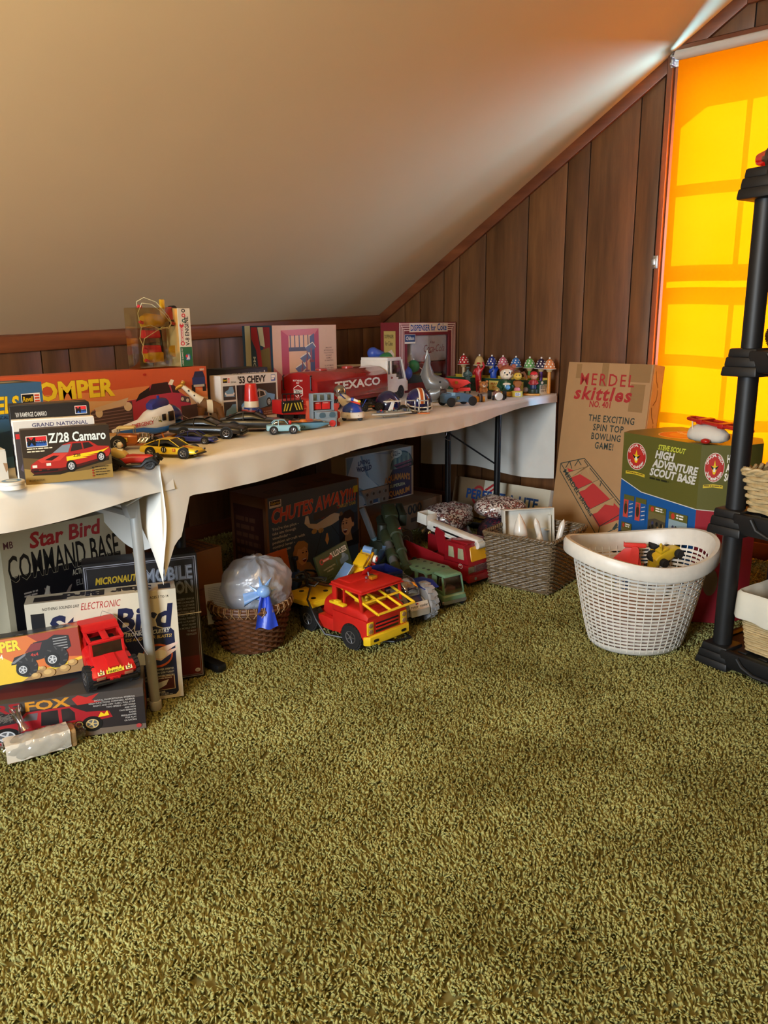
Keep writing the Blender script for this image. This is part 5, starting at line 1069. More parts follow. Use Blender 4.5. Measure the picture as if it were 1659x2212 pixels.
k.build('flame_sticker',t,Matrix(((0,-.75,.66,-.0012),(1,0,0,0),(0,.66,.75,.0722),(0,0,0,1))) @ Matrix.Translation((0,0,.007)))
for y in (-50,50):
    k = Ink(.001,.001); k.poly([(y-12,0),(y-11,14),(y-4,10),(y+2,22),(y+6,10),(y+11,16),(y+12,0)],(222,214,170)); k.ell(y,7,7,6,K,16); k.ell(y,7,4.4,3.6,(222,206,110),12)
    k.build('flame_sticker',t,Matrix(((0,-.78,.62,-.0012),(1,0,0,0),(0,.62,.78,.0712),(0,0,0,1))) @ Matrix.Translation((0,0,.0085)))
wheels(t,.042,.036,[(-.045,-.078),(-.045,.078),(-.21,-.078),(-.21,.078)],knobs=18)
b = B(); b.tube([(-.24,.02,.15),(-.25,.03,.165),(-.2,.06,.17),(-.1,.09,.16),(.0,.12,.11)],.001,M((120,110,110),.5),5); b.build('aerial',t)
# ---- dark green toy field gun
OLV = M((50,58,38),.45,name='olive_plastic'); OLD_ = M((34,40,28),.5,name='dark_olive_plastic'); GRM = M((92,94,96),.45,name='grey_plastic'); BLG = M((98,130,142),.45,name='blue_grey_plastic')
mz,br_ = ony(882,1236,1.99),ony(838,1105,2.40); t = thing('toy_field_gun','big dark green toy field gun sloping down to a silver muzzle','toy cannon',(mz.x,mz.y+.2,FZ))
def L(p): return Vector(p)-t.location
a,c = L(mz),L(br_); d = (c-a).normalized(); Ln = (c-a).length
b = B()
prof = [(0,.019),(.03,.019),(.031,.023),(.05,.024),(.055,.017),(.16,.018),(.163,.024),(.18,.025),(.185,.02),(.30,.024),(.303,.031),(.33,.032),(Ln,.034)]
for (s0,r0),(s1,r1) in zip(prof,prof[1:]): b.cyl(a+d*s0,a+d*s1,r0,OLV,r1=r1,n=18,caps=True)
b.build('barrel',t)
side = d.cross(Vector((0,0,1))).normalized(); lo_ = side*-.042 if side.x > 0 else side*.042; lo_ += Vector((0,0,-.018))
b = B(); a2 = a+lo_+d*-.035
for s0,s1,r,m in ((.0,.05,.024,SIL),(.05,.12,.026,OLV),(.12,.18,.019,GRM),(.18,.235,.026,OLV),(.235,.31,.019,GRM),(.31,.40,.026,OLV),(.40,Ln,.022,OLD_)): b.cyl(a2+d*s0,a2+d*s1,r,m,n=18)
b.build('recoil_tube',t)
b = B(); b.box(-.10,.02,-.034,.03,-.035,.035,OLV,.006,T=Matrix.Translation(c) @ d.to_track_quat('X','Z').to_matrix().to_4x4()); b.box(-.1,.03,-.075,-.04,-.03,.03,OLD_,.006,T=Matrix.Translation(c) @ d.to_track_quat('X','Z').to_matrix().to_4x4()); b.build('breech',t)
pl_,pr_ = L(ony(778,1072,2.44)),L(ony(838,1066,2.44)); b = B(); wv = (pr_-pl_).length
holes = [(.018+.034*k,.0,.0125) for k in range(4)]
b.prism([(0,.025),(wv,.025),(wv,-.02),(wv*.98,-.055),(wv*.66,-.055),(wv*.66,-.028),(wv*.42,-.028),(wv*.42,-.055),(wv*.22,-.055),(wv*.18,-.02)],-.006,.006,GRM,'y',T=Matrix.Translation(pl_),bev=.001); o = b.build('perforated_plate',t)
for q in ((.2,.0),(.42,.0),(.64,.0),(.86,.0),(.32,-.038),(.8,-.038)):
    b = B(); p = pl_+V3(wv*q[0],-.006,q[1]); b.cyl(p+V3(0,.001,0),p+V3(0,-.0035,0),.0125,GRM,n=16); b.cyl(p+V3(0,-.003,0),p+V3(0,-.0042,0),.0075,BLACK,n=12); b.build('ring_boss',o)
for q in ((782,1098,818,1190),(842,1092,862,1155)):
    p1,p2 = L(ony(q[0],q[1],2.43)),L(ony(q[2],q[3],2.33)); dd = p2-p1; b = B(); b.box(0,dd.length,-.016,.016,-.006,.006,GRM,.002,T=Matrix.Translation(p1) @ dd.to_track_quat('X','Y').to_matrix().to_4x4()); o = b.build('trail_strut',t)
    for f_ in (.15,.35,.55): p = p1+dd*f_; b = B(); b.ball(p+V3(0,-.008,0),.006,BLACK,8,6); b.build('rivet',o)
p1,p2,p3 = L(ony(808,1162,2.34)),L(ony(813,1178,2.33)),L(ony(812,1192,2.32)); b = B(); b.tube([p1,p2,p3],[.014,.009,.013],BLG,8); b.cyl(p3+V3(0,.008,0),p3+V3(0,-.012,0),.016,BLG,n=16); b.cyl(p3+V3(0,-.012,0),p3+V3(0,-.014,0),.008,GRM,n=12); b.build('crank',t)
b = B()
for y0,y1 in ((2.30,2.38),):
    for q in ((822,1182),(826,1150)): p = L(ony(*q,2.32)); b.cyl(p+V3(0,0,-.05),p+V3(0,0,.04),.024,OLD_,n=14,bev=.004)
b.build('elevation_cylinders',t)
for px_ in (868,842): p = L(ony(px_,1215,2.42)); wheel_mesh(.06,.05,tyre=M((60,62,62),.7),knobs=20,spokes=0).build('road_wheel',t,loc=(p.x,p.y,.056))
b = B(); mc = (a+c)/2; b.box(mc.x-.05,mc.x+.06,mc.y-.08,mc.y+.2,.0,.05,OLD_,.01); b.box(mc.x-.02,mc.x+.04,mc.y+.04,mc.y+.2,.04,.14,OLD_,.008,taper=(.6,.5)); b.build('carriage',t)
k = Ink(.001,.001); k.poly([(0,0),(4,16),(10,14),(12,20),(20,10),(10,6)],(206,60,70)); k.poly([(3,2),(5,12),(7,8)],WH); k.build('sticker',t,Matrix.Translation(a+d*.345+V3(-.012,-.030,.012)) @ Euler((R(75),0,R(-10))).to_matrix().to_4x4())
b = B(); p = L(ony(858,1140,2.46)); b.box(-.02,.03,0,.002,-.06,.06,M((214,208,192),.7),T=Matrix.Translation(p) @ Euler((0,R(-12),0)).to_matrix().to_4x4()); b.build('paper_flag',t)
# ================================================================ baskets, bags and loose things on the floor
def weave(b,path,rows,z0,z1,r,m,amp,n_und,flare,n=6,seg=None,phase=pi):
    """woven strands: path(t, k) -> (x, y, outward normal) for t in 0..1 at height share k"""
    seg = seg or n_und*2
    for j in range(rows):
        k = j/(rows-1); z = z0+(z1-z0)*k; pts = []
        for i in range(seg):
            tt = i/seg; x,y,nx_,ny_ = path(tt,k); o = amp*cos(2*pi*n_und*tt+phase*j)
            pts.append((x+nx_*o,y+ny_*o,z+.15*r*sin(9*tt*2*pi+j)))
        b.tube(pts,r,m,n,True)
def ringpath(r0,r1,sy=1.0):
    def f(t,k):
        a = 2*pi*t; r = r0+(r1-r0)*k; return r*cos(a),r*sy*sin(a),cos(a),sin(a)
    return f
def rectpath(w0,d0,w1,d1,rc=.02):
    def f(t,k):
        w,d = w0+(w1-w0)*k,d0+(d1-d0)*k; P = 2*(w+d); s = t*P
        for (px,py,dx,dy,L) in ((-w/2,-d/2,1,0,w),(w/2,-d/2,0,1,d),(w/2,d/2,-1,0,w),(-w/2,d/2,0,-1,d)):
            if s <= L:
                x,y = px+dx*s,py+dy*s
                cxr,cyr = max(-w/2+rc,min(w/2-rc,x)),max(-d/2+rc,min(d/2-rc,y)); vx,vy = x-cxr,y-cyr; l = hypot(vx,vy)
                if abs(vx) > 1e-6 and abs(vy) > 1e-6: return cxr+vx/l*rc,cyr+vy/l*rc,vx/l,vy/l
                return x,y,dy,-dx
            s -= L
        return -w/2,-d/2,-1,0
    return f
def wick(c1,c2,sc=60):
    m,t,b = nt('wicker'); v = coords(t); n = noise(t,v,sc,3); t.links.new(mixc(t,n,lin(c1),lin(c2)),b.inputs['Base Color']); b.inputs['Roughness'].default_value = .5; return m
WK1,WK2,WK3 = wick((52,28,14),(110,66,34)),wick((66,52,36),(132,112,82)),wick((150,126,84),(206,184,138))
def stuffy(o): o['kind'] = 'stuff'; return o
# ---- white plastic laundry basket
LB = on(1371,1383,FZ); hd = R(-38)
t = thing('laundry_basket','large white plastic laundry basket with slotted sides, standing on the carpet','basket',LB,hd)
WPL = M((214,210,200),.4,name='white_plastic'); HB = hgt(LB,1176)
def lp(a,k): 
    q = .66+.34*k ** .8; return (.244*q*cos(a),.21*q*sin(a),HB*k)
def rimz(a): return .022*cos(2*a)
nb = 21; NA = 96
b = B()
for j in range(nb):
    k0 = .05+.80*j/nb; k1 = k0+.80/nb*.56
    rg = []
    for kk,off in ((k0,0),(k1,0),(k1,-.0028),(k0,-.0028)):
        row = []
        for i in range(NA):
            a = 2*pi*i/NA; x,y,z = lp(a,kk); l = hypot(x,y); o = off+.0012*cos(24*a+pi*j); row.append((x*(1+o/l),y*(1+o/l),z+rimz(a)*kk ** 2))
        rg.append(row)
    b.ring(rg+[rg[0]],WPL,True,False)
stuffy(b.build('slotted_wall',t))
b = B()
for i in range(48):
    a = 2*pi*(i+.5)/48; pts = []
    for q in range(9):
        k = .03+.84*q/8; x,y,z = lp(a,k); pts.append((x*.993,y*.993,z+rimz(a)*k ** 2))
    b.tube(pts,.0021,WPL,5)
stuffy(b.build('ribs',t))
b = B(); rows = []
for kk,off,dz in ((.85,-.001,0),(.97,-.002,0),(1.0,.004,.004),(1.0,.018,.006),(.99,.026,-.002),(.95,.028,-.02),(.94,.026,-.022),(.955,.014,-.012),(.86,.003,0),(.85,-.001,0)):
    row = []
    for i in range(128):
        a = 2*pi*i/128; x,y,z = lp(a,min(kk,1)); l = hypot(x,y); o = off+(.0007*cos(128*a/2) if off > .02 else 0); row.append((x*(1+o/l),y*(1+o/l),HB*kk+dz+rimz(a)))
    rows.append(row)
b.ring(rows,WPL,True,False); b.build('rim',t)
b = B(); b.ring([[(lp(2*pi*i/64,k)[0]*f_,lp(2*pi*i/64,k)[1]*f_,z) for i in range(64)] for k,f_,z in ((0,.96,0),(0,1.0,.004),(.05,1.0,.018),(.05,.98,.018),(0,.95,.008))],WPL); b.build('base',t)
b = B(); b.ring([[(lp(2*pi*i/48,k)[0]*.9,lp(2*pi*i/48,k)[1]*.9,z) for i in range(48)] for k,z in ((.02,.015),(.3,.10),(.3,.13))],M((176,150,140),.8,var=.5,scale=9,name='jumbled_cloth')); o = b.build('toy_heap',None,loc=LB,rot=(0,0,hd)); tag(o,'heap of mixed toys and cloth filling the bottom of the laundry basket','toys')
def bk(x,y,z): return Matrix.Translation(LB) @ Euler((0,0,hd)).to_matrix().to_4x4() @ V3(x,y,z)
REDO = M((226,60,50),.45,name='coral_plastic')
p = on(1362,1196,.29); t = thing('toy_plane','coral red plastic toy plane standing on end in the laundry basket','toy',p,R(200)); t.scale = (.8,)*3
b = B(); b.prism([(-.10,-.055),(.055,-.06),(.03,.03),(-.02,.03)],-.006,.006,REDO,'x',bev=.002); b.build('wing',t)
b = B(); b.hull([(-.02,-.06,.04,.02,.018),(.02,-.06,.04,.02,.018)],REDO,T=TR(0,.02,0)); b.build('fuselage',t)
b = B(); b.hull([(-.05,-.0,.014,.007,.007),(-.045,-.004,.018,.009,.009),(.045,-.004,.018,.009,.009),(.05,-.0,.026,.007,.007)],REDO,T=TR(.0,.018,.035,rz=-80)); b.build('tail',t)
YC2 = M((200,166,30),.4,name='mustard_plastic')
def ycar(px,py,z,rz,rx,lab,rw=.024):
    p = on(px,py,z); t = thing('toy_car',lab,'toy car',p,0,'plastic cars in the laundry basket',rot=(R(rx),R(-24),R(rz)))
    b = B(); b.hull([(-.055,.005,.03,.02,.018),(-.04,0,.04,.025,.02),(.0,0,.042,.026,.02),(.05,0,.026,.024,.018),(.06,.006,.018,.018,.015)],YC2,e=5); b.box(-.03,.01,-.016,.016,.036,.05,YC2,.004); b.build('body',t)
    b = B(); b.cyl((-.01,0,.05),(-.01,0,.064),.004,YC2,n=8); b.cyl((-.02,-.012,.05),(-.02,-.012,.07),.003,YC2,n=8); b.ball((-.02,-.012,.072),.005,YC2,8,6); b.ball((-.01,0,.066),.006,YC2,8,6); b.build('driver_pegs',t)
    wheels(t,rw,.018,[(-.035,-.032,.012),(-.035,.032,.012),(.035,-.03,.012),(.035,.03,.012)],spokes=0,hub=BLACK)
ycar(1352,1182,.29,130,62,'mustard toy car tipped on its side behind the coral plane'); ycar(1402,1200,.275,20,100,'mustard toy car lying wheels-up beside the coral plane'); ycar(1440,1205,.28,-30,8,'mustard toy car with a badge, rightmost in the laundry basket',.016)
# ---- square dark wicker box with the rocket kit
A0,A1,A2 = F(1185,1287),F(1068,1250),F(1258,1240); ux = (A2-A0).normalized(); hd = atan2(ux.y,ux.x); w0,d0 = .315,.29
ctr = A0+Euler((0,0,hd)).to_matrix() @ V3(w0/2,d0/2,0); ctr.z = FZ
t = thing('wicker_box','square dark brown wicker box holding white rocket parts','basket',ctr,hd)
b = B(); weave(b,rectpath(w0,d0,w0*1.12,d0*1.12),27,.006,.226,.0046,WK2,.0034,34,0,5,136); stuffy(b.build('woven_wall',t))
b = B(); f_ = rectpath(w0*1.13,d0*1.13,w0*1.13,d0*1.13)
for ph in (0,pi): b.tube([(f_(i/260,1)[0]+f_(i/260,1)[2]*.005*cos(i*.9+ph),f_(i/260,1)[1]+f_(i/260,1)[3]*.005*cos(i*.9+ph),.233+.005*sin(i*.9+ph)) for i in range(260)],.0052,WK2,6,True)
b.build('braided_rim',t)
b = B(); b.box(-w0/2+.008,w0/2-.008,-d0/2+.008,d0/2-.008,.004,.012,WK2); b.build('base',t)
CARDW = M((216,212,200),.55,name='white_card')
X = Matrix.Translation(ctr) @ Euler((0,0,hd)).to_matrix().to_4x4()
t2 = thing('rocket_kit_tray','shallow white tray standing up in the dark wicker box behind the rockets','tray',X @ V3(.04,.035,.02),0,rot=(R(-8),0,hd-R(42)))
b = B(); w,h,d = .235,.285,.045
b.box(-w/2,w/2,d-.003,d,0,h,CARDW,.001)
for q in ((-w/2,-w/2+.003,0,d,0,h),(w/2-.003,w/2,0,d,0,h),(-w/2,w/2,0,d,h-.003,h),(-w/2,w/2,0,d,0,.003)): b.box(*q,CARDW,.0008)
b.build('tray',t2); b = B(); b.box(-.05,w/2-.012,d-.006,d-.003,.03,.19,M((196,206,214),.5),.001); b.build('instruction_sheet',t2)
b = B(); b.box(.08,.1,.01,d-.01,.18,.186,CARDW,.001); b.box(.1,.106,.01,d-.01,.1,.25,CARDW,.001); b.build('tray_divider',t2)
def rocket(u,v,z,L,r,tilt,nose,lab):
    p = X @ V3(.012+.79*u-.62*v,-.005-.62*u-.79*v,z); t = thing('toy_rocket',lab,'rocket',p,0,rot=(R(tilt[0]),R(tilt[1]),hd-R(40)))
    b = B(); pr = [(r*.96,0),(r,.004),(r,L-nose)]+[(r*(1-(q/8) ** 1.7),L-nose+nose*q/8) for q in range(1,9)]
    b.lathe(pr,M((222,216,204),.25,name='ivory_plastic'),24); b.build('rocket_body',t); b = B(); b.lathe([(r*1.012,L*.62),(r*1.012,L*.63)],M((150,146,140),.5),24,caps=False); b.build('panel_line',t)
rocket(-.068,.012,.04,.27,.03,(-5,-4),.09,'fattest ivory rocket with a long pointed nose in the dark wicker box')
rocket(.045,.02,.05,.24,.0125,(-6,-14),.03,'thin ivory rocket leaning left, middle of the wicker box'); rocket(.045,.045,.05,.235,.0125,(-3,15),.03,'thin ivory rocket leaning right, rightmost in the wicker box'); rocket(-.012,.045,.04,.19,.017,(-4,2),.045,'short ivory nose cone between the fat and the thin rocket')
# ---- bags of coloured gravel
def speck(c1,c2,c3,sc=150):
    m,t,b = nt('bagged_gravel'); v = coords(t); vo = node(t,'ShaderNodeTexVoronoi',i_Scale=sc); t.links.new(v,vo.inputs[0])
    cr = node(t,'ShaderNodeValToRGB'); cr.color_ramp.interpolation = 'CONSTANT'; sp = node(t,'ShaderNodeSeparateColor'); t.links.new(vo.outputs['Color'],sp.inputs[0]); t.links.new(sp.outputs[0],cr.inputs[0]); e = cr.color_ramp.elements
    e[0].position = 0; e[0].color = (*lin(c1),1); e[1].position = .45; e[1].color = (*lin(c2),1); q = e.new(.75); q.color = (*lin(c3),1)
    t.links.new(cr.outputs[0],b.inputs['Base Color']); b.inputs['Roughness'].default_value = .5; b.inputs['Coat Weight'].default_value = .7; b.inputs['Coat Roughness'].default_value = .12; bump(t,b,vo.outputs['Distance'],.4,.003); return m
GV1,GV2 = speck((206,196,186),(122,66,60),(60,36,34)),speck((44,40,58),(110,40,56),(24,22,30))
def bag(nm,lab,c,r,m,seed,rz=0):
    t = thing(nm,lab,'bag',c,rz,'bags of aquarium gravel'); b = B(); rd = random.Random(seed); ph = [rd.uniform(0,6) for _ in range(6)]
    def fn(u,v):
        a,th = 2*pi*u,pi*(v-.5); k = 1+.07*sin(3*a+ph[0])*cos(th)+.05*sin(5*a+3*th+ph[1])+.03*sin(9*a+ph[2]+6*th)
        cz = max(cos(th),1e-3) ** .7; return (r[0]*cz*cos(a)*k,r[1]*cz*sin(a)*k,max(-r[2]*.8,r[2]*sin(th)*k)+r[2]*.8)
    b.grid(fn,40,22,m); b.build('gravel',t,sharp=80)
    b = B(); b.grid(lambda u,v: (r[0]*(.82+.5*v) ,r[1]*(1.3*(u-.5))*(1-.35*v),r[2]*.8+.012*sin(14*u+5*v)-.05*v),18,8,clear((230,224,226),.35,1.0,.12)); b.build('bag_flap',t,sharp=80); return t
q = on(1022,1205,0); bag('gravel_bag','dark blue and red gravel bag, lowest, against the wicker box',(3.28,2.075,FZ),(.14,.12,.088),GV2,3,R(-80))
bag('gravel_bag','pale speckled gravel bag nearest the stencilled carton',(3.20,2.36,FZ+.08),(.15,.115,.065),GV1,5,R(175)); bag('gravel_bag','pale speckled gravel bag nearest the dark wicker box',(3.27,2.11,FZ+.165),(.13,.115,.05),GV1,8,R(-70))
bag('gravel_bag','dark gravel bag under the pale bag by the stencilled carton',(3.2,2.37,FZ),(.14,.12,.05),GV2,9,R(60))
# ---- round wicker bowl with a tied bag
bc = on(541,1303,.165); bc.z = FZ
t = thing('wicker_bowl','round dark wicker basket with laced rim holding a plastic bag','basket',bc,0)
b = B(); weave(b,ringpath(.102,.136),15,.01,.15,.0062,WK1,.0058,15,0,6,90); stuffy(b.build('woven_wall',t))
b = B()
for i in range(30): a = 2*pi*i/30; b.tube([(.1*cos(a),.1*sin(a),.004),(.118*cos(a),.118*sin(a),.08),(.137*cos(a),.137*sin(a),.16)],.0032,WK1,5)
stuffy(b.build('stakes',t))
b = B()
for j in range(3): b.tube([((.139+.006*(j % 2))*cos(2*pi*i/60),(.139+.006*(j % 2))*sin(2*pi*i/60),.156+.009*j) for i in range(60)],.0072,WK1,7,True)
b.build('rim',t)
LACE = M((150,118,82),.5,name='pale_cane'); b = B()
for i in range(34):
    for s in (1,-1):
        a0_,a1_ = 2*pi*i/34,2*pi*(i+.8*s)/34; b.tube([(.131*cos(a0_),.131*sin(a0_),.178),(.148*cos((a0_+a1_)/2),.148*sin((a0_+a1_)/2),.182),(.153*cos((a0_+a1_)/2),.153*sin((a0_+a1_)/2),.165),(.146*cos(a1_),.146*sin(a1_),.148)],.0017,LACE,4)
stuffy(b.build('lacing',t))
b = B(); b.lathe([(.001,0),(.1,0),(.102,.012),(.001,.012)],WK1,30); b.build('base',t)
def bagmat():
    m,t,b = nt('milky_plastic_film'); t.nodes.remove(b); v = coords(t); n = noise(t,v,18,5); tr = node(t,'ShaderNodeBsdfTransparent'); tr.inputs[0].default_value = (.85,.9,.97,1)
    di = node(t,'ShaderNodeBsdfTranslucent'); di.inputs[0].default_value = (.72,.78,.9,1); d2 = node(t,'ShaderNodeBsdfDiffuse'); d2.inputs[0].default_value = (.66,.72,.84,1); gl = node(t,'ShaderNodeBsdfGlossy',i_Roughness=.18)
    m1 = node(t,'ShaderNodeMixShader'); m1.inputs[0].default_value = .6; m2 = node(t,'ShaderNodeMixShader'); m2.inputs[0].default_value = .55; m3 = node(t,'ShaderNodeMixShader'); m3.inputs[0].default_value = .09; L_ = t.links.new
    L_(di.outputs[0],m1.inputs[1]); L_(d2.outputs[0],m1.inputs[2]); L_(tr.outputs[0],m2.inputs[1]); L_(m1.outputs[0],m2.inputs[2]); L_(m2.outputs[0],m3.inputs[1]); L_(gl.outputs[0],m3.inputs[2])
    bn = node(t,'ShaderNodeBump',i_Strength=.9,i_Distance=.012); L_(n,bn.inputs['Height']); L_(bn.outputs[0],gl.inputs['Normal']); L_(bn.outputs[0],d2.inputs['Normal']); L_(m3.outputs[0],t.nodes['Material Output'].inputs[0]); return m
FILM2 = bagmat()
t = thing('plastic_bag','milky plastic bag knotted with its blue corner, in the round wicker basket','bag',bc+V3(.03,-.005,.112),R(-120))
def fn(u,v):
    a,th = 2*pi*u,pi*(v-.5); pl_ = math.exp(-(((a+pi) % (2*pi)-pi) ** 2+(th-.15) ** 2)/.8)
    k = 1+.045*sin(4*a+2*th)+.03*sin(11*a+5*th)*cos(3*th)+.022*sin(7*a-11*th)+.012*sin(23*a+8*th)+.05*pl_*sin(16*atan2(th-.15,((a+pi) % (2*pi)-pi)+1e-6))
    c = max(cos(th),1e-3) ** .8; return (.118*c*cos(a)*k+.012*pl_,.125*c*sin(a)*k,.105*sin(th)*k+.10)
b = B(); b.grid(fn,72,36,FILM2); b.build('film',t,sharp=80)
b = B(); b.ball((0,0,.07),(.085,.09,.06),M((222,216,214),.7,var=.5,scale=14,name='packed_paper'),16,10); b.build('contents',t)
BLF = M((40,70,190),.3,var=.3,name='blue_film'); LBF = M((120,160,215),.3,var=.3,name='pale_blue_film')
b = B(); b.ball((.142,0,.125),(.022,.026,.022),LBF,12,8)
for k in range(7): b.tube([(.142,0,.12),(.135,.02*cos(k),.12+.03*sin(k)),(.118,.05*cos(k*.9),.12+.055*sin(k*.9))],[.008,.006,.001],LBF,6)
b.build('knot',t)
b = B(); b.grid(lambda u,v: (.146+.02*v+.006*sin(9*u+3*v),(u-.5)*(.03+.05*v),.12-.12*v+.004*sin(7*u)),10,8,BLF); b.build('blue_tail',t,sharp=80)
b = B(); b.grid(lambda u,v: (.142+.012*sin(5*u),-.01-.06*v,.12+(u-.5)*(.014+.03*v)-.02*v),8,6,LBF); b.build('loose_end',t,sharp=80)
t = thing('paper_sheet','printed paper sheet tucked upright behind the rim of the round wicker basket','paper',bc+V3(-.088,.035,.10),0,rot=(R(-12),0,R(-24)))
b = B(); b.grid(lambda u,v: ((u-.5)*.12,.006*sin(4*u),v*.14),8,4,M((196,200,204),.7,name='paper')); b.build('sheet',t)
k = Ink(.001,.001); k.dashes(-50,126,90,14,1.4,(120,126,132),4,4.4); k.build('print',t,Matrix(((1,0,0,0),(0,0,-1,-.0075),(0,1,0,0),(0,0,0,1))))
# ---- small wicker tray of plastic parts, cards and grip behind the truck
sb = V3(2.20,2.17,FZ)
t = thing('wicker_tray','small brown wicker tray of plastic parts behind the red tractor truck','basket',sb,R(14))
b = B(); weave(b,rectpath(.25,.15,.30,.19),9,.006,.10,.006,WK1,.004,22,0,5,88); stuffy(b.build('woven_wall',t))
b = B(); f_ = rectpath(.305,.195,.305,.195); b.tube([(f_(i/90,1)[0],f_(i/90,1)[1],.106) for i in range(90)],.007,WK1,6,True); b.build('rim',t)
b = B(); b.box(-.12,.12,-.07,.07,.002,.01,WK1); b.build('base',t)
BLP,YLC = M((110,146,196),.35,name='pale_blue_plastic'),clear((255,214,60),.2,.95)
YTR = M((232,184,30),.2,coat=.4,name='yellow_gloss_plastic')
def part_(nm,lab,px,py,y,fn,rot):
    p = ony(px,py,y); t = thing(nm,lab,'toy part',p,0,'loose bulldozer parts',rot=tuple(R(a) for a in rot)); b = B(); fn(b); b.build('body',t); return t
part_('toy_scoop','pale blue bulldozer blade lying on the green card',742,1240,2.13,lambda b: (b.box(-.05,.05,-.02,.02,-.012,.012,BLP,.003),b.box(-.05,.05,-.024,-.02,-.02,.02,M((196,206,224),.4),.002),b.box(-.055,-.03,-.03,.03,-.03,-.005,M((40,60,84),.4),.004)),(20,-32,10))
t = part_('toy_chassis','yellow translucent bulldozer body leaning in the small wicker tray',782,1220,2.14,lambda b: (b.box(-.07,.07,-.03,.03,-.018,.02,YTR,.005),b.box(-.04,.03,-.025,.025,.018,.04,YTR,.006),b.box(-.075,.0,-.033,-.027,-.012,.012,M((44,74,140),.4),.002),b.cyl((.07,-.02,.02),(.07,.02,.02),.017,BLP,n=14)),(10,-28,16))
b = B(); b.cyl((.05,-.034,.0),(.05,-.046,.0),.016,WHITE,n=16); b.cyl((.05,-.046,0),(.05,-.05,0),.01,RDP,n=14); b.build('wheel_hub',t)
part_('toy_lifter','blue lift arm with a hooked pale end, highest in the small wicker tray',818,1205,2.2,lambda b: (b.box(-.06,.04,-.012,.012,-.014,.014,M((52,92,170),.4),.003),b.prism([(.035,-.016),(.07,-.016),(.075,.0),(.065,.018),(.06,.0),(.04,.016)],-.012,.012,BLP,'y',bev=.002)),(0,-22,12))
part_('toy_ring','red ring wheel half hidden in the small wicker tray',800,1226,2.12,lambda b: b.lathe([(.014,-.01),(.026,-.01),(.028,0),(.026,.01),(.014,.01),(.014,-.01)],M((170,40,36),.35),20,TR(rx=60),caps=False),(0,0,0))
t,w,d,h = carton('kit_card','dark green bulldozer kit card leaning on the brown game carton',V3(2.105,2.165,.008),V3(2.31,2.185,.008),.205,.012,(58,74,44),lean=13,roll=-7,lid=False)
def art(k):
    k.rect(0,0,100,100,(66,80,50)); k.text('BULLDOZER',44,82,11,WH,w=52,bold=.03); k.ell(15,85,6,6,(186,60,50)); k.ell(15,85,3.6,3.6,(66,80,50)); k.rect(18,82,24,6,(186,60,50)); k.text('MECHANICAL',20,83.4,3,WH,w=20,bold=.03); k.ell(43,85,5,5,(186,60,50))
    k.text("A CHILD'S INTRODUCTION",14,66,3,(206,200,170),w=36); k.text('TO MECHANICS',22,60,3,(206,200,170),w=20)
    k.dashes(14,50,24,4,2,(30,34,20),4,3); k.poly([(66,60),(92,62),(94,70),(86,78),(80,80),(74,74),(66,70)],(104,124,140)); k.poly([(74,70),(84,72),(84,80),(76,80)],(130,150,164)); k.poly([(40,40),(64,56),(76,46),(52,30)],(190,170,90)); k.poly([(34,30),(42,46),(54,42),(48,26)],(110,140,176)); k.ell(58,46,4,3,(180,60,50)); k.line([(56,62),(56,76)],2,(60,100,100)); k.poly([(10,6),(40,10),(36,30),(14,26)],(60,110,150))
face(art,t,w,h,100,FRONT(w,d,h))
t,w,d,h = carton('booklet','small orange booklet standing against the brown game carton',V3(1.985,2.375,.06),V3(2.09,2.36,.06),.15,.006,(190,92,36),lean=8,lid=False,roll=-5)
face(lambda k: (k.rect(0,0,80,100,(196,98,38)),k.dashes(12,82,40,2,2.4,(110,50,20),2),k.poly([(44,10),(46,70),(52,84),(56,70),(56,10)],(60,44,40))),t,w,h,80,FRONT(w,d,h))
p = ony(640,1242,2.27); t = thing('joystick_grip','blue and black hand grip with a cord, left of the green card','toy',(p.x,p.y,FZ+.07),R(20))
b = B(); b.hull([(-.03,.0,.02,.02,.014),(-.01,.0,.07,.022,.016),(.012,.0,.075,.02,.014),(.03,.02,.05,.012,.01)],M((30,50,84),.35,name='blue_black_plastic'),e=3); b.build('grip',t)
b = B(); b.cyl((0,0,.06),(-.012,0,.125),.007,BLACK,n=10); b.box(-.02,.004,-.012,.012,.118,.135,BLACK,.004); b.build('stick',t)
b = B(); b.tube([(.03,0,.04),(.08,.0,.05),(.14,-.01,.03),(.2,-.02,-.02)],.005,BLACK,6); b.build('cord',t)
b = B(); b.box(-.05,.06,-.04,.05,-.07,.0,BLACK,.012); b.build('base',t)
p = ony(712,1262,2.15); t = thing('toy_engine_part','black ribbed toy engine piece between the flatbed and the green card','toy',(p.x-.02,2.16,FZ),R(-20))
b = B(); b.box(-.07,.07,-.04,.04,0,.085,BLACK,.01); b.cyl((-.02,0,.08),(.09,-.02,.055),.016,BLACK,n=12)
for k in range(5): b.cyl((.0+.02*k,-.004*k,.074-.0046*k),(.008+.02*k,-.0015-.004*k,.0722-.0046*k),.02,BLACK,n=12)
b.build('engine_block',t)
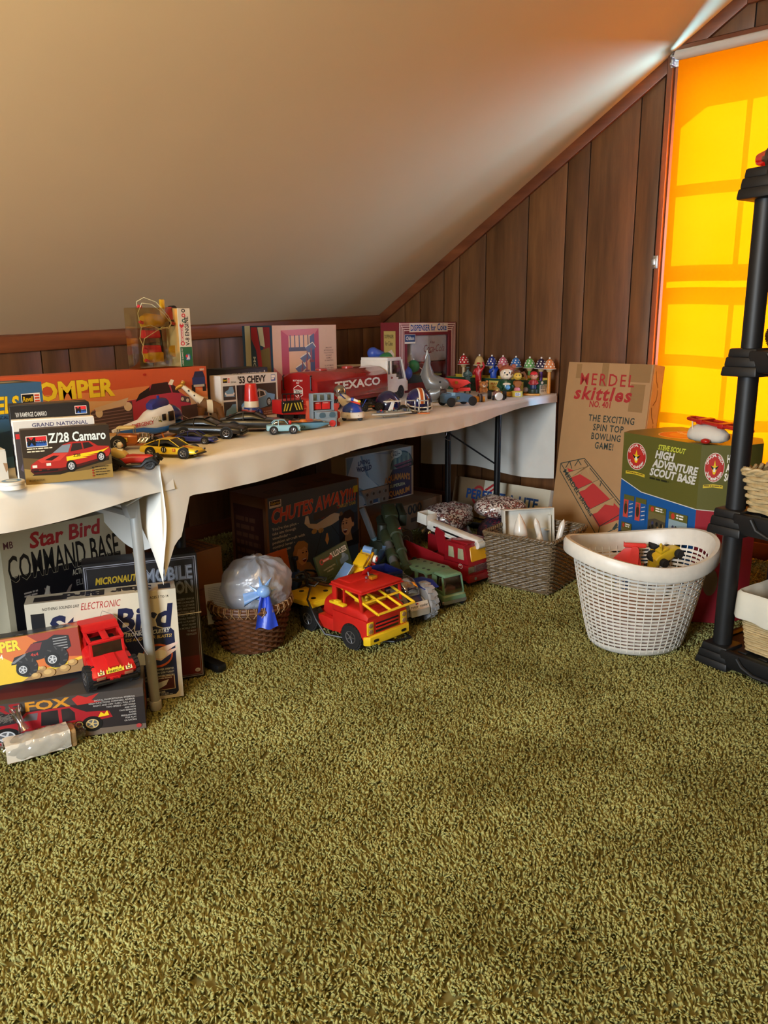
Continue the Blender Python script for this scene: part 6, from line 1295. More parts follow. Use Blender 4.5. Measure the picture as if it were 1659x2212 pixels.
# ---- wrapped paper roll on the carpet at the left edge
a0_,a1_ = F(20,1654),F(168,1612); hd = yaw(a0_,a1_); L_ = (a1_-a0_).length
t = thing('wrapped_block','paper-covered block in a clear twisted bag on the carpet, left edge','package',a0_,hd)
b = B(); b.box(0,L_,0,.05,.002,.052,M((176,140,92),.6,name='balsa_wood'),.004); b.build('wood_block',t)
b = B(); b.grid(lambda u,v: (-.004+u*(L_-.012),-.003+.056*min(1,max(0,v*2-.8)),min(.055,.006+.05*min(1,v*2.4))+.0012*sin(20*u)),16,14,M((214,206,190),.6,name='plan_paper')); b.build('paper_wrap',t,sharp=60)
k = Ink(.001,.001); rd = random.Random(4); Lm = L_*1000
k.line([(10,12),(70,14),(110,26),(150,16)],.8,(60,56,50)); k.line([(20,40),(90,44)],.7,(60,56,50)); k.line([(20,36),(20,44)],.7,(60,56,50)); k.line([(90,40),(90,48)],.7,(60,56,50)); k.dashes(60,30,60,2,1.2,(90,86,80),3); k.dashes(14,22,40,1,1.2,(90,86,80),5); k.line([(100,40),(120,46),(150,40)],.6,(60,56,50)); k.build('printed_plan',t,Matrix(((1,0,0,0),(0,.25,-.97,-.0045),(0,.97,.25,.008),(0,0,0,1))))
b = B()
def fn(u,v):
    x = -.02+u*(L_+.05); s = sin(pi*min(1,max(0,u*1.02))) ** .3; a = 2*pi*v
    return (x,.025+.038*s*cos(a)+.003*sin(23*u+5*a),.03+.036*s*sin(a)*(1.0)+.003*sin(17*u*3+3*a))
b.grid(fn,40,24,clear((246,248,250),.09,1.0,.08)); b.build('clear_bag',t,sharp=80)
b = B(); b.tube([(L_*.30,.05,.062),(L_*.27,.06,.08),(L_*.22,.075,.105)],[.016,.008,.014],clear((235,240,246),.45,1.0,.15),10)
for k_ in range(9): b.tube([(L_*.25,.066,.09),(L_*.22+.014*cos(k_*.7),.078+.012*sin(k_*.7),.118+.008*sin(k_*2))],[.004,.0015],clear((240,244,250),.5,1.0,.15),5)
b.build('twist',t,sharp=80)
# ================================================================ things on the shelf unit
X = su_m
def sth(nm,lab,cat,x,y,lvl,rz=0,dz=0,group=None,rot=None):
    p = S(x,y,lvl,dz); return thing(nm,lab,cat,p,syaw+R(rz),group,rot)
t = sth('lined_basket','straw basket with a white cloth liner on the lowest shelf','basket',.33,.2,0,0,.002)
w0,d0 = .40,.27
b = B(); weave(b,rectpath(w0,d0,w0*1.12,d0*1.14),24,.006,.175,.0042,WK3,.0012,30,0,5,120); stuffy(b.build('woven_wall',t))
b = B(); b.box(-w0/2+.006,w0/2-.006,-d0/2+.006,d0/2-.006,.002,.01,WK3); b.build('base',t)
LIN2 = fabric((206,204,190),.9,700,'liner_cotton',.2); b = B()
rp = rectpath(w0*1.14,d0*1.16,w0*1.14,d0*1.16,.03); rows = []
for off,z in ((.012,.112),(.014,.118),(.012,.17),(.010,.196),(.002,.204),(-.006,.2),(-.014,.15),(-.03,.02)):
    row = []
    for i in range(120):
        x,y,nx_,ny_ = rp(i/120,1); o = off+.003*sin(i*.9)*(1 if z < .16 else .3); row.append((x+nx_*o,y+ny_*o,z+(.004*sin(i*.5) if z < .12 else 0)))
    rows.append(row)
b.ring(rows,LIN2,True,False); b.build('cloth_liner',t,sharp=70)
o = sth('magazine','red and white magazine standing in the cloth-lined basket','magazine',.36,.17,0,12,.012); b = B(); b.box(-.1,.1,-.004,.004,0,.22,M((206,206,204),.5,name='paper'),.001); b.build('pages',o); k = Ink(.2/60,.22/60); k.rect(0,0,60,60,(206,60,66)); k.rect(4,6,40,44,(220,220,224)); k.build('printed_cover',o,Matrix(((1,0,0,-.1),(0,0,-1,-.0042),(0,1,0,0),(0,0,0,1))))
t = sth('woven_basket','pale woven basket on the middle shelf, behind the black post','basket',.268,.155,1,0,.002)
b = B(); weave(b,rectpath(.33,.20,.37,.235),11,.008,.125,.0068,WK3,.0055,13,0,6,104); stuffy(b.build('woven_wall',t))
b = B(); f_ = rectpath(.375,.24,.375,.24)
for ph in (0,pi): b.tube([(f_(i/160,1)[0]+.006*cos(i*.7+ph)*f_(i/160,1)[2],f_(i/160,1)[1]+.006*cos(i*.7+ph)*f_(i/160,1)[3],.134+.006*sin(i*.7+ph)) for i in range(160)],.0065,WK3,6,True)
b.build('braided_rim',t); b = B(); b.box(-.15,.15,-.09,.09,.002,.01,WK3); b.build('base',t)
o = sth('book','dark red book standing in the pale woven basket','book',.30,.16,1,4,.012); b = B(); b.box(-.1,.12,-.015,.015,.0,.165,M((140,24,34),.5,name='red_cloth_cover'),.002); b.build('cover',o); b = B(); b.box(-.096,.118,-.012,.012,.163,.166,CARDW); b.build('pages',o)
o = sth('wooden_stick','pale wooden stick slanting out of the woven basket','stick',.19,.10,1,0,.02,rot=(R(-8),R(40),syaw)); b = B(); b.box(-.006,.006,-.004,.004,0,.2,M((206,164,90),.5,name='pale_wood'),.002); b.build('stick',o)
t = sth('wire_basket','dark woven basket with a red handle frame behind the pale one','basket',.215,.335,1,0,.002); t.scale = (.85,.9,.72)
b = B(); weave(b,rectpath(.36,.10,.42,.13),14,.01,.20,.004,WK1,.003,24,0,5,96); stuffy(b.build('woven_wall',t))
REDF = M((170,30,24),.3,name='red_lacquer'); b = B(); b.tube([(-.2,-.05,.2),(-.22,-.06,.235),(-.1,-.08,.25),(.1,-.05,.21),(.22,.03,.27),(.0,.05,.30),(-.2,.03,.28)],.008,REDF,8,True); b.tube([(-.22,-.05,.22),(-.24,-.04,.27),(-.16,0,.30),(.2,.02,.285)],.006,REDF,8); b.build('handle_frame',t)
b = B(); b.box(-.17,.17,-.045,.045,.002,.01,WK1); b.build('base',t)
t = sth('wicker_bottle','dark wicker-covered bottle on the third shelf, cut by the frame edge','bottle',.10,.16,2,0,.002); t.scale = (.62,)*3
b = B(); weave(b,lambda tt,k: ((lambda r,a: (r*cos(a),r*sin(a),cos(a),sin(a)))(.062+.022*sin(pi*min(1,k*1.1)),2*pi*tt)),17,.006,.135,.0042,WK1,.002,18,0,5,72); stuffy(b.build('wicker_cover',t))
b = B(); b.lathe([(.055,.0),(.06,.005),(.075,.07),(.06,.14),(.045,.165),(.022,.185),(.018,.21),(.024,.214),(.024,.226),(.016,.228)],M((36,26,20),.2,name='dark_glass'),28); b.build('bottle_glass',t)
b = B(); b.tube([(-.05,0,.13),(-.055,0,.16),(-.035,0,.185),(-.02,0,.18)],.005,WK1,6); b.build('handle',t); b = B(); b.box(-.05,-.02,-.062,-.055,.13,.165,WHITE,.002); b.build('tag',t)
t = sth('toy_lantern','lantern with a ribbed red lens lying on top of the shelf unit','lantern',.052,.07,3,0,.035,rot=(0,R(90),syaw+R(8))); t.scale = (.72,)*3
b = B(); b.lathe([(.001,-.052),(.02,-.052),(.024,-.044),(.036,-.008)],clear((230,40,10),.3,.95),28); b.build('red_lens',t)
b = B(); b.lathe([(.037,-.008),(.041,-.006),(.042,.004),(.040,.006)],M((60,44,34),.4),28); b.build('collar',t)
b = B(); b.lathe([(.040,.006),(.046,.03),(.047,.14),(.03,.16),(.001,.16)],clear((240,220,150),.3,.8),28); b.build('clear_body',t)
b = B(); b.cyl((0,0,-.03),(0,0,.14),.012,M((90,50,20),.4),n=12); b.build('bulb_core',t)
# ---- plush toy and racket on the scout carton
xs_ = Matrix.Translation(SCOUT.location) @ Euler((0,0,SCOUT.rotation_euler.z)).to_matrix().to_4x4()
t = thing('plush_toy','white furry stuffed toy with a red foot lying on the scout carton','soft toy',xs_ @ V3(SCW*.93,.055,SCH+.002),SCOUT.rotation_euler.z+R(6))
FUR = fabric((206,200,188),.95,160,'white_plush',.8); b = B(); b.hull([(-.068,.012,.04,.02,.016),(-.06,.004,.056,.04,.03),(-.03,0,.068,.048,.038),(.02,0,.066,.046,.036),(.06,.004,.054,.038,.028),(.08,.014,.042,.022,.018)],FUR,e=2.2,n=24); b.build('body',t,sharp=80)
b = B(); b.ball((.03,-.05,.012),(.018,.014,.01),REDF,12,8); b.build('foot',t)
t = thing('red_racket','red looped frame strapped on top of the white furry toy','racket',xs_ @ V3(SCW*.93+.02,.06,SCH+.072),SCOUT.rotation_euler.z+R(4),rot=(0,R(5),SCOUT.rotation_euler.z+R(4)))
b = B(); b.tube([(-.105,0,.004),(-.095,-.022,.004),(-.06,-.032,.004),(.04,-.034,.004),(.13,-.026,.004),(.16,0,.004),(.13,.026,.004),(.04,.034,.004),(-.06,.032,.004),(-.095,.022,.004)],.006,REDF,8,True); b.tube([(-.05,-.03,.006),(.13,-.012,.006)],.0045,REDF,8); b.build('frame',t)
for x in (-.035,.055): b = B(); b.box(x-.012,x+.012,-.04,.04,-.006,.013,REDF,.004); b.build('strap',t)
b = B(); b.tube([(-.07,-.03,.004),(-.06,-.036,-.02),(-.056,-.04,-.04)],.0028,M((214,200,170),.6),6); b.build('string',t)
# ================================================================ toys on the tables
def body_car(nm,lab,P,hd,Lc,Wc,Hc,col,st='coupe',glass=GLASSK,wr=.24,hub=SIL,tyre=TYRE,coat=.35,rough=.3,wb=.29,cat='toy car'):
    """small car: lofted body, glasshouse, roof, four wheels"""
    t = thing(nm,lab,cat,(P.x,P.y,TZ+.0005),hd); m = M(col,rough,coat=coat,var=.05,name='car_paint'); w = Wc/2; r = wr*Hc*1.15
    S_ = {'coupe': ([(-.5,.34,.5,.8,.74),(-.485,.26,.6,.92,.84),(-.36,.2,.66,1,.9),(-.1,.17,.62,1,.9),(.12,.17,.6,1,.9),(.3,.18,.55,.98,.86),(.44,.2,.47,.9,.8),(.492,.24,.40,.82,.72),(.5,.27,.36,.78,.7)],
                    [(-.43,.6,.64,.7,.66),(-.24,.58,.88,.84,.6),(-.1,.58,.985,.86,.62),(.02,.56,.97,.86,.62),(.2,.55,.6,.8,.74)],[(-.22,.87,.93,.6,.56),(-.1,.96,1.0,.64,.58),(.03,.95,.985,.63,.58)]),
          'wide': ([(-.5,.36,.56,.84,.78),(-.49,.26,.66,.94,.86),(-.36,.2,.7,1,.92),(-.1,.17,.66,1,.92),(.1,.17,.64,1,.92),(.3,.18,.6,1,.9),(.45,.2,.52,.94,.84),(.495,.26,.44,.84,.74),(.5,.3,.4,.8,.7)],
                   [(-.4,.64,.68,.72,.68),(-.26,.62,.9,.84,.62),(-.14,.62,.985,.86,.64),(-.02,.6,.97,.86,.64),(.15,.6,.66,.82,.76)],[(-.26,.88,.92,.62,.56),(-.14,.965,1.0,.66,.6),(0,.955,.985,.65,.6)]),
          'sedan': ([(-.5,.3,.5,.8,.74),(-.48,.22,.62,.92,.84),(-.3,.18,.66,1,.92),(0,.17,.66,1,.9),(.2,.17,.66,1,.86),(.4,.18,.64,.96,.8),(.485,.2,.58,.88,.74),(.5,.28,.5,.8,.7)],
                    [(-.34,.64,.7,.74,.7),(-.24,.64,.94,.8,.62),(-.12,.64,1.0,.82,.64),(.04,.64,.97,.82,.64),(.14,.64,.7,.8,.74)],[(-.25,.92,.97,.66,.58),(-.12,.97,1.03,.68,.6),(.05,.955,1.0,.67,.6)]),
          'pickup': ([(-.5,.3,.6,.9,.88),(-.48,.26,.64,.96,.92),(-.05,.24,.64,1,.94),(.15,.24,.64,1,.92),(.36,.24,.58,.98,.88),(.48,.26,.52,.92,.84),(.5,.3,.46,.88,.8)],
                     [(-.1,.62,.66,.82,.8),(-.06,.62,.96,.84,.7),(.06,.62,.98,.84,.68),(.22,.6,.64,.84,.78)],[(-.09,.94,1.0,.74,.68),(.07,.95,1.0,.72,.66)])}[st]
    sc = lambda L: [(a*Lc,z0*Hc,z1*Hc,wl*w,wh*w) for a,z0,z1,wl,wh in L]
    b = B(); b.hull(sc(S_[0]),m,e=4.5)
    for sx in (-wb,wb):
        for sy in (-1,1): b.cyl((sx*Lc,sy*w*.7,r),(sx*Lc,sy*w*.99,r),r*1.16,BLACK,n=20)
    b.build('body',t)
    b = B(); b.hull(sc(S_[1]),glass,e=5); b.build('glasshouse',t)
    b = B(); b.hull(sc(S_[2]),m,e=5)
    g = S_[1]; f_,mid,bk_ = g[-1],g[-2],g[0]
    for sy in (-1,1):
        b.tube([(f_[0]*Lc,sy*f_[4]*w,f_[2]*Hc),(mid[0]*Lc,sy*mid[4]*w*1.02,mid[2]*Hc)],Hc*.022,m,6)
        q = g[1]; b.tube([(bk_[0]*Lc,sy*bk_[4]*w,bk_[2]*Hc),(q[0]*Lc,sy*q[4]*w*1.03,q[2]*Hc)],Hc*.03,m,6)
        if st != 'pickup': b.tube([(q[0]*Lc*.6,sy*q[3]*w,.6*Hc),(q[0]*Lc*.6,sy*g[2][4]*w*1.02,.97*Hc)],Hc*.03,m,6)
    b.build('roof',t)
    wheels(t,r,Wc*.15,[(-wb*Lc,-w*.88),(-wb*Lc,w*.88),(wb*Lc,-w*.88),(wb*Lc,w*.88)],tyre=tyre,hub=hub,hubr=.62)
    return t,Lc,Wc,Hc
def side_ink(k,t,W_,s=1): return k.build('side_sticker',t,Matrix(((1,0,0,0),(0,0,-1,-W_/2-.0006),(0,1,0,0),(0,0,0,1))))
def front_bits(t,L,W_,H,lamp=(.7,.5),bump=BLACK,lampm=None,grille=True):
    for s in (-1,1): b = B(); b.box(L*.478,L*.5,s*W_*.32-W_*.09,s*W_*.32+W_*.09,H*.33,H*.43,lampm or M((90,90,92),.15,name='lamp'),H*.01); b.build('headlight',t)
    b = B(); b.hull([(L*.47,H*.16,H*.27,W_*.5,W_*.46),(L*.51,H*.17,H*.26,W_*.44,W_*.4)],bump,e=7); b.build('bumper',t)
    if grille: b = B(); b.box(L*.488,L*.502,-W_*.16,W_*.16,H*.32,H*.42,BLACK,H*.01); b.build('grille',t)
# ---- yellow fastback
t,L,Wc,H = body_car('toy_car','yellow fastback toy car with a round number eleven on its door',T(374,986),R(-62),.185,.078,.056,(226,196,40))
front_bits(t,L,Wc,H,lampm=M((40,40,40),.2),grille=False); k = Ink(.001,.001); k.ell(-8,26,9,9,K,20); k.text('11',-8,21,10,WH,al='c',bold=.04); k.rect(20,21,9,9,(200,60,30)); k.ell(24.5,25.5,3,3,(230,180,60),12); side_ink(k,t,Wc)
k = Ink(.001,.001); k.poly([(0,0),(40,-6),(44,2),(30,6),(0,8)],(206,90,50)); k.build('hood_sticker',t,Matrix.Translation((.03,-.008,.0347)) @ Euler((0,R(8),0)).to_matrix().to_4x4())
# ---- small blue racer, dark coupes
t,L,Wc,H = body_car('toy_car','small blue racing car with yellow zigzag stripes behind the yellow fastback',T(424,957),R(-55),.135,.06,.042,(30,44,140)); front_bits(t,L,Wc,H,bump=M((30,44,140),.3))
k = Ink(.001,.001)
for j in range(3): k.poly([(0,-16+12*j),(14,-10+12*j),(26,-16+12*j),(38,-10+12*j),(38,-6+12*j),(26,-11+12*j),(14,-5+12*j),(0,-11+12*j)],(214,214,90))
k.build('hood_sticker',t,Matrix.Translation((.02,0,.0262)) @ Euler((0,R(6),0)).to_matrix().to_4x4())
for px,py,hd,lab,plate in ((452,944,-52,'black muscle coupe without a plate, left one of the two',0),(553,930,-45,'black muscle coupe with a gold front plate, right one of the two',1)):
    t,L,Wc,H = body_car('toy_car',lab,T(px,py),R(hd),.258,.106,.072,(20,18,17),'wide',glass=M((26,22,16),.25),wr=.235); t['group'] = 'large black coupes'
    front_bits(t,L,Wc,H,lampm=M((60,56,50),.2),bump=M((16,15,15),.35),grille=False)
    for s in (-1,1): b = B(); b.prism([(.0,.0),(.07,-.012),(.072,.002),(.0,.016)],-.0,.004,M((24,22,20),.4),'z',T=TR(.035,s*.012,H*.6,ry=6)); b.build('hood_scoop',t)
    k = Ink(.001,.001); k.poly([(0,0),(14,12),(30,18),(22,6),(34,0),(22,-6),(30,-18),(14,-12)],(96,74,40)); k.poly([(4,0),(16,8),(16,-8)],(40,34,24)); k.build('hood_sticker',t,Matrix.Translation((.045,0,H*.625)) @ Euler((0,R(6),0)).to_matrix().to_4x4())
    if plate: b = B(); b.box(L*.497,L*.512,-Wc*.4,Wc*.08,H*.24,H*.46,M((206,150,30),.3,name='gold_plate'),.001); o = b.build('plate',t); k = Ink(.001,.001); k.text('D3',0,0,10,K,w=18,bold=.06); k.build('plate_print',o,Matrix(((0,0,1,L*.5125),(1,0,0,-.026),(0,1,0,H*.27),(0,0,0,1))))
t,L,Wc,H = body_car('toy_car','small pale blue old sedan beside the right black coupe',T(612,936),R(-38),.12,.056,.05,(140,186,200),'sedan',glass=clear((200,220,224),.25,.8),coat=.1,rough=.4)
b = B(); b.box(-.03,.03,-.02,.02,.018,.034,M((120,40,36),.5),.004); b.build('seats',t); front_bits(t,L,Wc,H,bump=M((150,196,204),.35),lampm=WHITE,grille=False); b = B(); b.box(.02,.03,-.012,.0,.034,.046,RDP,.002); b.build('steering_block',t)
k = Ink(.001,.001); k.rect(-18,6,36,3,(206,214,206)); k.build('grille_trim',t,Matrix(((0,0,1,.0605),(1,0,0,0),(0,1,0,.012),(0,0,0,1))))
t,L,Wc,H = body_car('toy_truck','small red pickup with white and green flashes before the blue car kit',T(531,912),R(-28),.125,.056,.05,(190,34,26),'pickup',glass=M((60,40,36),.2),wr=.26,cat='toy car'); front_bits(t,L,Wc,H,lampm=M((220,206,150),.2),bump=BLACK)
k = Ink(.001,.001); k.poly([(-50,26),(-20,24),(20,14),(-10,28)],WH); k.poly([(-14,16),(16,22),(26,18),(0,13)],(60,120,70)); k.text('4x4',30,18,5,WH,w=10,bold=.04); side_ink(k,t,Wc*.98)
# ---- red and white racing boat
t = thing('toy_race_boat','low red and white racing boat with a glazed cabin, behind the left black coupe','toy boat',T(436,928),R(-22))
b = B(); b.hull([(-.09,.004,.02,.006,.004),(-.07,.002,.026,.018,.016),(0,0,.03,.022,.018),(.06,.002,.022,.018,.012),(.1,.008,.014,.006,.004)],M((186,40,44),.3),e=3); b.build('hull',t)
b = B(); b.hull([(-.08,.022,.028,.012,.008),(-.05,.024,.044,.015,.008),(0,.026,.046,.016,.009),(.04,.022,.026,.012,.01)],M((206,200,196),.35),e=3); b.build('cabin',t)
b = B(); b.hull([(-.045,.03,.04,.0158,.0115),(.015,.03,.041,.0165,.0115)],GLASSK,e=5); b.build('window_strip',t)
k = Ink(.001,.001); k.rect(-70,10,120,3,WH); k.rect(-70,6,120,2,(40,50,120)); k.build('stripe',t,Matrix(((1,0,0,0),(0,0,-1,-.0224),(0,1,0,0),(0,0,0,1))))
# ---- orange hot rod with chrome engine
t = thing('toy_hot_rod','bronze hot rod with a cream roof and exposed chrome engine','toy car',T(292,970),R(-40)); BRZ = M((176,96,36),.3,.2,coat=.4,name='bronze_paint')
b = B(); b.hull([(-.05,.02,.05,.02,.018),(-.045,.016,.052,.024,.021),(.0,.016,.05,.024,.02),(.012,.02,.046,.02,.017)],BRZ,e=5); b.box(-.05,.062,-.013,.013,.012,.02,BRZ,.003); b.build('body',t)
b = B(); b.box(-.05,.006,-.021,.021,.066,.074,M((222,206,150),.4,name='cream_plastic'),.004)
for x in (-.046,.002):
    for y in (-.018,.018): b.cyl((x,y,.05),(x,y,.068),.002,CHROME,n=6)
b.build('roof',t)
b = B(); b.box(.014,.05,-.013,.013,.02,.038,CHROME,.003)
for x in (.02,.032,.044):
    for s in (-1,1): b.tube([(x,s*.012,.036),(x,s*.02,.034),(x-.006,s*.024,.026)],.0025,CHROME,6)
    b.cyl((x,0,.038),(x,0,.05),.005,CHROME,n=8)
b.build('engine',t); b = B(); b.box(.054,.06,-.015,.015,.018,.044,CHROME,.003); b.build('radiator',t)
k = Ink(.001,.001); k.rect(-12,0,16,16,(230,190,60)); k.frame(-12,0,16,16,1.2,K); k.poly([(-9,3),(-4,13),(1,3)],K); k.build('door_sticker',t,Matrix(((1,0,0,-.02),(0,0,-1,-.0245),(0,1,0,.026),(0,0,0,1))))
wheels(t,.0245,.02,[(-.045,-.034),(-.045,.034)]); wheels(t,.0175,.012,[(.056,-.03),(.056,.03)],name='front_wheel')
# ---- red vintage roadster with a driver
t = thing('toy_roadster','red and black vintage roadster with a white driver, half behind the brown car kit','toy car',T(287,1012),R(-44)); RB = M((176,34,28),.4,name='red_plastic')
b = B(); b.hull([(-.05,.016,.04,.024,.022),(-.02,.014,.038,.025,.022),(.0,.016,.04,.022,.018),(.05,.018,.038,.016,.013),(.056,.018,.034,.015,.012)],RB,e=4); b.build('body',t)
b = B(); b.hull([(-.058,.03,.05,.02,.022),(-.05,.024,.058,.024,.025),(-.02,.03,.05,.024,.022),(-.012,.034,.04,.02,.018)],M((214,190,110),.45,name='cream_plastic'),e=4); b.build('seat_tub',t)
b = B(); b.hull([(-.038,.04,.056,.008,.006),(-.022,.04,.056,.01,.007)],WHITE,e=3); b.ball((-.03,0,.066),.0085,WHITE,12,8); b.ball((-.027,0,.065),(.007,.006,.006),M((206,160,130),.5),10,6); b.build('driver',t)
for s in (-1,1): b = B(); b.tube([(-.06,s*.03,.014),(-.045,s*.032,.034),(-.026,s*.032,.024),(-.01,s*.03,.012),(.03,s*.03,.012),(.046,s*.03,.026),(.062,s*.03,.03),(.076,s*.03,.018)],[.006,.009,.008,.005,.005,.008,.009,.005],BLACK,8); b.build('mudguard',t)
b = B(); b.box(.055,.062,-.02,.02,.016,.02,BLACK,.002); b.cyl((.06,-.012,.03),(.066,-.012,.03),.005,BLACK,n=10); b.cyl((.06,.012,.03),(.066,.012,.03),.005,BLACK,n=10); b.build('lamps',t)
wheels(t,.0165,.008,[(-.043,-.031),(-.043,.031),(.052,-.03),(.052,.03)],hub=BLACK,hubr=.7)
# ---- helicopter
t = thing('toy_helicopter','white and blue toy rescue helicopter with its tail behind the brown car kit','toy helicopter',T(352,944),0,rot=(R(3),R(-5),R(12))); HW,HBl = M((214,212,206),.35,name='white_plastic'),M((32,50,130),.22,coat=.4,name='blue_plastic')
b = B(); b.hull([(-.22,.045,.055,.005,.005),(-.10,.034,.066,.018,.014),(-.06,.02,.085,.034,.028),(-.02,.014,.096,.04,.033),(.03,.014,.098,.04,.034),(.032,.016,.094,.038,.032)],HW,e=3.2); b.build('fuselage',t)
b = B(); b.hull([(-.2,.036,.05,.007,.007),(-.1,.022,.042,.02,.019),(-.06,.008,.034,.036,.0365),(.03,.006,.032,.042,.0425),(.07,.012,.03,.03,.034),(.088,.02,.03,.014,.02)],M((40,92,160),.3,name='mid_blue_plastic'),e=3.2); b.build('belly',t)
b = B(); b.hull([(.032,.03,.097,.04,.034),(.05,.03,.093,.039,.032),(.075,.03,.078,.032,.024),(.09,.03,.055,.02,.014),(.095,.032,.045,.01,.008)],HBl,e=2.6); b.build('canopy',t)
b = B(); b.hull([(-.05,.09,.112,.016,.014),(-.03,.09,.122,.02,.017),(.02,.09,.12,.02,.017),(.03,.09,.112,.016,.014)],M((36,44,110),.4),e=4); b.cyl((-.005,0,.118),(-.005,0,.132),.005,HBl,n=8); b.build('engine_housing',t)
for x0,x1,z0,z1 in ((-.002,.022,.045,.078),(-.032,-.016,.052,.074)): b = B(); b.box(x0,x1,-.0418,-.037,z0,z1,BLACK,.001); b.build('window_opening',t)
for j in range(5): b = B(); b.tube([(-.044-.006*j,-.0365+.0018*j,.058),(-.046-.006*j,-.034+.0018*j,.07)],.0016,HW,5); b.build('vent_rib',t)
k = Ink(.001,.001); k.text('EMERGENCY',-150,50,13,(190,40,50),w=86,bold=.03); k.ell(-40,50,9,9,(60,80,50),14); k.ell(-40,50,6,6,(170,160,70),12); k.build('side_print',t,Matrix(((1,-.0,-.0,.0),(-.17,0,-1,-.0405),(0,1,0,-.003),(0,0,0,1))))
b = B()
for s in (-1,1): b.tube([(-.05,s*.035,-.012),(.05,s*.035,-.012),(.066,s*.035,-.002)],.004,M((206,110,30),.4,name='orange_plastic'),8); b.tube([(-.03,s*.035,-.012),(-.03,s*.025,.012)],.003,M((206,110,30),.4,name='orange_plastic'),6); b.tube([(.03,s*.035,-.012),(.03,s*.025,.012)],.003,M((206,110,30),.4,name='orange_plastic'),6)
b.build('skids',t); t.location.z = TZ+.017
# ---- pull-along giraffe, beacon cone
t = thing('toy_giraffe','brown and white jointed toy giraffe leaning back before the orange carton','toy animal',T(455,921),R(150)); BRN,IV = M((110,72,36),.45,name='brown_plastic'),M((224,212,184),.4,name='ivory_plastic')
t.location.z = TZ
b = B(); b.hull([(-.045,.055,.085,.012,.012),(-.02,.05,.10,.018,.016),(.02,.06,.11,.018,.015),(.045,.08,.115,.013,.01)],BRN,e=2.6); b.hull([(-.012,.05,.1025,.019,.017),(.01,.055,.107,.0195,.0165)],IV,e=2.6); b.build('body',t)
b = B(); b.tube([(.03,0,.1),(.06,0,.125),(.095,0,.158)],[.018,.012,.0085],IV,12); b.build('neck',t)
for q in ((.055,.122),(.075,.141)):
    b = B(); b.ball((q[0],.0115,q[1]),.0035,BLACK,8,6); b.build('neck_spot',t)
GLD = M((176,126,40),.3,.3,name='gold_plastic'); b = B(); b.hull([(-.012,-.008,.01,.008,.007),(.012,-.007,.007,.008,.006),(.03,-.012,.002,.006,.005)],GLD,e=2.4,T=TR(.1,0,.16,ry=18)); b.ball((.094,.012,.172),(.009,.004,.007),GLD,10,6); b.ball((.094,-.012,.172),(.009,.004,.007),IV,10,6); b.build('head',t)
for x,y,dx in ((.03,.014,.012),(.03,-.014,.002),(-.035,.014,-.016),(-.035,-.014,-.006)):
    b = B(); b.tube([(x,y,.075),(x+dx*.5,y*1.1,.045),(x+dx,y*1.1,.02)],[.016,.011,.0075],BRN,10); o = b.build('leg',t); b = B(); b.cyl((x+dx,y*1.1,.018),(x+dx*1.1,y*1.1,.001),.006,IV,r1=.008,n=10); b.ball((x+dx,y*1.1,.02),.006,IV,8,6); b.build('hoof',o)
b = B(); b.tube([(.02,.01,.002),(.10,.08,.05),(.17,.14,.10)],.0007,WHITE,5); b.build('pull_string',t)
t = thing('toy_beacon','red, white and blue cone standing before the pale blue old car kit','toy',T(545,908),0); b = B(); b.lathe([(.045,0),(.046,.004),(.04,.012),(.031,.05),(.029,.054)],M((40,60,120),.25,name='blue_gloss_plastic'),32); b.build('base',t)
b = B(); b.lathe([(.029,.054),(.0305,.056),(.029,.078),(.0285,.08)],IV,32); b.build('white_band',t); b = B(); b.lathe([(.0285,.08),(.0295,.081),(.026,.118),(.0235,.145),(.021,.15),(.001,.151)],M((196,36,26),.3,coat=.3,name='red_plastic'),32); b.build('red_cap',t)
for a in (-100,-60): b = B(); b.ball((.036*cos(R(a)),.036*sin(R(a)),.028),(.012,.012,.02),M((30,46,100),.2),10,8); b.build('base_lobe',t)
# ---- speedboat
t = thing('toy_speedboat','pointed blue and orange speedboat with a black nose, by the table front','toy boat',T(656,928),R(-29)); t.scale = (1.15,)*3; b = B(); b.hull([(-.075,.008,.022,.02,.022),(-.06,.002,.026,.024,.028),(0,0,.026,.024,.03),(.05,.004,.024,.014,.02),(.085,.014,.018,.003,.004)],M((90,140,170),.35,name='blue_plastic'),e=3.4); b.build('hull',t)
k = Ink(.001,.001); k.poly([(-72,-20),(-20,-26),(30,-22),(60,-12),(80,0),(60,12),(30,22),(-20,26),(-72,20)],(30,30,34)); k.poly([(-72,-16),(-20,-20),(10,-18),(40,0),(10,18),(-20,20),(-72,16)],(206,120,44)); k.build('deck_print',t,Matrix.Translation((0,0,.0262)) @ Euler((0,R(2),0)).to_matrix().to_4x4())
b = B(); b.lathe([(.001,0),(.012,.0),(.012,.006),(.008,.008),(.001,.008)],M((206,120,44),.4),18,TR(0,0,.026)); b.build('cockpit_ring',t); k = Ink(.001,.001); k.text('STAR',-30,6,8,(30,50,80),w=30,bold=.02); k.build('hull_print',t,Matrix(((1,0,0,0),(0,-.2,-.98,-.0285),(0,.98,-.2,.002),(0,0,0,1))))
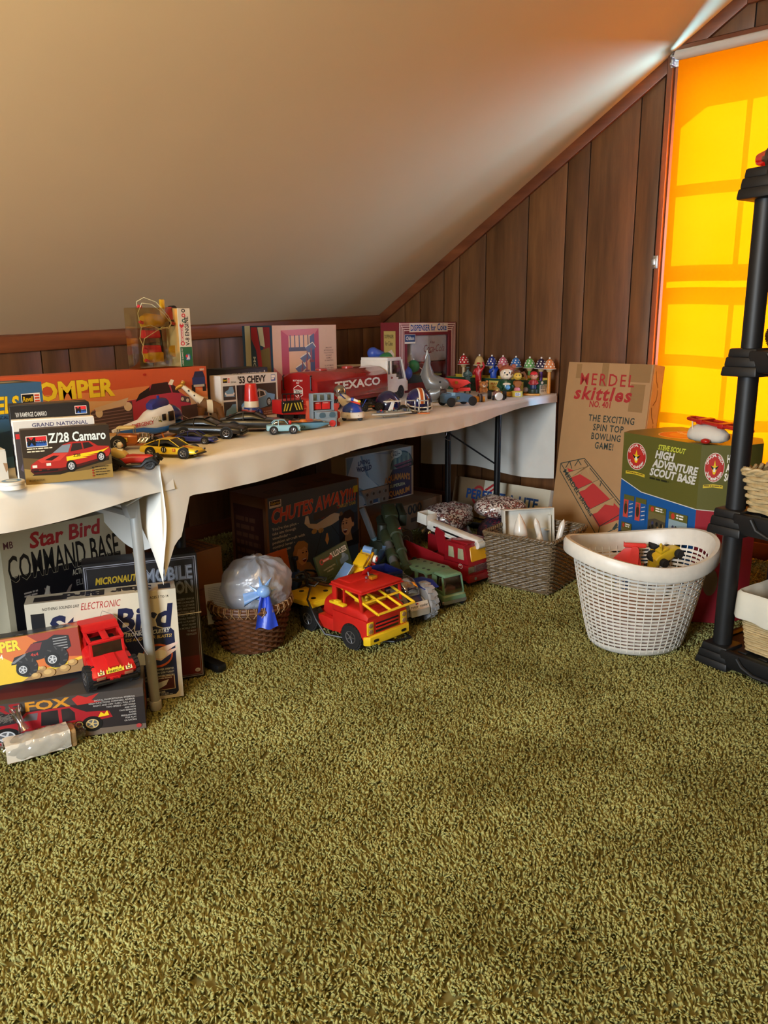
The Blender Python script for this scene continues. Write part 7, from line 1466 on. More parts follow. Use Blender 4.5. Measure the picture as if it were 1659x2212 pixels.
# ---- red tanker with white cab
TP = V3(2.365,2.475,TZ); hd = R(11); TRD = M((150,26,26),.22,coat=.5,name='red_enamel')
t = thing('toy_tanker','long red toy tanker trailer with white lettering and a white cab','toy truck',TP,hd)
Lt,Wt = .62,.185
def tsec(x,g=0):
    z0,z1 = .05,.178; pr = [(0,z0),(0,z0+.016),(-.008,z0+.03),(-.006,z0+.088),(.012,z1-.022),(.045,z1-.004),(Wt/2,z1),(Wt-.045,z1-.004),(Wt-.012,z1-.022),(Wt+.006,z0+.088),(Wt+.008,z0+.03),(Wt,z0+.016),(Wt,z0)]
    cy,cz = Wt/2,.115; return [(x,cy+(y-cy)*(1-g),cz+(z-cz)*(1-g)) for y,z in pr]
b = B(); b.ring([tsec(.0,.05),tsec(.006),tsec(Lt-.006),tsec(Lt,.05)],TRD); b.build('tank_body',t)
b = B(); b.box(.01,Lt-.01,.006,Wt-.006,.03,.057,M((120,20,24),.35),.004); b.build('chassis',t)
for x in (.18,.40): b = B(); b.lathe([(.028,0),(.028,.006),(.02,.009),(.001,.009)],M((170,60,50),.3),20,TR(x,Wt/2,.177)); b.build('filler_cap',t)
for y in (.018,Wt-.018): b = B(); b.tube([(-.002,y,.10),(-.010,y,.105),(-.010,y,.16),(-.002,y,.165)],.003,BLACK,6); b.build('grab_handle',t)
k = Ink(.001,.001); k.text('TEXACO',100,92,36,WH,w=400,bold=.045,out=.012,oc=(110,50,20)); k.frame(88,85,424,50,.8,(110,40,20)); k.build('side_lettering',t,Matrix(((1,0,0,.04),(0,.034,-1,-.0119),(0,1,0,0),(0,0,0,1))))
k = Ink(.001,.001); k.poly([(92+26*sx_,116+30*sz_) for sx_,sz_ in ((-.95,.5),(0,1),(.95,.5),(.95,-.5),(0,-1),(-.95,-.5))],WH); k.poly([(92+23.5*sx_,116+27*sz_) for sx_,sz_ in ((-.95,.5),(0,1),(.95,.5),(.95,-.5),(0,-1),(-.95,-.5))],(150,26,26)); k.rect(70,108,44,16,WH); k.text('TEXACO',72,110,12,K,w=40,bold=.06); k.ell(92,98,4,4,WH,10); k.text('BUY THE BEST',66,160,7,WH,w=52); k.text('BUY',84,150,7,WH,w=16); k.build('rear_print',t,Matrix(((0,0,-1,-.0003),(-1,0,0,Wt),(0,1,0,-.022),(0,0,0,1))))
wheels(t,.034,.03,[(.10,.02),(.10,Wt-.02),(.18,.02),(.18,Wt-.02)],hub=M((190,190,190),.3),spokes=0)
WC = M((222,216,206),.3,coat=.3,name='white_plastic'); PCL = clear((206,196,226),.22,.92)
b = B(); b.prism(arch_side(.60,.815,.035,.088,.735,.04,.036),.012,Wt-.012,WC,'y',bev=.006); b.box(.595,.61,.016,Wt-.016,.08,.2,WC,.003); b.box(.56,.60,.06,Wt-.06,.035,.05,BLACK,.003); b.prism([(.6,.195),(.75,.195),(.745,.212),(.6,.214)],.014,Wt-.014,WC,'y',bev=.004); b.build('cab',t)
for y in (.016,Wt-.016):
    b = B(); b.prism([(.6,.085),(.80,.085),(.78,.1),(.71,.1),(.71,.112),(.69,.112),(.69,.13),(.645,.13),(.645,.198),(.632,.198),(.632,.13),(.605,.13),(.605,.2),(.6,.2)],y-.003,y+.003,WC,'y'); b.prism([(.745,.2),(.755,.2),(.80,.088),(.788,.088)],y-.003,y+.003,WC,'y'); b.build('door_frame',t)
b = B(); b.prism([(.61,.1),(.785,.1),(.748,.197),(.61,.197)],.02,Wt-.02,PCL,'y'); b.build('windows',t)
b = B(); b.hull([(.65,.09,.15,.02,.016,.07),(.70,.09,.14,.024,.018,.07)],M((70,60,110),.5)); b.ball((.678,.07,.165),.017,M((206,160,120),.5),12,8); b.build('driver',t)
k = Ink(.001,.001); k.ell(0,0,11,5,(150,60,50),14); k.text('GT',-6,3,6,(150,60,50),bold=.03); k.build('door_badge',t,Matrix(((1,0,0,.642),(0,0,-1,.0126),(0,1,0,.112),(0,0,0,1))))
wheels(t,.034,.03,[(.735,.026),(.735,Wt-.026)],name='front_wheel',hub=BLACK,spokes=0); b = B(); b.box(.812,.83,.02,Wt-.02,.032,.05,BLACK,.004); b.build('bumper',t)
for o in t.children:
    if o.name.split('.')[0] in ('cab','door_frame','windows','driver','door_badge','front_wheel','bumper'): o.location.x += .05
# ---- red tipper bed with striped tailgate, playset, brackets
t = thing('toy_tipper','red tipper body with a black tailgate of yellow chevrons and rail','toy truck',T(612,912),R(-8)); b = B(); b.prism([(0,.03),(.13,.02),(.15,.05),(.14,.085),(0,.085)],.002,.08,M((186,30,30),.35),'y',bev=.003); b.build('bed',t)
for z in (.045,.062): b = B(); b.box(.098,.142,-.003,.004,z,z+.003,M((206,80,60),.35)); b.build('step_rib',t)
b = B(); b.box(-.005,.098,-.006,.003,.036,.084,BLACK,.003); o = b.build('tailgate',t); k = Ink(.001,.001)
for x,dx in ((8,-9),(22,-12),(38,-12),(50,12),(64,12),(78,9)): k.poly([(x,44),(x+6,44),(x+6+dx*-1,74),(x-dx,74)] if 0 else [(x+dx,44),(x+dx+6,44),(x+6,74),(x,74)],(206,184,60))
k.ell(0,76,2.4,2.4,WH,10); k.ell(92,78,2.4,2.4,WH,10); k.build('chevrons',o,Matrix(((1,0,0,0),(0,0,-1,-.0064),(0,1,0,0),(0,0,0,1))))
b = B(); b.tube([(0,0,.084),(.0,0,.112),(.085,0,.108),(.087,0,.084)],.0025,BLACK,6)
for x in (.02,.04,.06): b.tube([(x,0,.084),(x,0,.111)],.002,BLACK,6)
b.build('rail',t); wheels(t,.02,.02,[(.04,.02),(.04,.07),(.11,.02),(.11,.07)],spokes=0,hub=BLACK)
GP = M((128,142,152),.45,name='grey_plastic'); t = thing('toy_playset','grey moulded playset tower with two red doors, before the tanker','toy',T(700,921),R(-22))
b = B(); b.box(-.045,.045,.03,.036,.03,.125,GP,.001); b.box(-.045,-.04,.0,.036,.03,.125,GP,.001); b.box(.04,.045,.0,.036,.03,.125,GP,.001); b.box(-.045,.045,0,.036,.095,.099,GP); b.box(-.045,.045,0,.036,.058,.062,GP,.001)
for x in (-.015,.015): b.box(x-.002,x+.002,0,.036,.099,.122,GP)
b.build('tower',t)
for x in (-.035,.001): b = B(); b.box(x,x+.033,.014,.022,.064,.094,M((206,44,40),.35),.002); b.box(x+.004,x+.024,.012,.014,.087,.09,M((230,160,140),.3)); b.build('red_door',t)
b = B(); b.box(-.036,.048,-.024,.03,.03,.058,GP,.003)
b.build('lower_deck',t)
for x in (-.015,.026): b = B(); b.hull([(-.0252,.036,.056,.014,.011),(-.0235,.036,.056,.014,.011)],M((70,96,110),.6),e=3,T=TR(x,0,0,rz=90) ); b.build('recess',t)
b = B(); b.prism([(-.028,.03),(.04,.03),(.038,-.0),(.012,-.0)],-.03,-.024,GP,'y',T=TR(z=.004)); b.box(.034,.042,-.03,.024,.0,.034,GP,.002); b.build('ramp_leg',t)
b = B(); b.cyl((.022,-.034,.014),(.022,-.028,.014),.0125,M((196,56,56),.4),n=16); b.build('red_wheel',t)
for j in range(3):
    b = B(); b.cyl((-.012+.01*j,-.0305,.022-.008*j),(-.012+.01*j,-.0295,.022-.008*j),.003,WHITE,n=8); b.build('rivet',t)
ORP = M((196,84,58),.45,name='orange_plastic')
for px,py,c_,lab in ((668,912,ORP,'orange zigzag bracket left of the grey playset tower'),(727,919,M((160,50,40),.45,name='rust_plastic'),'rust red zigzag bracket between the grey tower and the astronaut')):
    t = thing('toy_bracket',lab,'toy part',T(px,py),R(-30),'zigzag brackets'); b = B(); b.prism([(-.012,0),(.012,0),(.014,.012),(.004,.016),(.002,.026),(.014,.03),(.014,.052),(.004,.056),(.006,.068),(.012,.07),(.01,.086),(-.01,.086),(-.01,.068),(-.006,.06),(-.012,.04),(-.014,.014)],-.006,.006,c_,'y',bev=.001); b.build('bracket',t)
# ---- astronaut in a round hover craft
t = thing('toy_astronaut','toy astronaut in a round white and blue hover car with a clear helmet','toy figure',T(762,908),R(-60)); t.location.z = TZ; AB = M((34,70,170),.25,coat=.3,name='blue_plastic')
b = B(); b.lathe([(.045,.012),(.05,.014),(.051,.024),(.048,.034),(.044,.036)],WC,36,sy=.9); b.build('bumper_ring',t); b = B(); b.lathe([(.042,.034),(.041,.046),(.034,.06),(.02,.07),(.001,.073)],AB,32,sy=.9); b.build('dome',t)
for a in range(-150,160,50): b = B(); b.cyl((.0495*cos(R(a)),.045*sin(R(a)),.024),(.0515*cos(R(a)),.0468*sin(R(a)),.024),.003,M((190,186,176),.3),n=8); b.build('stud',t)
wheels(t,.009,.006,[(.035,-.012,.009),(.02,.03,.009),(-.03,-.02,.009)],spokes=0,hub=BLACK)
b = B(); b.hull([(-.02,-.018,.018,.018,.018),(0,-.022,.022,.024,.022),(.02,-.02,.02,.022,.02),(.034,-.014,.014,.015,.015)],WC,e=2.6,T=TR(-.03,.012,.075,ry=-38,rz=160))
b.build('suit',t); b = B()
for s in (-1,1): b.tube([(-.012,.004+s*.018,.083),(-.03,.008+s*.0225,.092),(-.05,.014+s*.014,.105)],.0026,AB,6)
b.build('suit_stripes',t)
hc = (-.058,.026,.115); b = B(); b.ball(hc,.026,clear((206,216,214),.35,.85),24,14); b.build('helmet',t); b = B(); b.ball(hc,.019,M((120,112,100),.5),18,12); b.ball((hc[0]-.014,hc[1]-.012,hc[2]+.004),(.008,.009,.008),M((60,52,48),.4),12,8); b.build('head',t)
b = B(); b.lathe([(.024,-.004),(.0275,-.002),(.0275,.002),(.024,.004)],SIL,24,TR(hc[0]+.006,hc[1]-.002,hc[2]-.004,ry=52,rz=-20),caps=False); b.build('helmet_ring',t)
b = B(); b.tube([(-.02,-.02,.085),(.01,-.03,.088),(.03,-.028,.08)],[.007,.006,.005],WC,8); b.ball((.008,-.03,.088),.008,AB,10,6); b.ball((.034,-.028,.079),(.008,.006,.006),M((206,190,50),.4),10,6); b.build('arm',t); b = B(); b.tube([(.0,-.024,.08),(.04,-.034,.07)],.004,M((206,60,40),.4),6); b.build('red_lever',t); b = B(); b.tube([(.04,0,.055),(.056,.008,.085)],.0015,AB,6); b.build('antenna',t)
# ---- black buggies, model space ship, helmets
def buggy(px,py,rz,lab):
    t = thing('toy_buggy',lab,'toy car',T(px,py),R(rz),'black open buggies'); b = B(); b.hull([(-.05,.014,.03,.016,.012),(0,.012,.034,.02,.014),(.05,.014,.024,.012,.01)],BLACK,e=3); b.build('body',t); b = B(); b.tube([(-.03,-.016,.03),(-.02,-.014,.052),(.01,-.014,.05),(.03,-.012,.026)],.002,BLACK,6); b.tube([(-.03,.016,.03),(-.02,.014,.052),(.01,.014,.05),(.03,.012,.026)],.002,BLACK,6); b.build('roll_cage',t)
    k = Ink(.001,.001); k.rect(-16,0,20,7,(150,120,40)); k.dashes(-14,5,16,2,2,K,3); k.rect(8,0,10,5,(170,70,40)); k.build('side_sticker',t,Matrix(((1,0,0,0),(0,0,-1,-.0205),(0,1,0,.019),(0,0,0,1)))); wheels(t,.019,.016,[(-.035,-.03),(-.035,.03),(.038,-.028),(.038,.028)],hub=M((60,60,60),.4))
buggy(798,887,-30,'black open buggy nearest the blue and white hover car'); buggy(800,868,150,'black open buggy close against the side of the tanker')
t = thing('toy_space_ship','small silver model space ship with a white fin at the table front','toy spacecraft',T(845,902),R(-18)); t.scale = (1.25,)*3; b = B(); b.hull([(-.075,.014,.018,.004,.004),(-.04,.008,.02,.018,.016),(.02,.006,.022,.022,.02),(.07,.01,.018,.012,.01)],M((150,150,140),.4,.4,.3,120,name='grey_model_paint'),e=3); b.build('hull',t)
b = B(); b.prism([(-.08,-.012),(.0,-.03),(.07,-.02),(.075,.012),(-.02,.026)],.014,.0165,M((206,206,200),.4),'z'); b.build('wing_plate',t); b = B()
for j in range(14): rd = random.Random(j); b.box(-.05+.009*j,-.044+.009*j,rd.uniform(-.015,0),rd.uniform(.003,.014),.016,.02+rd.uniform(.002,.008),M(rd.choice(((110,112,104),(70,76,96),(150,150,140))),.5),.0006)
stuffy(b.build('deck_detail',t)); b = B(); b.prism([(-.012,.02),(.004,.02),(.012,.052),(.004,.052)],-.003,.003,WHITE,'y'); b.box(-.024,.034,-.01,.01,.052,.055,WHITE,.001); b.build('fin',t)
for p in ((-.04,-.004,.026),(.012,.004,.03)): b = B(); b.ball(p,.0035,RDP,8,6); b.build('beacon',t)
for x in (-.03,.03): b = B(); b.cyl((x,0,.01),(x,0,.001),.002,SIL,n=6); b.build('foot',t)
HB2 = M((24,28,74),.18,coat=.6,name='blue_helmet_plastic')
t = thing('toy_helmet','dark blue toy cap with a brim and lightning mark, left of the barred helmet','helmet',T(838,884),R(-55)); t.scale = (1.2,)*3; b = B(); b.ball((0,0,.012),(.05,.045,.058),HB2,28,16,cut=(-12,90)); b.hull([(.03,.0,.012,.04,.04),(.06,-.002,.006,.03,.03),(.072,-.004,.002,.016,.016)],HB2,e=3); b.build('shell',t)
k = Ink(.001,.001); k.poly([(-10,0),(4,10),(22,4),(30,-10),(16,-2),(4,2)],(206,180,120)); k.poly([(-6,2),(4,8),(20,2),(8,4)],(30,34,90)); k.build('mark',t,Matrix(((.8,0,.0,.01),(-.35,-.3,-.9,-.046),(0,.95,-.3,.036),(0,0,0,1))))
b = B(); b.tube([(.0+.05*cos(R(a)),.045*sin(R(a)),.004) for a in range(-80,81,20)],.002,M((150,130,100),.4),6); b.build('edge_piping',t)
t = thing('toy_helmet','dark blue toy football helmet with an orange stripe and white face bars','helmet',T(905,888),R(-128)); t.location.z = TZ+.002
b = B(); b.ball((0,0,.045),(.062,.056,.056),HB2,32,18,cut=(-48,90)); b.build('shell',t); WST,OST = M((226,220,206),.3,name='white_stripe'),M((176,84,30),.3,name='orange_stripe')
def band(y0,y1,off,m,nm):
    b = B(); rows = []
    for a in range(-10,171,9):
        th = R(a); rows.append([(cos(th)*(.0622+off)*sqrt(max(0,1-(y/.056) ** 2)),y,.045+sin(th)*(.0562+off)*sqrt(max(0,1-(y/.056) ** 2))) for y in (y0,(y0+y1)/2,y1)])
    b.ring(rows,m,False,False); b.build(nm,t)
band(-.013,.013,.0004,WST,'white_band'); band(-.0065,.0065,.0008,OST,'orange_band')
b = B(); b.hull([(.03,.004,.034,.05,.05),(.052,.006,.03,.035,.035)],M((16,18,40),.6),e=3); b.build('opening',t)
b = B()
for z in (.022,.006): b.tube([(.02,-.056,z+.012),(.05,-.05,z+.004),(.078,-.02,z),(.082,0,z),(.078,.02,z),(.05,.05,z+.004),(.02,.056,z+.012)],.0028,WST,8)
for y in (-.02,.02): b.tube([(.078,y,.022),(.08,y,.006)],.0026,WST,8)
b.build('face_bars',t)
for px,c_,lab in ((887,(60,56,76),'clear upright display frame on a dark foot'),(915,(196,110,60),'clear upright display frame on an orange foot')):
    t = thing('display_frame',lab,'frame',T(px,894),R(-40),'clear display frames'); cl_ = clear((240,236,232),.55,.9,.1); b = B(); b.box(-.022,.022,-.002,.002,.004,.052,cl_) if 0 else None
    for q in ((-.022,-.017,.006,.06),(.017,.022,.006,.06),(-.022,.022,.055,.06)): b.box(q[0],q[1],-.004,.004,q[2],q[3],M((200,196,190),.12,.55,name='polished_acrylic') if 1 else cl_,.001)
    b.build('frame',t); b = B(); b.box(-.026,.026,-.008,.008,0,.006,M(c_,.3),.0015); b.build('foot',t)
t = thing('toy_helmet','tiny dark green helmet with a white face guard','helmet',T(871,894),R(-70)); b = B(); b.ball((0,0,.018),(.024,.021,.022),M((22,30,32),.25),20,12,cut=(-50,90)); b.build('shell',t); b = B()
for z in (.008,.016): b.tube([(.006,-.021,z+.004),(.022,-.014,z),(.028,0,z),(.022,.014,z),(.006,.021,z+.004)],.0018,WHITE,6)
for y in (-.01,0,.01): b.tube([(.0255,y,.008),(.0255,y,.016)],.0014,WHITE,6)
b.build('face_guard',t)
# ---- shark, derby car, tray cart
t = thing('toy_shark','grey toy shark standing tail up with its toothed mouth open','toy animal',T(945,868),R(-62)); GSH = M((104,104,102),.35,coat=.2,name='grey_rubber_skin')
b = B(); b.tube([(.055,0,.092),(.04,0,.088),(.01,0,.085),(-.03,0,.095),(-.05,0,.13),(-.052,0,.18),(-.048,0,.23)],[.012,.03,.04,.044,.034,.018,.006],GSH,18); b.build('body',t)
b = B(); b.prism([(-.09,.13),(-.04,.12),(-.034,.2),(-.05,.255),(-.058,.25),(-.06,.2)],-.004,.004,GSH,'y',bev=.002); b.build('tail_fin',t)
b = B(); b.hull([(-.03,.0,.07,.04,.042),(.0,.0,.072,.042,.042),(.02,.03,.076,.038,.04)],GSH,e=3); b.build('cheeks',t); b = B(); b.hull([(.0,.008,.066,.034,.034),(.035,.02,.07,.03,.032),(.042,.024,.066,.026,.03)],M((52,30,26),.5),e=3); b.build('mouth',t)
b = B()
for j in range(9): a = (j-4)/4.0; b.cyl((.044-.022*a*a,.034*a,.078),(.046-.022*a*a,.033*a,.066),.0045,WHITE,r1=.0004,n=6)
for j in range(9): a = (j-4)/4.0; b.cyl((.046-.022*a*a,.034*a,.012),(.048-.022*a*a,.032*a,.024),.0045,WHITE,r1=.0004,n=6)
stuffy(b.build('teeth',t)); b = B(); b.hull([(-.02,.0,.012,.04,.038),(.03,.0,.016,.036,.034),(.05,.006,.014,.026,.024)],GSH,e=3); b.build('lower_jaw',t)
for s in (-1,1): b = B(); b.ball((.018,s*.034,.1),.005,BLACK,8,6); b.build('eye',t); b = B(); b.prism([(-.02,.07),(.01,.07),(-.05,.03)],s*.04-.003,s*.04+.003,GSH,'y',T=TR(0,0,0,rx=s*18)); b.build('side_fin',t)
t = thing('derby_car','hand-painted blue wooden derby car with black disc wheels','toy car',T(990,876),R(-24)); DB = M((74,104,132),.6,var=.2,scale=40,name='brushed_blue_paint')
b = B(); b.prism([(-.088,.018),(-.088,.05),(-.078,.06),(-.03,.062),(.01,.06),(.05,.054),(.075,.04),(.08,.018)],-.024,.024,DB,'y',bev=.005); b.build('body',t)
for s in (-1,1): b = B(); b.box(.062,.07,s*.012-.004,s*.012+.004,.02,.046,M((96,130,156),.5),.002); b.build('grille_bar',t)
k = Ink(.001,.001); k.rect(-46,50,14,10,(130,170,200)); k.rect(-24,30,18,16,(60,60,44)); k.text('12',-22,32,10,(150,150,90),w=13,bold=.03); k.build('side_paint',t,Matrix(((1,0,0,0),(0,0,-1,-.0244),(0,1,0,0),(0,0,0,1)))); b = B(); b.box(-.05,-.03,-.0245,.0245,.05,.0635,M((130,170,200),.6),.001); b.build('cloth_patch',t)
b = B(); b.box(.05,.058,-.04,.04,.012,.022,M((130,160,190),.6),.002); b.box(-.066,-.058,-.04,.04,.012,.022,DB,.002); b.build('axle_beam',t)
wheels(t,.022,.007,[(-.062,-.042),(-.062,.042),(.054,-.042),(.054,.042)],spokes=0,hub=BLACK,hubr=.3)
t = thing('toy_tray_cart','coral red winged toy tray on a stem, behind the blue derby car','toy',T(985,858),R(-35)); t.scale = (1.2,)*3; b = B(); b.prism([(-.055,.085),(.045,.075),(.06,.06),(.02,.052),(.01,.04),(-.012,.04),(-.03,.056)],-.03,.03,REDO,'y',bev=.004); b.build('tray',t); b = B(); b.cyl((0,0,.0),(0,0,.042),.014,REDO,n=16,r1=.011); b.box(.0,.06,-.026,.026,.026,.042,REDO,.006); b.build('stem',t)
b = B(); b.cyl((-.01,-.0305,.066),(-.01,-.034,.066),.007,GLD,n=12); b.build('gold_hub',t)
# ---- small figures
def biped(b,m,H,pose,sk=None,wide=1.0):
    """one continuous little figure: pose gives joints as shares of the height"""
    me = bpy.data.meshes.new('figure'); J = pose['v']; me.from_pydata([tuple(c*H for c in p[:3]) for p in J],pose['e'],[]); o = bpy.data.objects.new('figure',me); COL.objects.link(o)
    md = o.modifiers.new('s','SKIN'); md.use_smooth_shade = True
    for v_,p in zip(me.skin_vertices[0].data,J): v_.radius = (p[3]*H*wide,p[3]*H*wide); v_.use_root = False
    me.skin_vertices[0].data[0].use_root = True; o.modifiers.new('d','SUBSURF').levels = 1
    dg = bpy.context.evaluated_depsgraph_get(); ev = bpy.data.meshes.new_from_object(o.evaluated_get(dg)); bpy.data.objects.remove(o); bpy.data.meshes.remove(me)
    b._put([v_.co[:] for v_ in ev.vertices],[tuple(p.vertices) for p in ev.polygons],m); bpy.data.meshes.remove(ev); return b
def pose(larm,rarm,ll=((-.02,.07,.28,.05),(.0,.09,.03,.035),(.05,.09,.015,.03)),rl=((.03,-.07,.28,.05),(-.02,-.1,.03,.035),(.03,-.1,.015,.03))):
    v = [(0,0,.5,.085),(0,0,.66,.095),(0,0,.78,.085),(0,0,.85,.04),(.01,0,.93,.065)]+[(0,.12,.77,.042)]+list(larm)+[(0,-.12,.77,.042)]+list(rarm)+[(0,.055,.45,.06)]+list(ll)+[(0,-.055,.45,.06)]+list(rl)
    na,nb_ = len(larm),len(rarm); e = [(0,1),(1,2),(2,3),(3,4),(2,5)]; i = 5
    for k in range(na): e.append((i+k,i+k+1))
    i += na+1; e.append((2,i))
    for k in range(nb_): e.append((i+k,i+k+1))
    i += nb_+1; e.append((0,i))
    for k in range(3): e.append((i+k,i+k+1))
    i += 4; e.append((0,i))
    for k in range(3): e.append((i+k,i+k+1))
    return {'v': v,'e': e}
def fig(nm,lab,px,py,H,m,rz,ps,extra=None,group=None):
    t = thing(nm,lab,'figure',T(px,py),R(rz),group); b = B(); biped(b,m,H,ps); b.build('body',t,sharp=80)
    if extra: extra(t)
    return t
def base(t,c,r=.022):
    b = B(); b.lathe([(r,0),(r,.003),(r*.9,.004),(.001,.004)],M(c,.4),20); b.build('stand',t)
up_arm = [(.02,.2,.88,.036),(.04,.14,1.03,.034)]; dn = [(.06,-.17,.62,.036),(.14,-.1,.62,.03)]
RF,BF,GF = M((170,24,30),.35,name='red_figure_plastic'),M((30,70,170),.35,name='blue_figure_plastic'),M((58,82,80),.4,name='green_grey_plastic')
def hat(t,H,m): b = B(); b.lathe([(.085*H,.95*H),(.07*H,.96*H),(.055*H,1.0*H),(.001,1.01*H)],m,16); b.build('helmet',t)
fig('toy_soldier','red plastic toy soldier with one arm raised, striding',1033,848,.165,RF,200,pose(up_arm,dn,((.1,.07,.28,.05),(.16,.09,.03,.035),(.22,.09,.015,.03)),((-.1,-.07,.28,.05),(-.22,-.1,.03,.035),(-.17,-.1,.015,.03))),lambda t: hat(t,.165,RF),'plastic soldiers')
fig('toy_soldier','blue plastic toy soldier aiming a raised rifle',1066,845,.155,BF,215,pose([(.08,.14,.82,.036),(.18,.06,.9,.034)],[(.1,-.16,.68,.036),(.2,-.05,.78,.03)],((.08,.07,.28,.05),(.12,.09,.03,.035),(.18,.09,.015,.03)),((-.08,-.07,.28,.05),(-.16,-.1,.03,.035),(-.11,-.1,.015,.03))),lambda t: (hat(t,.155,BF),B().cyl((.0,0,.12),(.07,.0,.18),.003,BF,n=6).build('rifle',t)),'plastic soldiers')
fig('toy_soldier','grey green plastic figure under a wide hat, left of the red soldier',1010,850,.145,GF,220,pose([(.1,.14,.66,.05),(.17,.04,.7,.045)],[(.1,-.15,.66,.05),(.17,-.03,.7,.045)]),lambda t: hat(t,.145,GF),'plastic soldiers')
FURB = M((150,76,48),.55,name='auburn_fur_paint'); t = thing('chipmunk_figure','tall cartoon chipmunk figure in a green sweater holding a blue ball','figure',T(1094,856),R(214)); t.scale = (1.33,)*3; GSW = M((24,66,40),.3,coat=.3,name='green_glaze'); CRM = M((224,206,180),.35,name='cream_glaze')
b = B(); b.lathe([(.022,.018),(.028,.024),(.03,.045),(.024,.064),(.012,.07)],GSW,24); b.tube([(0,.024,.056),(.016,.032,.042),(.03,.018,.04)],[.009,.008,.007],GSW,10); b.tube([(0,-.024,.056),(.016,-.032,.042),(.03,-.016,.034)],[.009,.008,.007],GSW,10); b.build('sweater',t)
b = B(); b.lathe([(.018,.002),(.024,.006),(.024,.02),(.018,.022)],M((206,150,60),.4),20); b.ball((.012,.012,.005),(.014,.009,.006),M((206,150,60),.4),12,8); b.ball((.012,-.012,.005),(.014,.009,.006),M((206,150,60),.4),12,8); b.build('trousers_and_feet',t)
b = B(); b.ball((.004,0,.088),(.026,.028,.024),CRM,22,14); b.ball((.02,0,.08),(.016,.018,.012),CRM,16,10); b.build('head',t); b = B(); b.ball((-.006,0,.1),(.026,.03,.022),FURB,20,12)
for s in (-1,1): b.ball((-.006,s*.026,.116),(.006,.01,.011),FURB,12,8)
b.tube([(.006,0,.118),(.014,.004,.13)],[.006,.001],FURB,8); b.build('fur_cap',t)
for s in (-1,1): b = B(); b.ball((.024,s*.01,.095),(.004,.0055,.008),WHITE,10,8); b.ball((.0275,s*.009,.094),(.002,.0028,.004),BLACK,8,6); b.build('eye',t)
b = B(); b.ball((.035,0,.087),.0035,BLACK,8,6); b.build('nose',t); b = B(); b.ball((.034,.004,.038),.01,M((90,150,200),.3),14,8); b.build('blue_ball',t); b = B(); b.ball((.027,0,.05),(.006,.016,.006),CRM,12,8); b.build('bib',t)
t = thing('tiger_figure','small striped tiger figure sitting on the yellow pipes','figure',T(1044,852),R(222)); TG = M((176,110,54),.4,var=.25,scale=150,name='tawny_paint'); b = B(); b.hull([(-.03,.012,.05,.018,.02),(0,.01,.058,.022,.02),(.014,.012,.052,.018,.018)],TG,e=2.5); b.ball((.014,0,.052),(.02,.023,.02),TG,18,12)
for s in (-1,1): b.ball((.006,s*.018,.069),(.005,.008,.008),TG,10,6); b.tube([(.01,s*.014,.03),(.03,s*.016,.014)],[.009,.007],TG,8)
b.build('body',t)
for j in range(5): b = B(); b.lathe([(.0225-.0008*abs(j-2),-.0016),(.0232-.0008*abs(j-2),0),(.0225-.0008*abs(j-2),.0016)],M((50,28,18),.5),16,TR(-.022+.007*j,0,.034,ry=90),caps=False); b.build('stripe',t)
b = B(); b.ball((.033,0,.047),(.006,.008,.006),CRM,10,6); b.ball((.0385,0,.05),.0025,BLACK,6,5)
for s in (-1,1): b.ball((.031,s*.008,.058),.003,BLACK,8,6)
b.build('muzzle',t)
MUS = M((206,140,40),.4,name='ochre_plastic')
t = thing('toy_pipes','ochre plastic pipes clamped by a dark ring, before the grey green figure','toy',T(1028,868),R(-40)); b = B()
for y,z in ((-.014,.014),(.014,.014)): b.cyl((-.045,y,z),(.04,y,z),.0135,MUS,n=18,bev=.002)
b.build('pipes',t); b = B(); b.cyl((.01,-.006,.016),(.028,-.006,.016),.024,M((48,36,38),.4),n=20,bev=.003); b.cyl((.012,-.006,.0165),(.016,-.006,.0165),.0246,SIL,n=20); b.build('dark_ring',t)
t = thing('toy_race_car','silver and red striped open racer with fat black rear wheels','toy car',T(1075,863),R(-140)); b = B(); b.hull([(-.045,.014,.036,.02,.016),(-.02,.01,.042,.024,.018),(.02,.01,.036,.02,.016),(.05,.012,.03,.014,.012),(.055,.014,.028,.012,.01)],M((196,186,180),.3,.3,name='silver_paint'),e=3); b.build('body',t)
for j in range(4): b = B(); x = -.03+.02*j; b.lathe([(.0236-.0022*j,-.003),(.0242-.0022*j,0),(.0236-.0022*j,.003)],M((190,40,40),.35),18,TR(x,0,.024,rx=0,ry=90) @ TR(rz=20*(j % 2)),caps=False); b.build('red_stripe',t)
b = B(); b.lathe([(.001,0),(.02,.0),(.02,.006),(.012,.008),(.001,.008)],M((206,206,206),.25,.3),24,TR(.052,0,.021,ry=90)); b.build('nose_disc',t)
b = B(); b.ball((-.014,0,.046),(.014,.012,.012),M((176,150,90),.3,.4),14,8); b.build('driver_bubble',t)
wheels(t,.021,.018,[(-.032,-.038),(-.032,.038)],hub=CHROME,spokes=6); wheels(t,.012,.01,[(.034,-.026),(.034,.026)],name='front_wheel',hub=CHROME)
t = thing('push_puppet','push puppet with a yellow face and brown ears on a yellow drum base','figure',T(1117,857),R(220)); t.scale = (1.3,)*3; b = B(); b.lathe([(.021,0),(.022,.002),(.022,.022),(.019,.024)],M((206,180,70),.4,name='yellow_plastic'),24); b.build('drum_base',t); k = Ink(.001,.001); k.rect(-11,4,22,14,(206,206,220)); k.dashes(-9,14,18,3,2,(110,110,130),3); k.build('base_label',t,Matrix(((0,0,1,.0222),(1,0,0,0),(0,1,0,0),(0,0,0,1))))
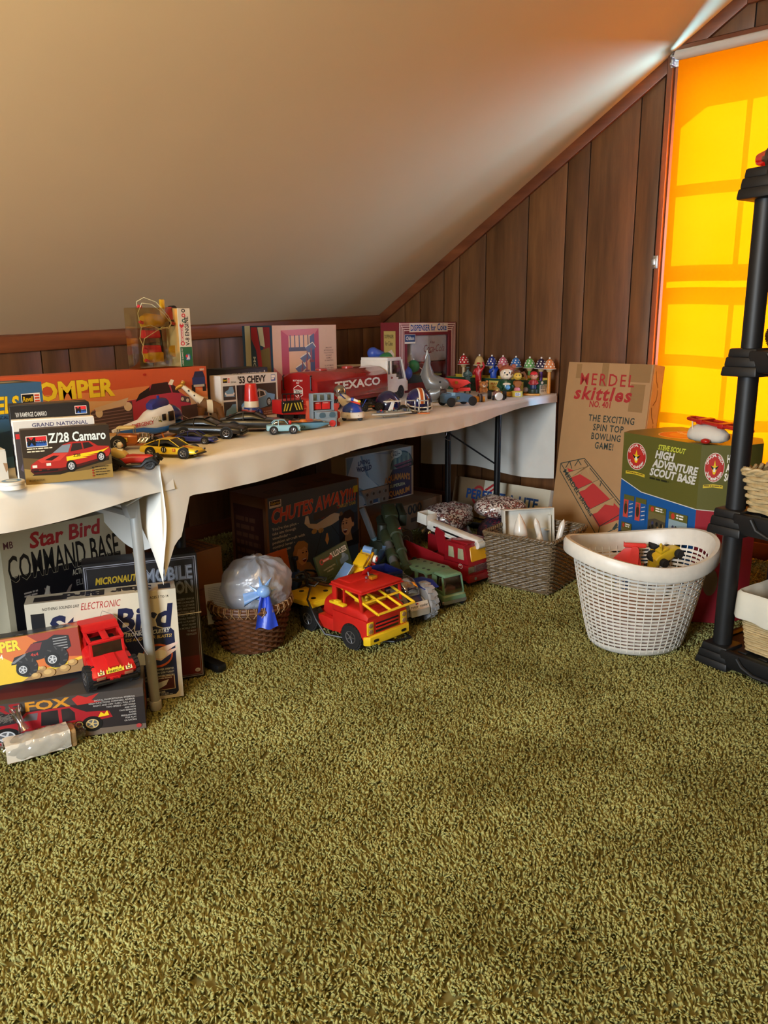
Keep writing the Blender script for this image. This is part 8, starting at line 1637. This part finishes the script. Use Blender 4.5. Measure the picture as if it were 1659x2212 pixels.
b = B(); b.lathe([(.012,.024),(.014,.026),(.01,.036),(.008,.038)],M((206,120,130),.4),18); b.build('pink_skirt',t); b = B(); b.hull([(0,0,.0,.0,.0)]*0 or [(-.012,.038,.062,.01,.014),(0,.036,.066,.014,.02),(.012,.038,.062,.01,.014)],M((150,86,36),.45,name='toffee_plastic'),e=2.6); b.build('torso',t)
b = B(); b.ball((0,0,.082),(.017,.017,.016),M((206,166,60),.45,name='straw_plastic'),18,12); b.ball((.014,0,.078),(.007,.009,.004),M((230,190,80),.4),10,6); b.build('head',t)
for s in (-1,1): b = B(); b.tube([(0,s*.012,.093),(-.002,s*.024,.096),(0,s*.034,.08),(.002,s*.036,.068)],[.005,.006,.005,.002],M((110,66,34),.5),8); b.build('ear',t); b = B(); b.ball((.0155,s*.006,.087),.0022,BLACK,8,6); b.build('eye',t)
b = B(); b.ball((-.002,0,.1),(.012,.012,.006),M((96,60,36),.5),12,8); b.tube([(0,0,.1),(.002,0,.11)],[.003,.001],M((96,60,36),.5),6); b.build('hair',t)
t = thing('boy_figure','small boy figure in a red cap standing on an ochre base','figure',T(1152,853),R(205)); t.scale = (1.25,)*3; b = B(); b.box(-.03,.03,-.04,.03,0,.007,MUS,.002); b.build('base',t); b = B(); b.lathe([(.022,.007),(.023,.01),(.023,.024),(.02,.026),(.001,.026)],M((40,50,34),.4,var=.5,scale=120,name='green_litho'),24); b.build('drum',t)
b = B(); b.lathe([(.013,.026),(.014,.034),(.012,.044)],M((36,50,90),.4),18); b.build('trousers',t); b = B(); b.lathe([(.012,.042),(.0145,.046),(.012,.062),(.006,.066)],M((160,50,50),.45,var=.4,scale=90,name='checked_shirt'),18)
for s in (-1,1): b.tube([(0,s*.011,.06),(.006,s*.018,.05),(.014,s*.01,.046)],[.005,.0045,.004],M((160,50,50),.45,var=.4,scale=90,name='checked_shirt'),8)
b.build('shirt',t); SKN = M((216,160,130),.45,name='skin_paint'); b = B(); b.ball((0,0,.08),(.016,.0165,.016),SKN,18,12); b.ball((.016,0,.078),.003,SKN,8,6)
for s in (-1,1): b.ball((0,s*.0165,.08),(.003,.002,.004),SKN,8,6)
b.build('head',t)
for s in (-1,1): b = B(); b.ball((.0148,s*.006,.083),.0018,BLACK,8,6); b.build('eye',t)
b = B(); b.ball((0,0,.084),(.0172,.0176,.0165),M((200,40,44),.35,name='red_cap_paint'),18,10,cut=(8,90)); b.box(.008,.026,-.011,.011,.0865,.089,M((200,40,44),.35,name='red_cap_paint'),.001); b.build('cap',t); b = B(); b.ball((-.016,-.034,.02),.012,M((190,176,180),.4),12,8); b.build('pale_ball',t)
t = thing('toy_sign','tiny yellow sign on a thin post beside the boy figure','sign',T(1137,851),R(215)); b = B(); b.cyl((0,0,0),(0,0,.09),.0018,MUS,n=8); b.build('post',t); b = B(); b.box(-.001,.002,-.016,.016,.084,.1,MUS,.0008); b.build('board',t); k = Ink(.001,.001); k.text('STOP',-12,3,8,(70,50,20),w=24,bold=.03) if 0 else k.dashes(-12,10,24,2,3,(70,50,20),3); k.build('board_print',t,Matrix(((0,0,1,.0023),(1,0,0,0),(0,1,0,.084),(0,0,0,1))))
# ---- musical bells in their green tray
q0,q1 = V3(3.735,2.79,TZ),V3(3.70,2.145,TZ); hd = yaw(q0,q1); w = (q1-q0).length
t = thing('bell_tray','long green and yellow card tray holding the row of toy bells','tray',q0,hd); d = .085; GB,YB2 = M((22,62,42),.5,name='green_card'),M((190,164,50),.5,name='yellow_card')
b = B(); b.box(0,w,0,.003,0,.075,GB,.0008); b.box(0,w,d-.003,d,0,.085,YB2,.0008); b.box(0,.003,0,d,0,.075,GB); b.box(w-.003,w,0,d,0,.075,GB); b.box(0,w,0,d,.0,.003,GB); b.box(.003,w-.003,.003,.0045,.0,.076,YB2); b.build('tray',t)
k = Ink(w/200,.075/40); k.rect(0,0,200,40,(24,66,46)); k.rect(96,6,72,28,(206,186,80)); k.rect(97.5,8,69,24,(222,206,120)); k.text('MARX  MUSICAL',100,22,7,(190,110,40),w=54,bold=.03); k.text('BELL  CYCLE',104,11,7,(190,110,40),w=44,bold=.03); k.text('PINBALL',48,14,14,(14,30,24),w=44,bold=.06); k.rect(172,0,26,40,(24,66,46)); k.build('printed_front',t,FRONT(w,d,0))
k = Ink(d/30,.075/40); k.rect(0,0,30,40,(206,196,170)); k.rect(0,28,30,12,(24,66,46)); k.ell(8,34,4,4,WH,12); k.dashes(3,24,24,3,2,K,2); k.text('556-8',4,8,6,K,w=18,bold=.02); k.build('printed_end',t,RIGHT(w+.0002,d,0))
bells = [(1002,(176,36,44),'red',(206,186,150)),(1036,(196,166,110),'plain gold',(206,186,150)),(1063,(34,48,120),'dark blue',(40,60,130)),(1087,(190,100,120),'pink',(190,110,130)),(1115,(50,110,180),'bright blue',(70,140,190)),(1145,(100,160,90),'green',(90,160,70)),(1170,(44,34,66),'purple black',(90,50,140)),(1188,(206,130,80),'orange',(206,140,60))]
for px,c_,nm,st_ in bells:
    P = onx(px,775,3.775); t2 = thing('toy_bell',f'{nm} {"" if nm.startswith("plain") else "polka-dot "}mushroom bell on a stick in the green tray','toy bell',(P.x,P.y,TZ+.0035),hd,'row of mushroom bells')
    zt = hgt(V3(P.x,P.y,TZ),764+(px-1002)*.045)-.003; z0 = zt-.062; cm = M(c_,.25,coat=.4,name='bell_paint')
    b = B(); b.lathe([(.009,0),(.0095,.01),(.009,z0-.016),(.008,z0-.012)],M(st_,.35,name='stick_paint'),16); b.build('stick',t2); b = B(); b.lathe([(.012,z0-.016),(.017,z0-.006),(.017,z0+.004)],M((196,170,120),.4,name='turned_wood'),18); b.build('collar',t2)
    prof = [(.036,0),(.0365,.002),(.03,.008),(.0275,.02),(.023,.034),(.016,.046),(.007,.052),(.001,.053)]
    b = B(); b.lathe([(r,z0+z) for r,z in prof],cm,28); b.build('bell_cap',t2); b = B(); b.ball((0,0,z0+.057),.0055,WHITE,12,8); b.build('knob',t2)
    b = B(); b.lathe([(.0362,z0+.0),(.0372,z0+.001),(.0362,z0+.0025)],WHITE,28,caps=False); b.build('rim',t2)
    if not nm.startswith('plain'):
        b = B()
        for rw,(zz,rr2,sl,n_) in enumerate(((.014,.0288,.16,8),(.027,.0256,.36,8),(.039,.0203,.6,6))):
            for j in range(n_):
                a = 2*pi*(j+.5*rw)/n_; nrm = V3(cos(a),sin(a),sl).normalized(); c0_ = V3(rr2*cos(a),rr2*sin(a),z0+zz)-nrm*.0012
                b.cyl(c0_,c0_+nrm*.0017,.0046-.0005*rw,WHITE,n=10)
        stuffy(b.build('dots',t2))
# ---- rubber animal of blue and green bulbs, plate behind the tanker
yb = 2.93; c = ony(838,800,yb); t = thing('rubber_turtle','big blue and green rubber toy turtle behind the white cab','toy animal',(c.x,yb,TZ),0); RBB,RBG = M((60,84,170),.4,name='blue_rubber'),M((46,120,74),.4,name='green_rubber')
def rp_(px,py,dy=0): q = ony(px,py,yb+dy); return q-t.location
b = B(); b.ball(rp_(848,790),(.095,.065,.075),RBB,24,16); b.build('body',t); b = B(); b.ball(rp_(840,782,-.035),(.088,.045,.055),RBG,24,14); b.build('shell',t)
for nm,p,q,r0,r1,m in (('flipper',(830,772,0),(806,763,.02),.028,.033,RBB),('flipper',(860,800,-.06),(876,806,-.09),.036,.04,RBB),('foot',(826,786,-.02),(800,784,-.02),.024,.028,RBG),('foot',(822,786,-.05),(812,788,-.06),.03,.034,M((50,60,150),.4))):
    b = B(); p1,p2 = rp_(*p),rp_(*q); b.cyl(p1,p2,r0,m,r1=r1,n=16); b.ball(p2,r1,m,16,10); b.build(nm,t)
b = B(); p2 = rp_(893,791,-.1); b.ball(p2,.036,RBG,20,14); b.cyl(rp_(880,794,-.07),p2,.02,RBG,n=12); b.build('head',t); b = B(); b.cyl(p2+V3(0,0,.034),p2+V3(0,0,.05),.007,WHITE,r1=.001,n=8); b.build('horn',t); b = B(); b.tube([p2+V3(.03,-.01,0),p2+V3(.055,-.02,-.02)],.0025,WHITE,6); b.build('whisker',t)
b = B(); b.box(-.12,.06,-.05,.05,0,.07,M((110,60,34),.6,name='brown_wicker'),.012,T=Matrix.Translation(rp_(848,790)) @ TR(z=-(rp_(848,790).z))); b.build('stand',t)
c = ony(768,789,2.95); t = thing('cream_plate','cream dish rim showing above the tanker roof','dish',(c.x,2.95,TZ)); zz = c.z-TZ; b = B(); b.lathe([(.05,0),(.055,.004),(.05,.01),(.03,zz*.5),(.05,zz-.03),(.11,zz-.006),(.112,zz),(.105,zz-.002),(.05,zz-.02),(.001,zz-.022)],M((206,190,150),.35,name='cream_glaze'),32); b.build('dish',t)
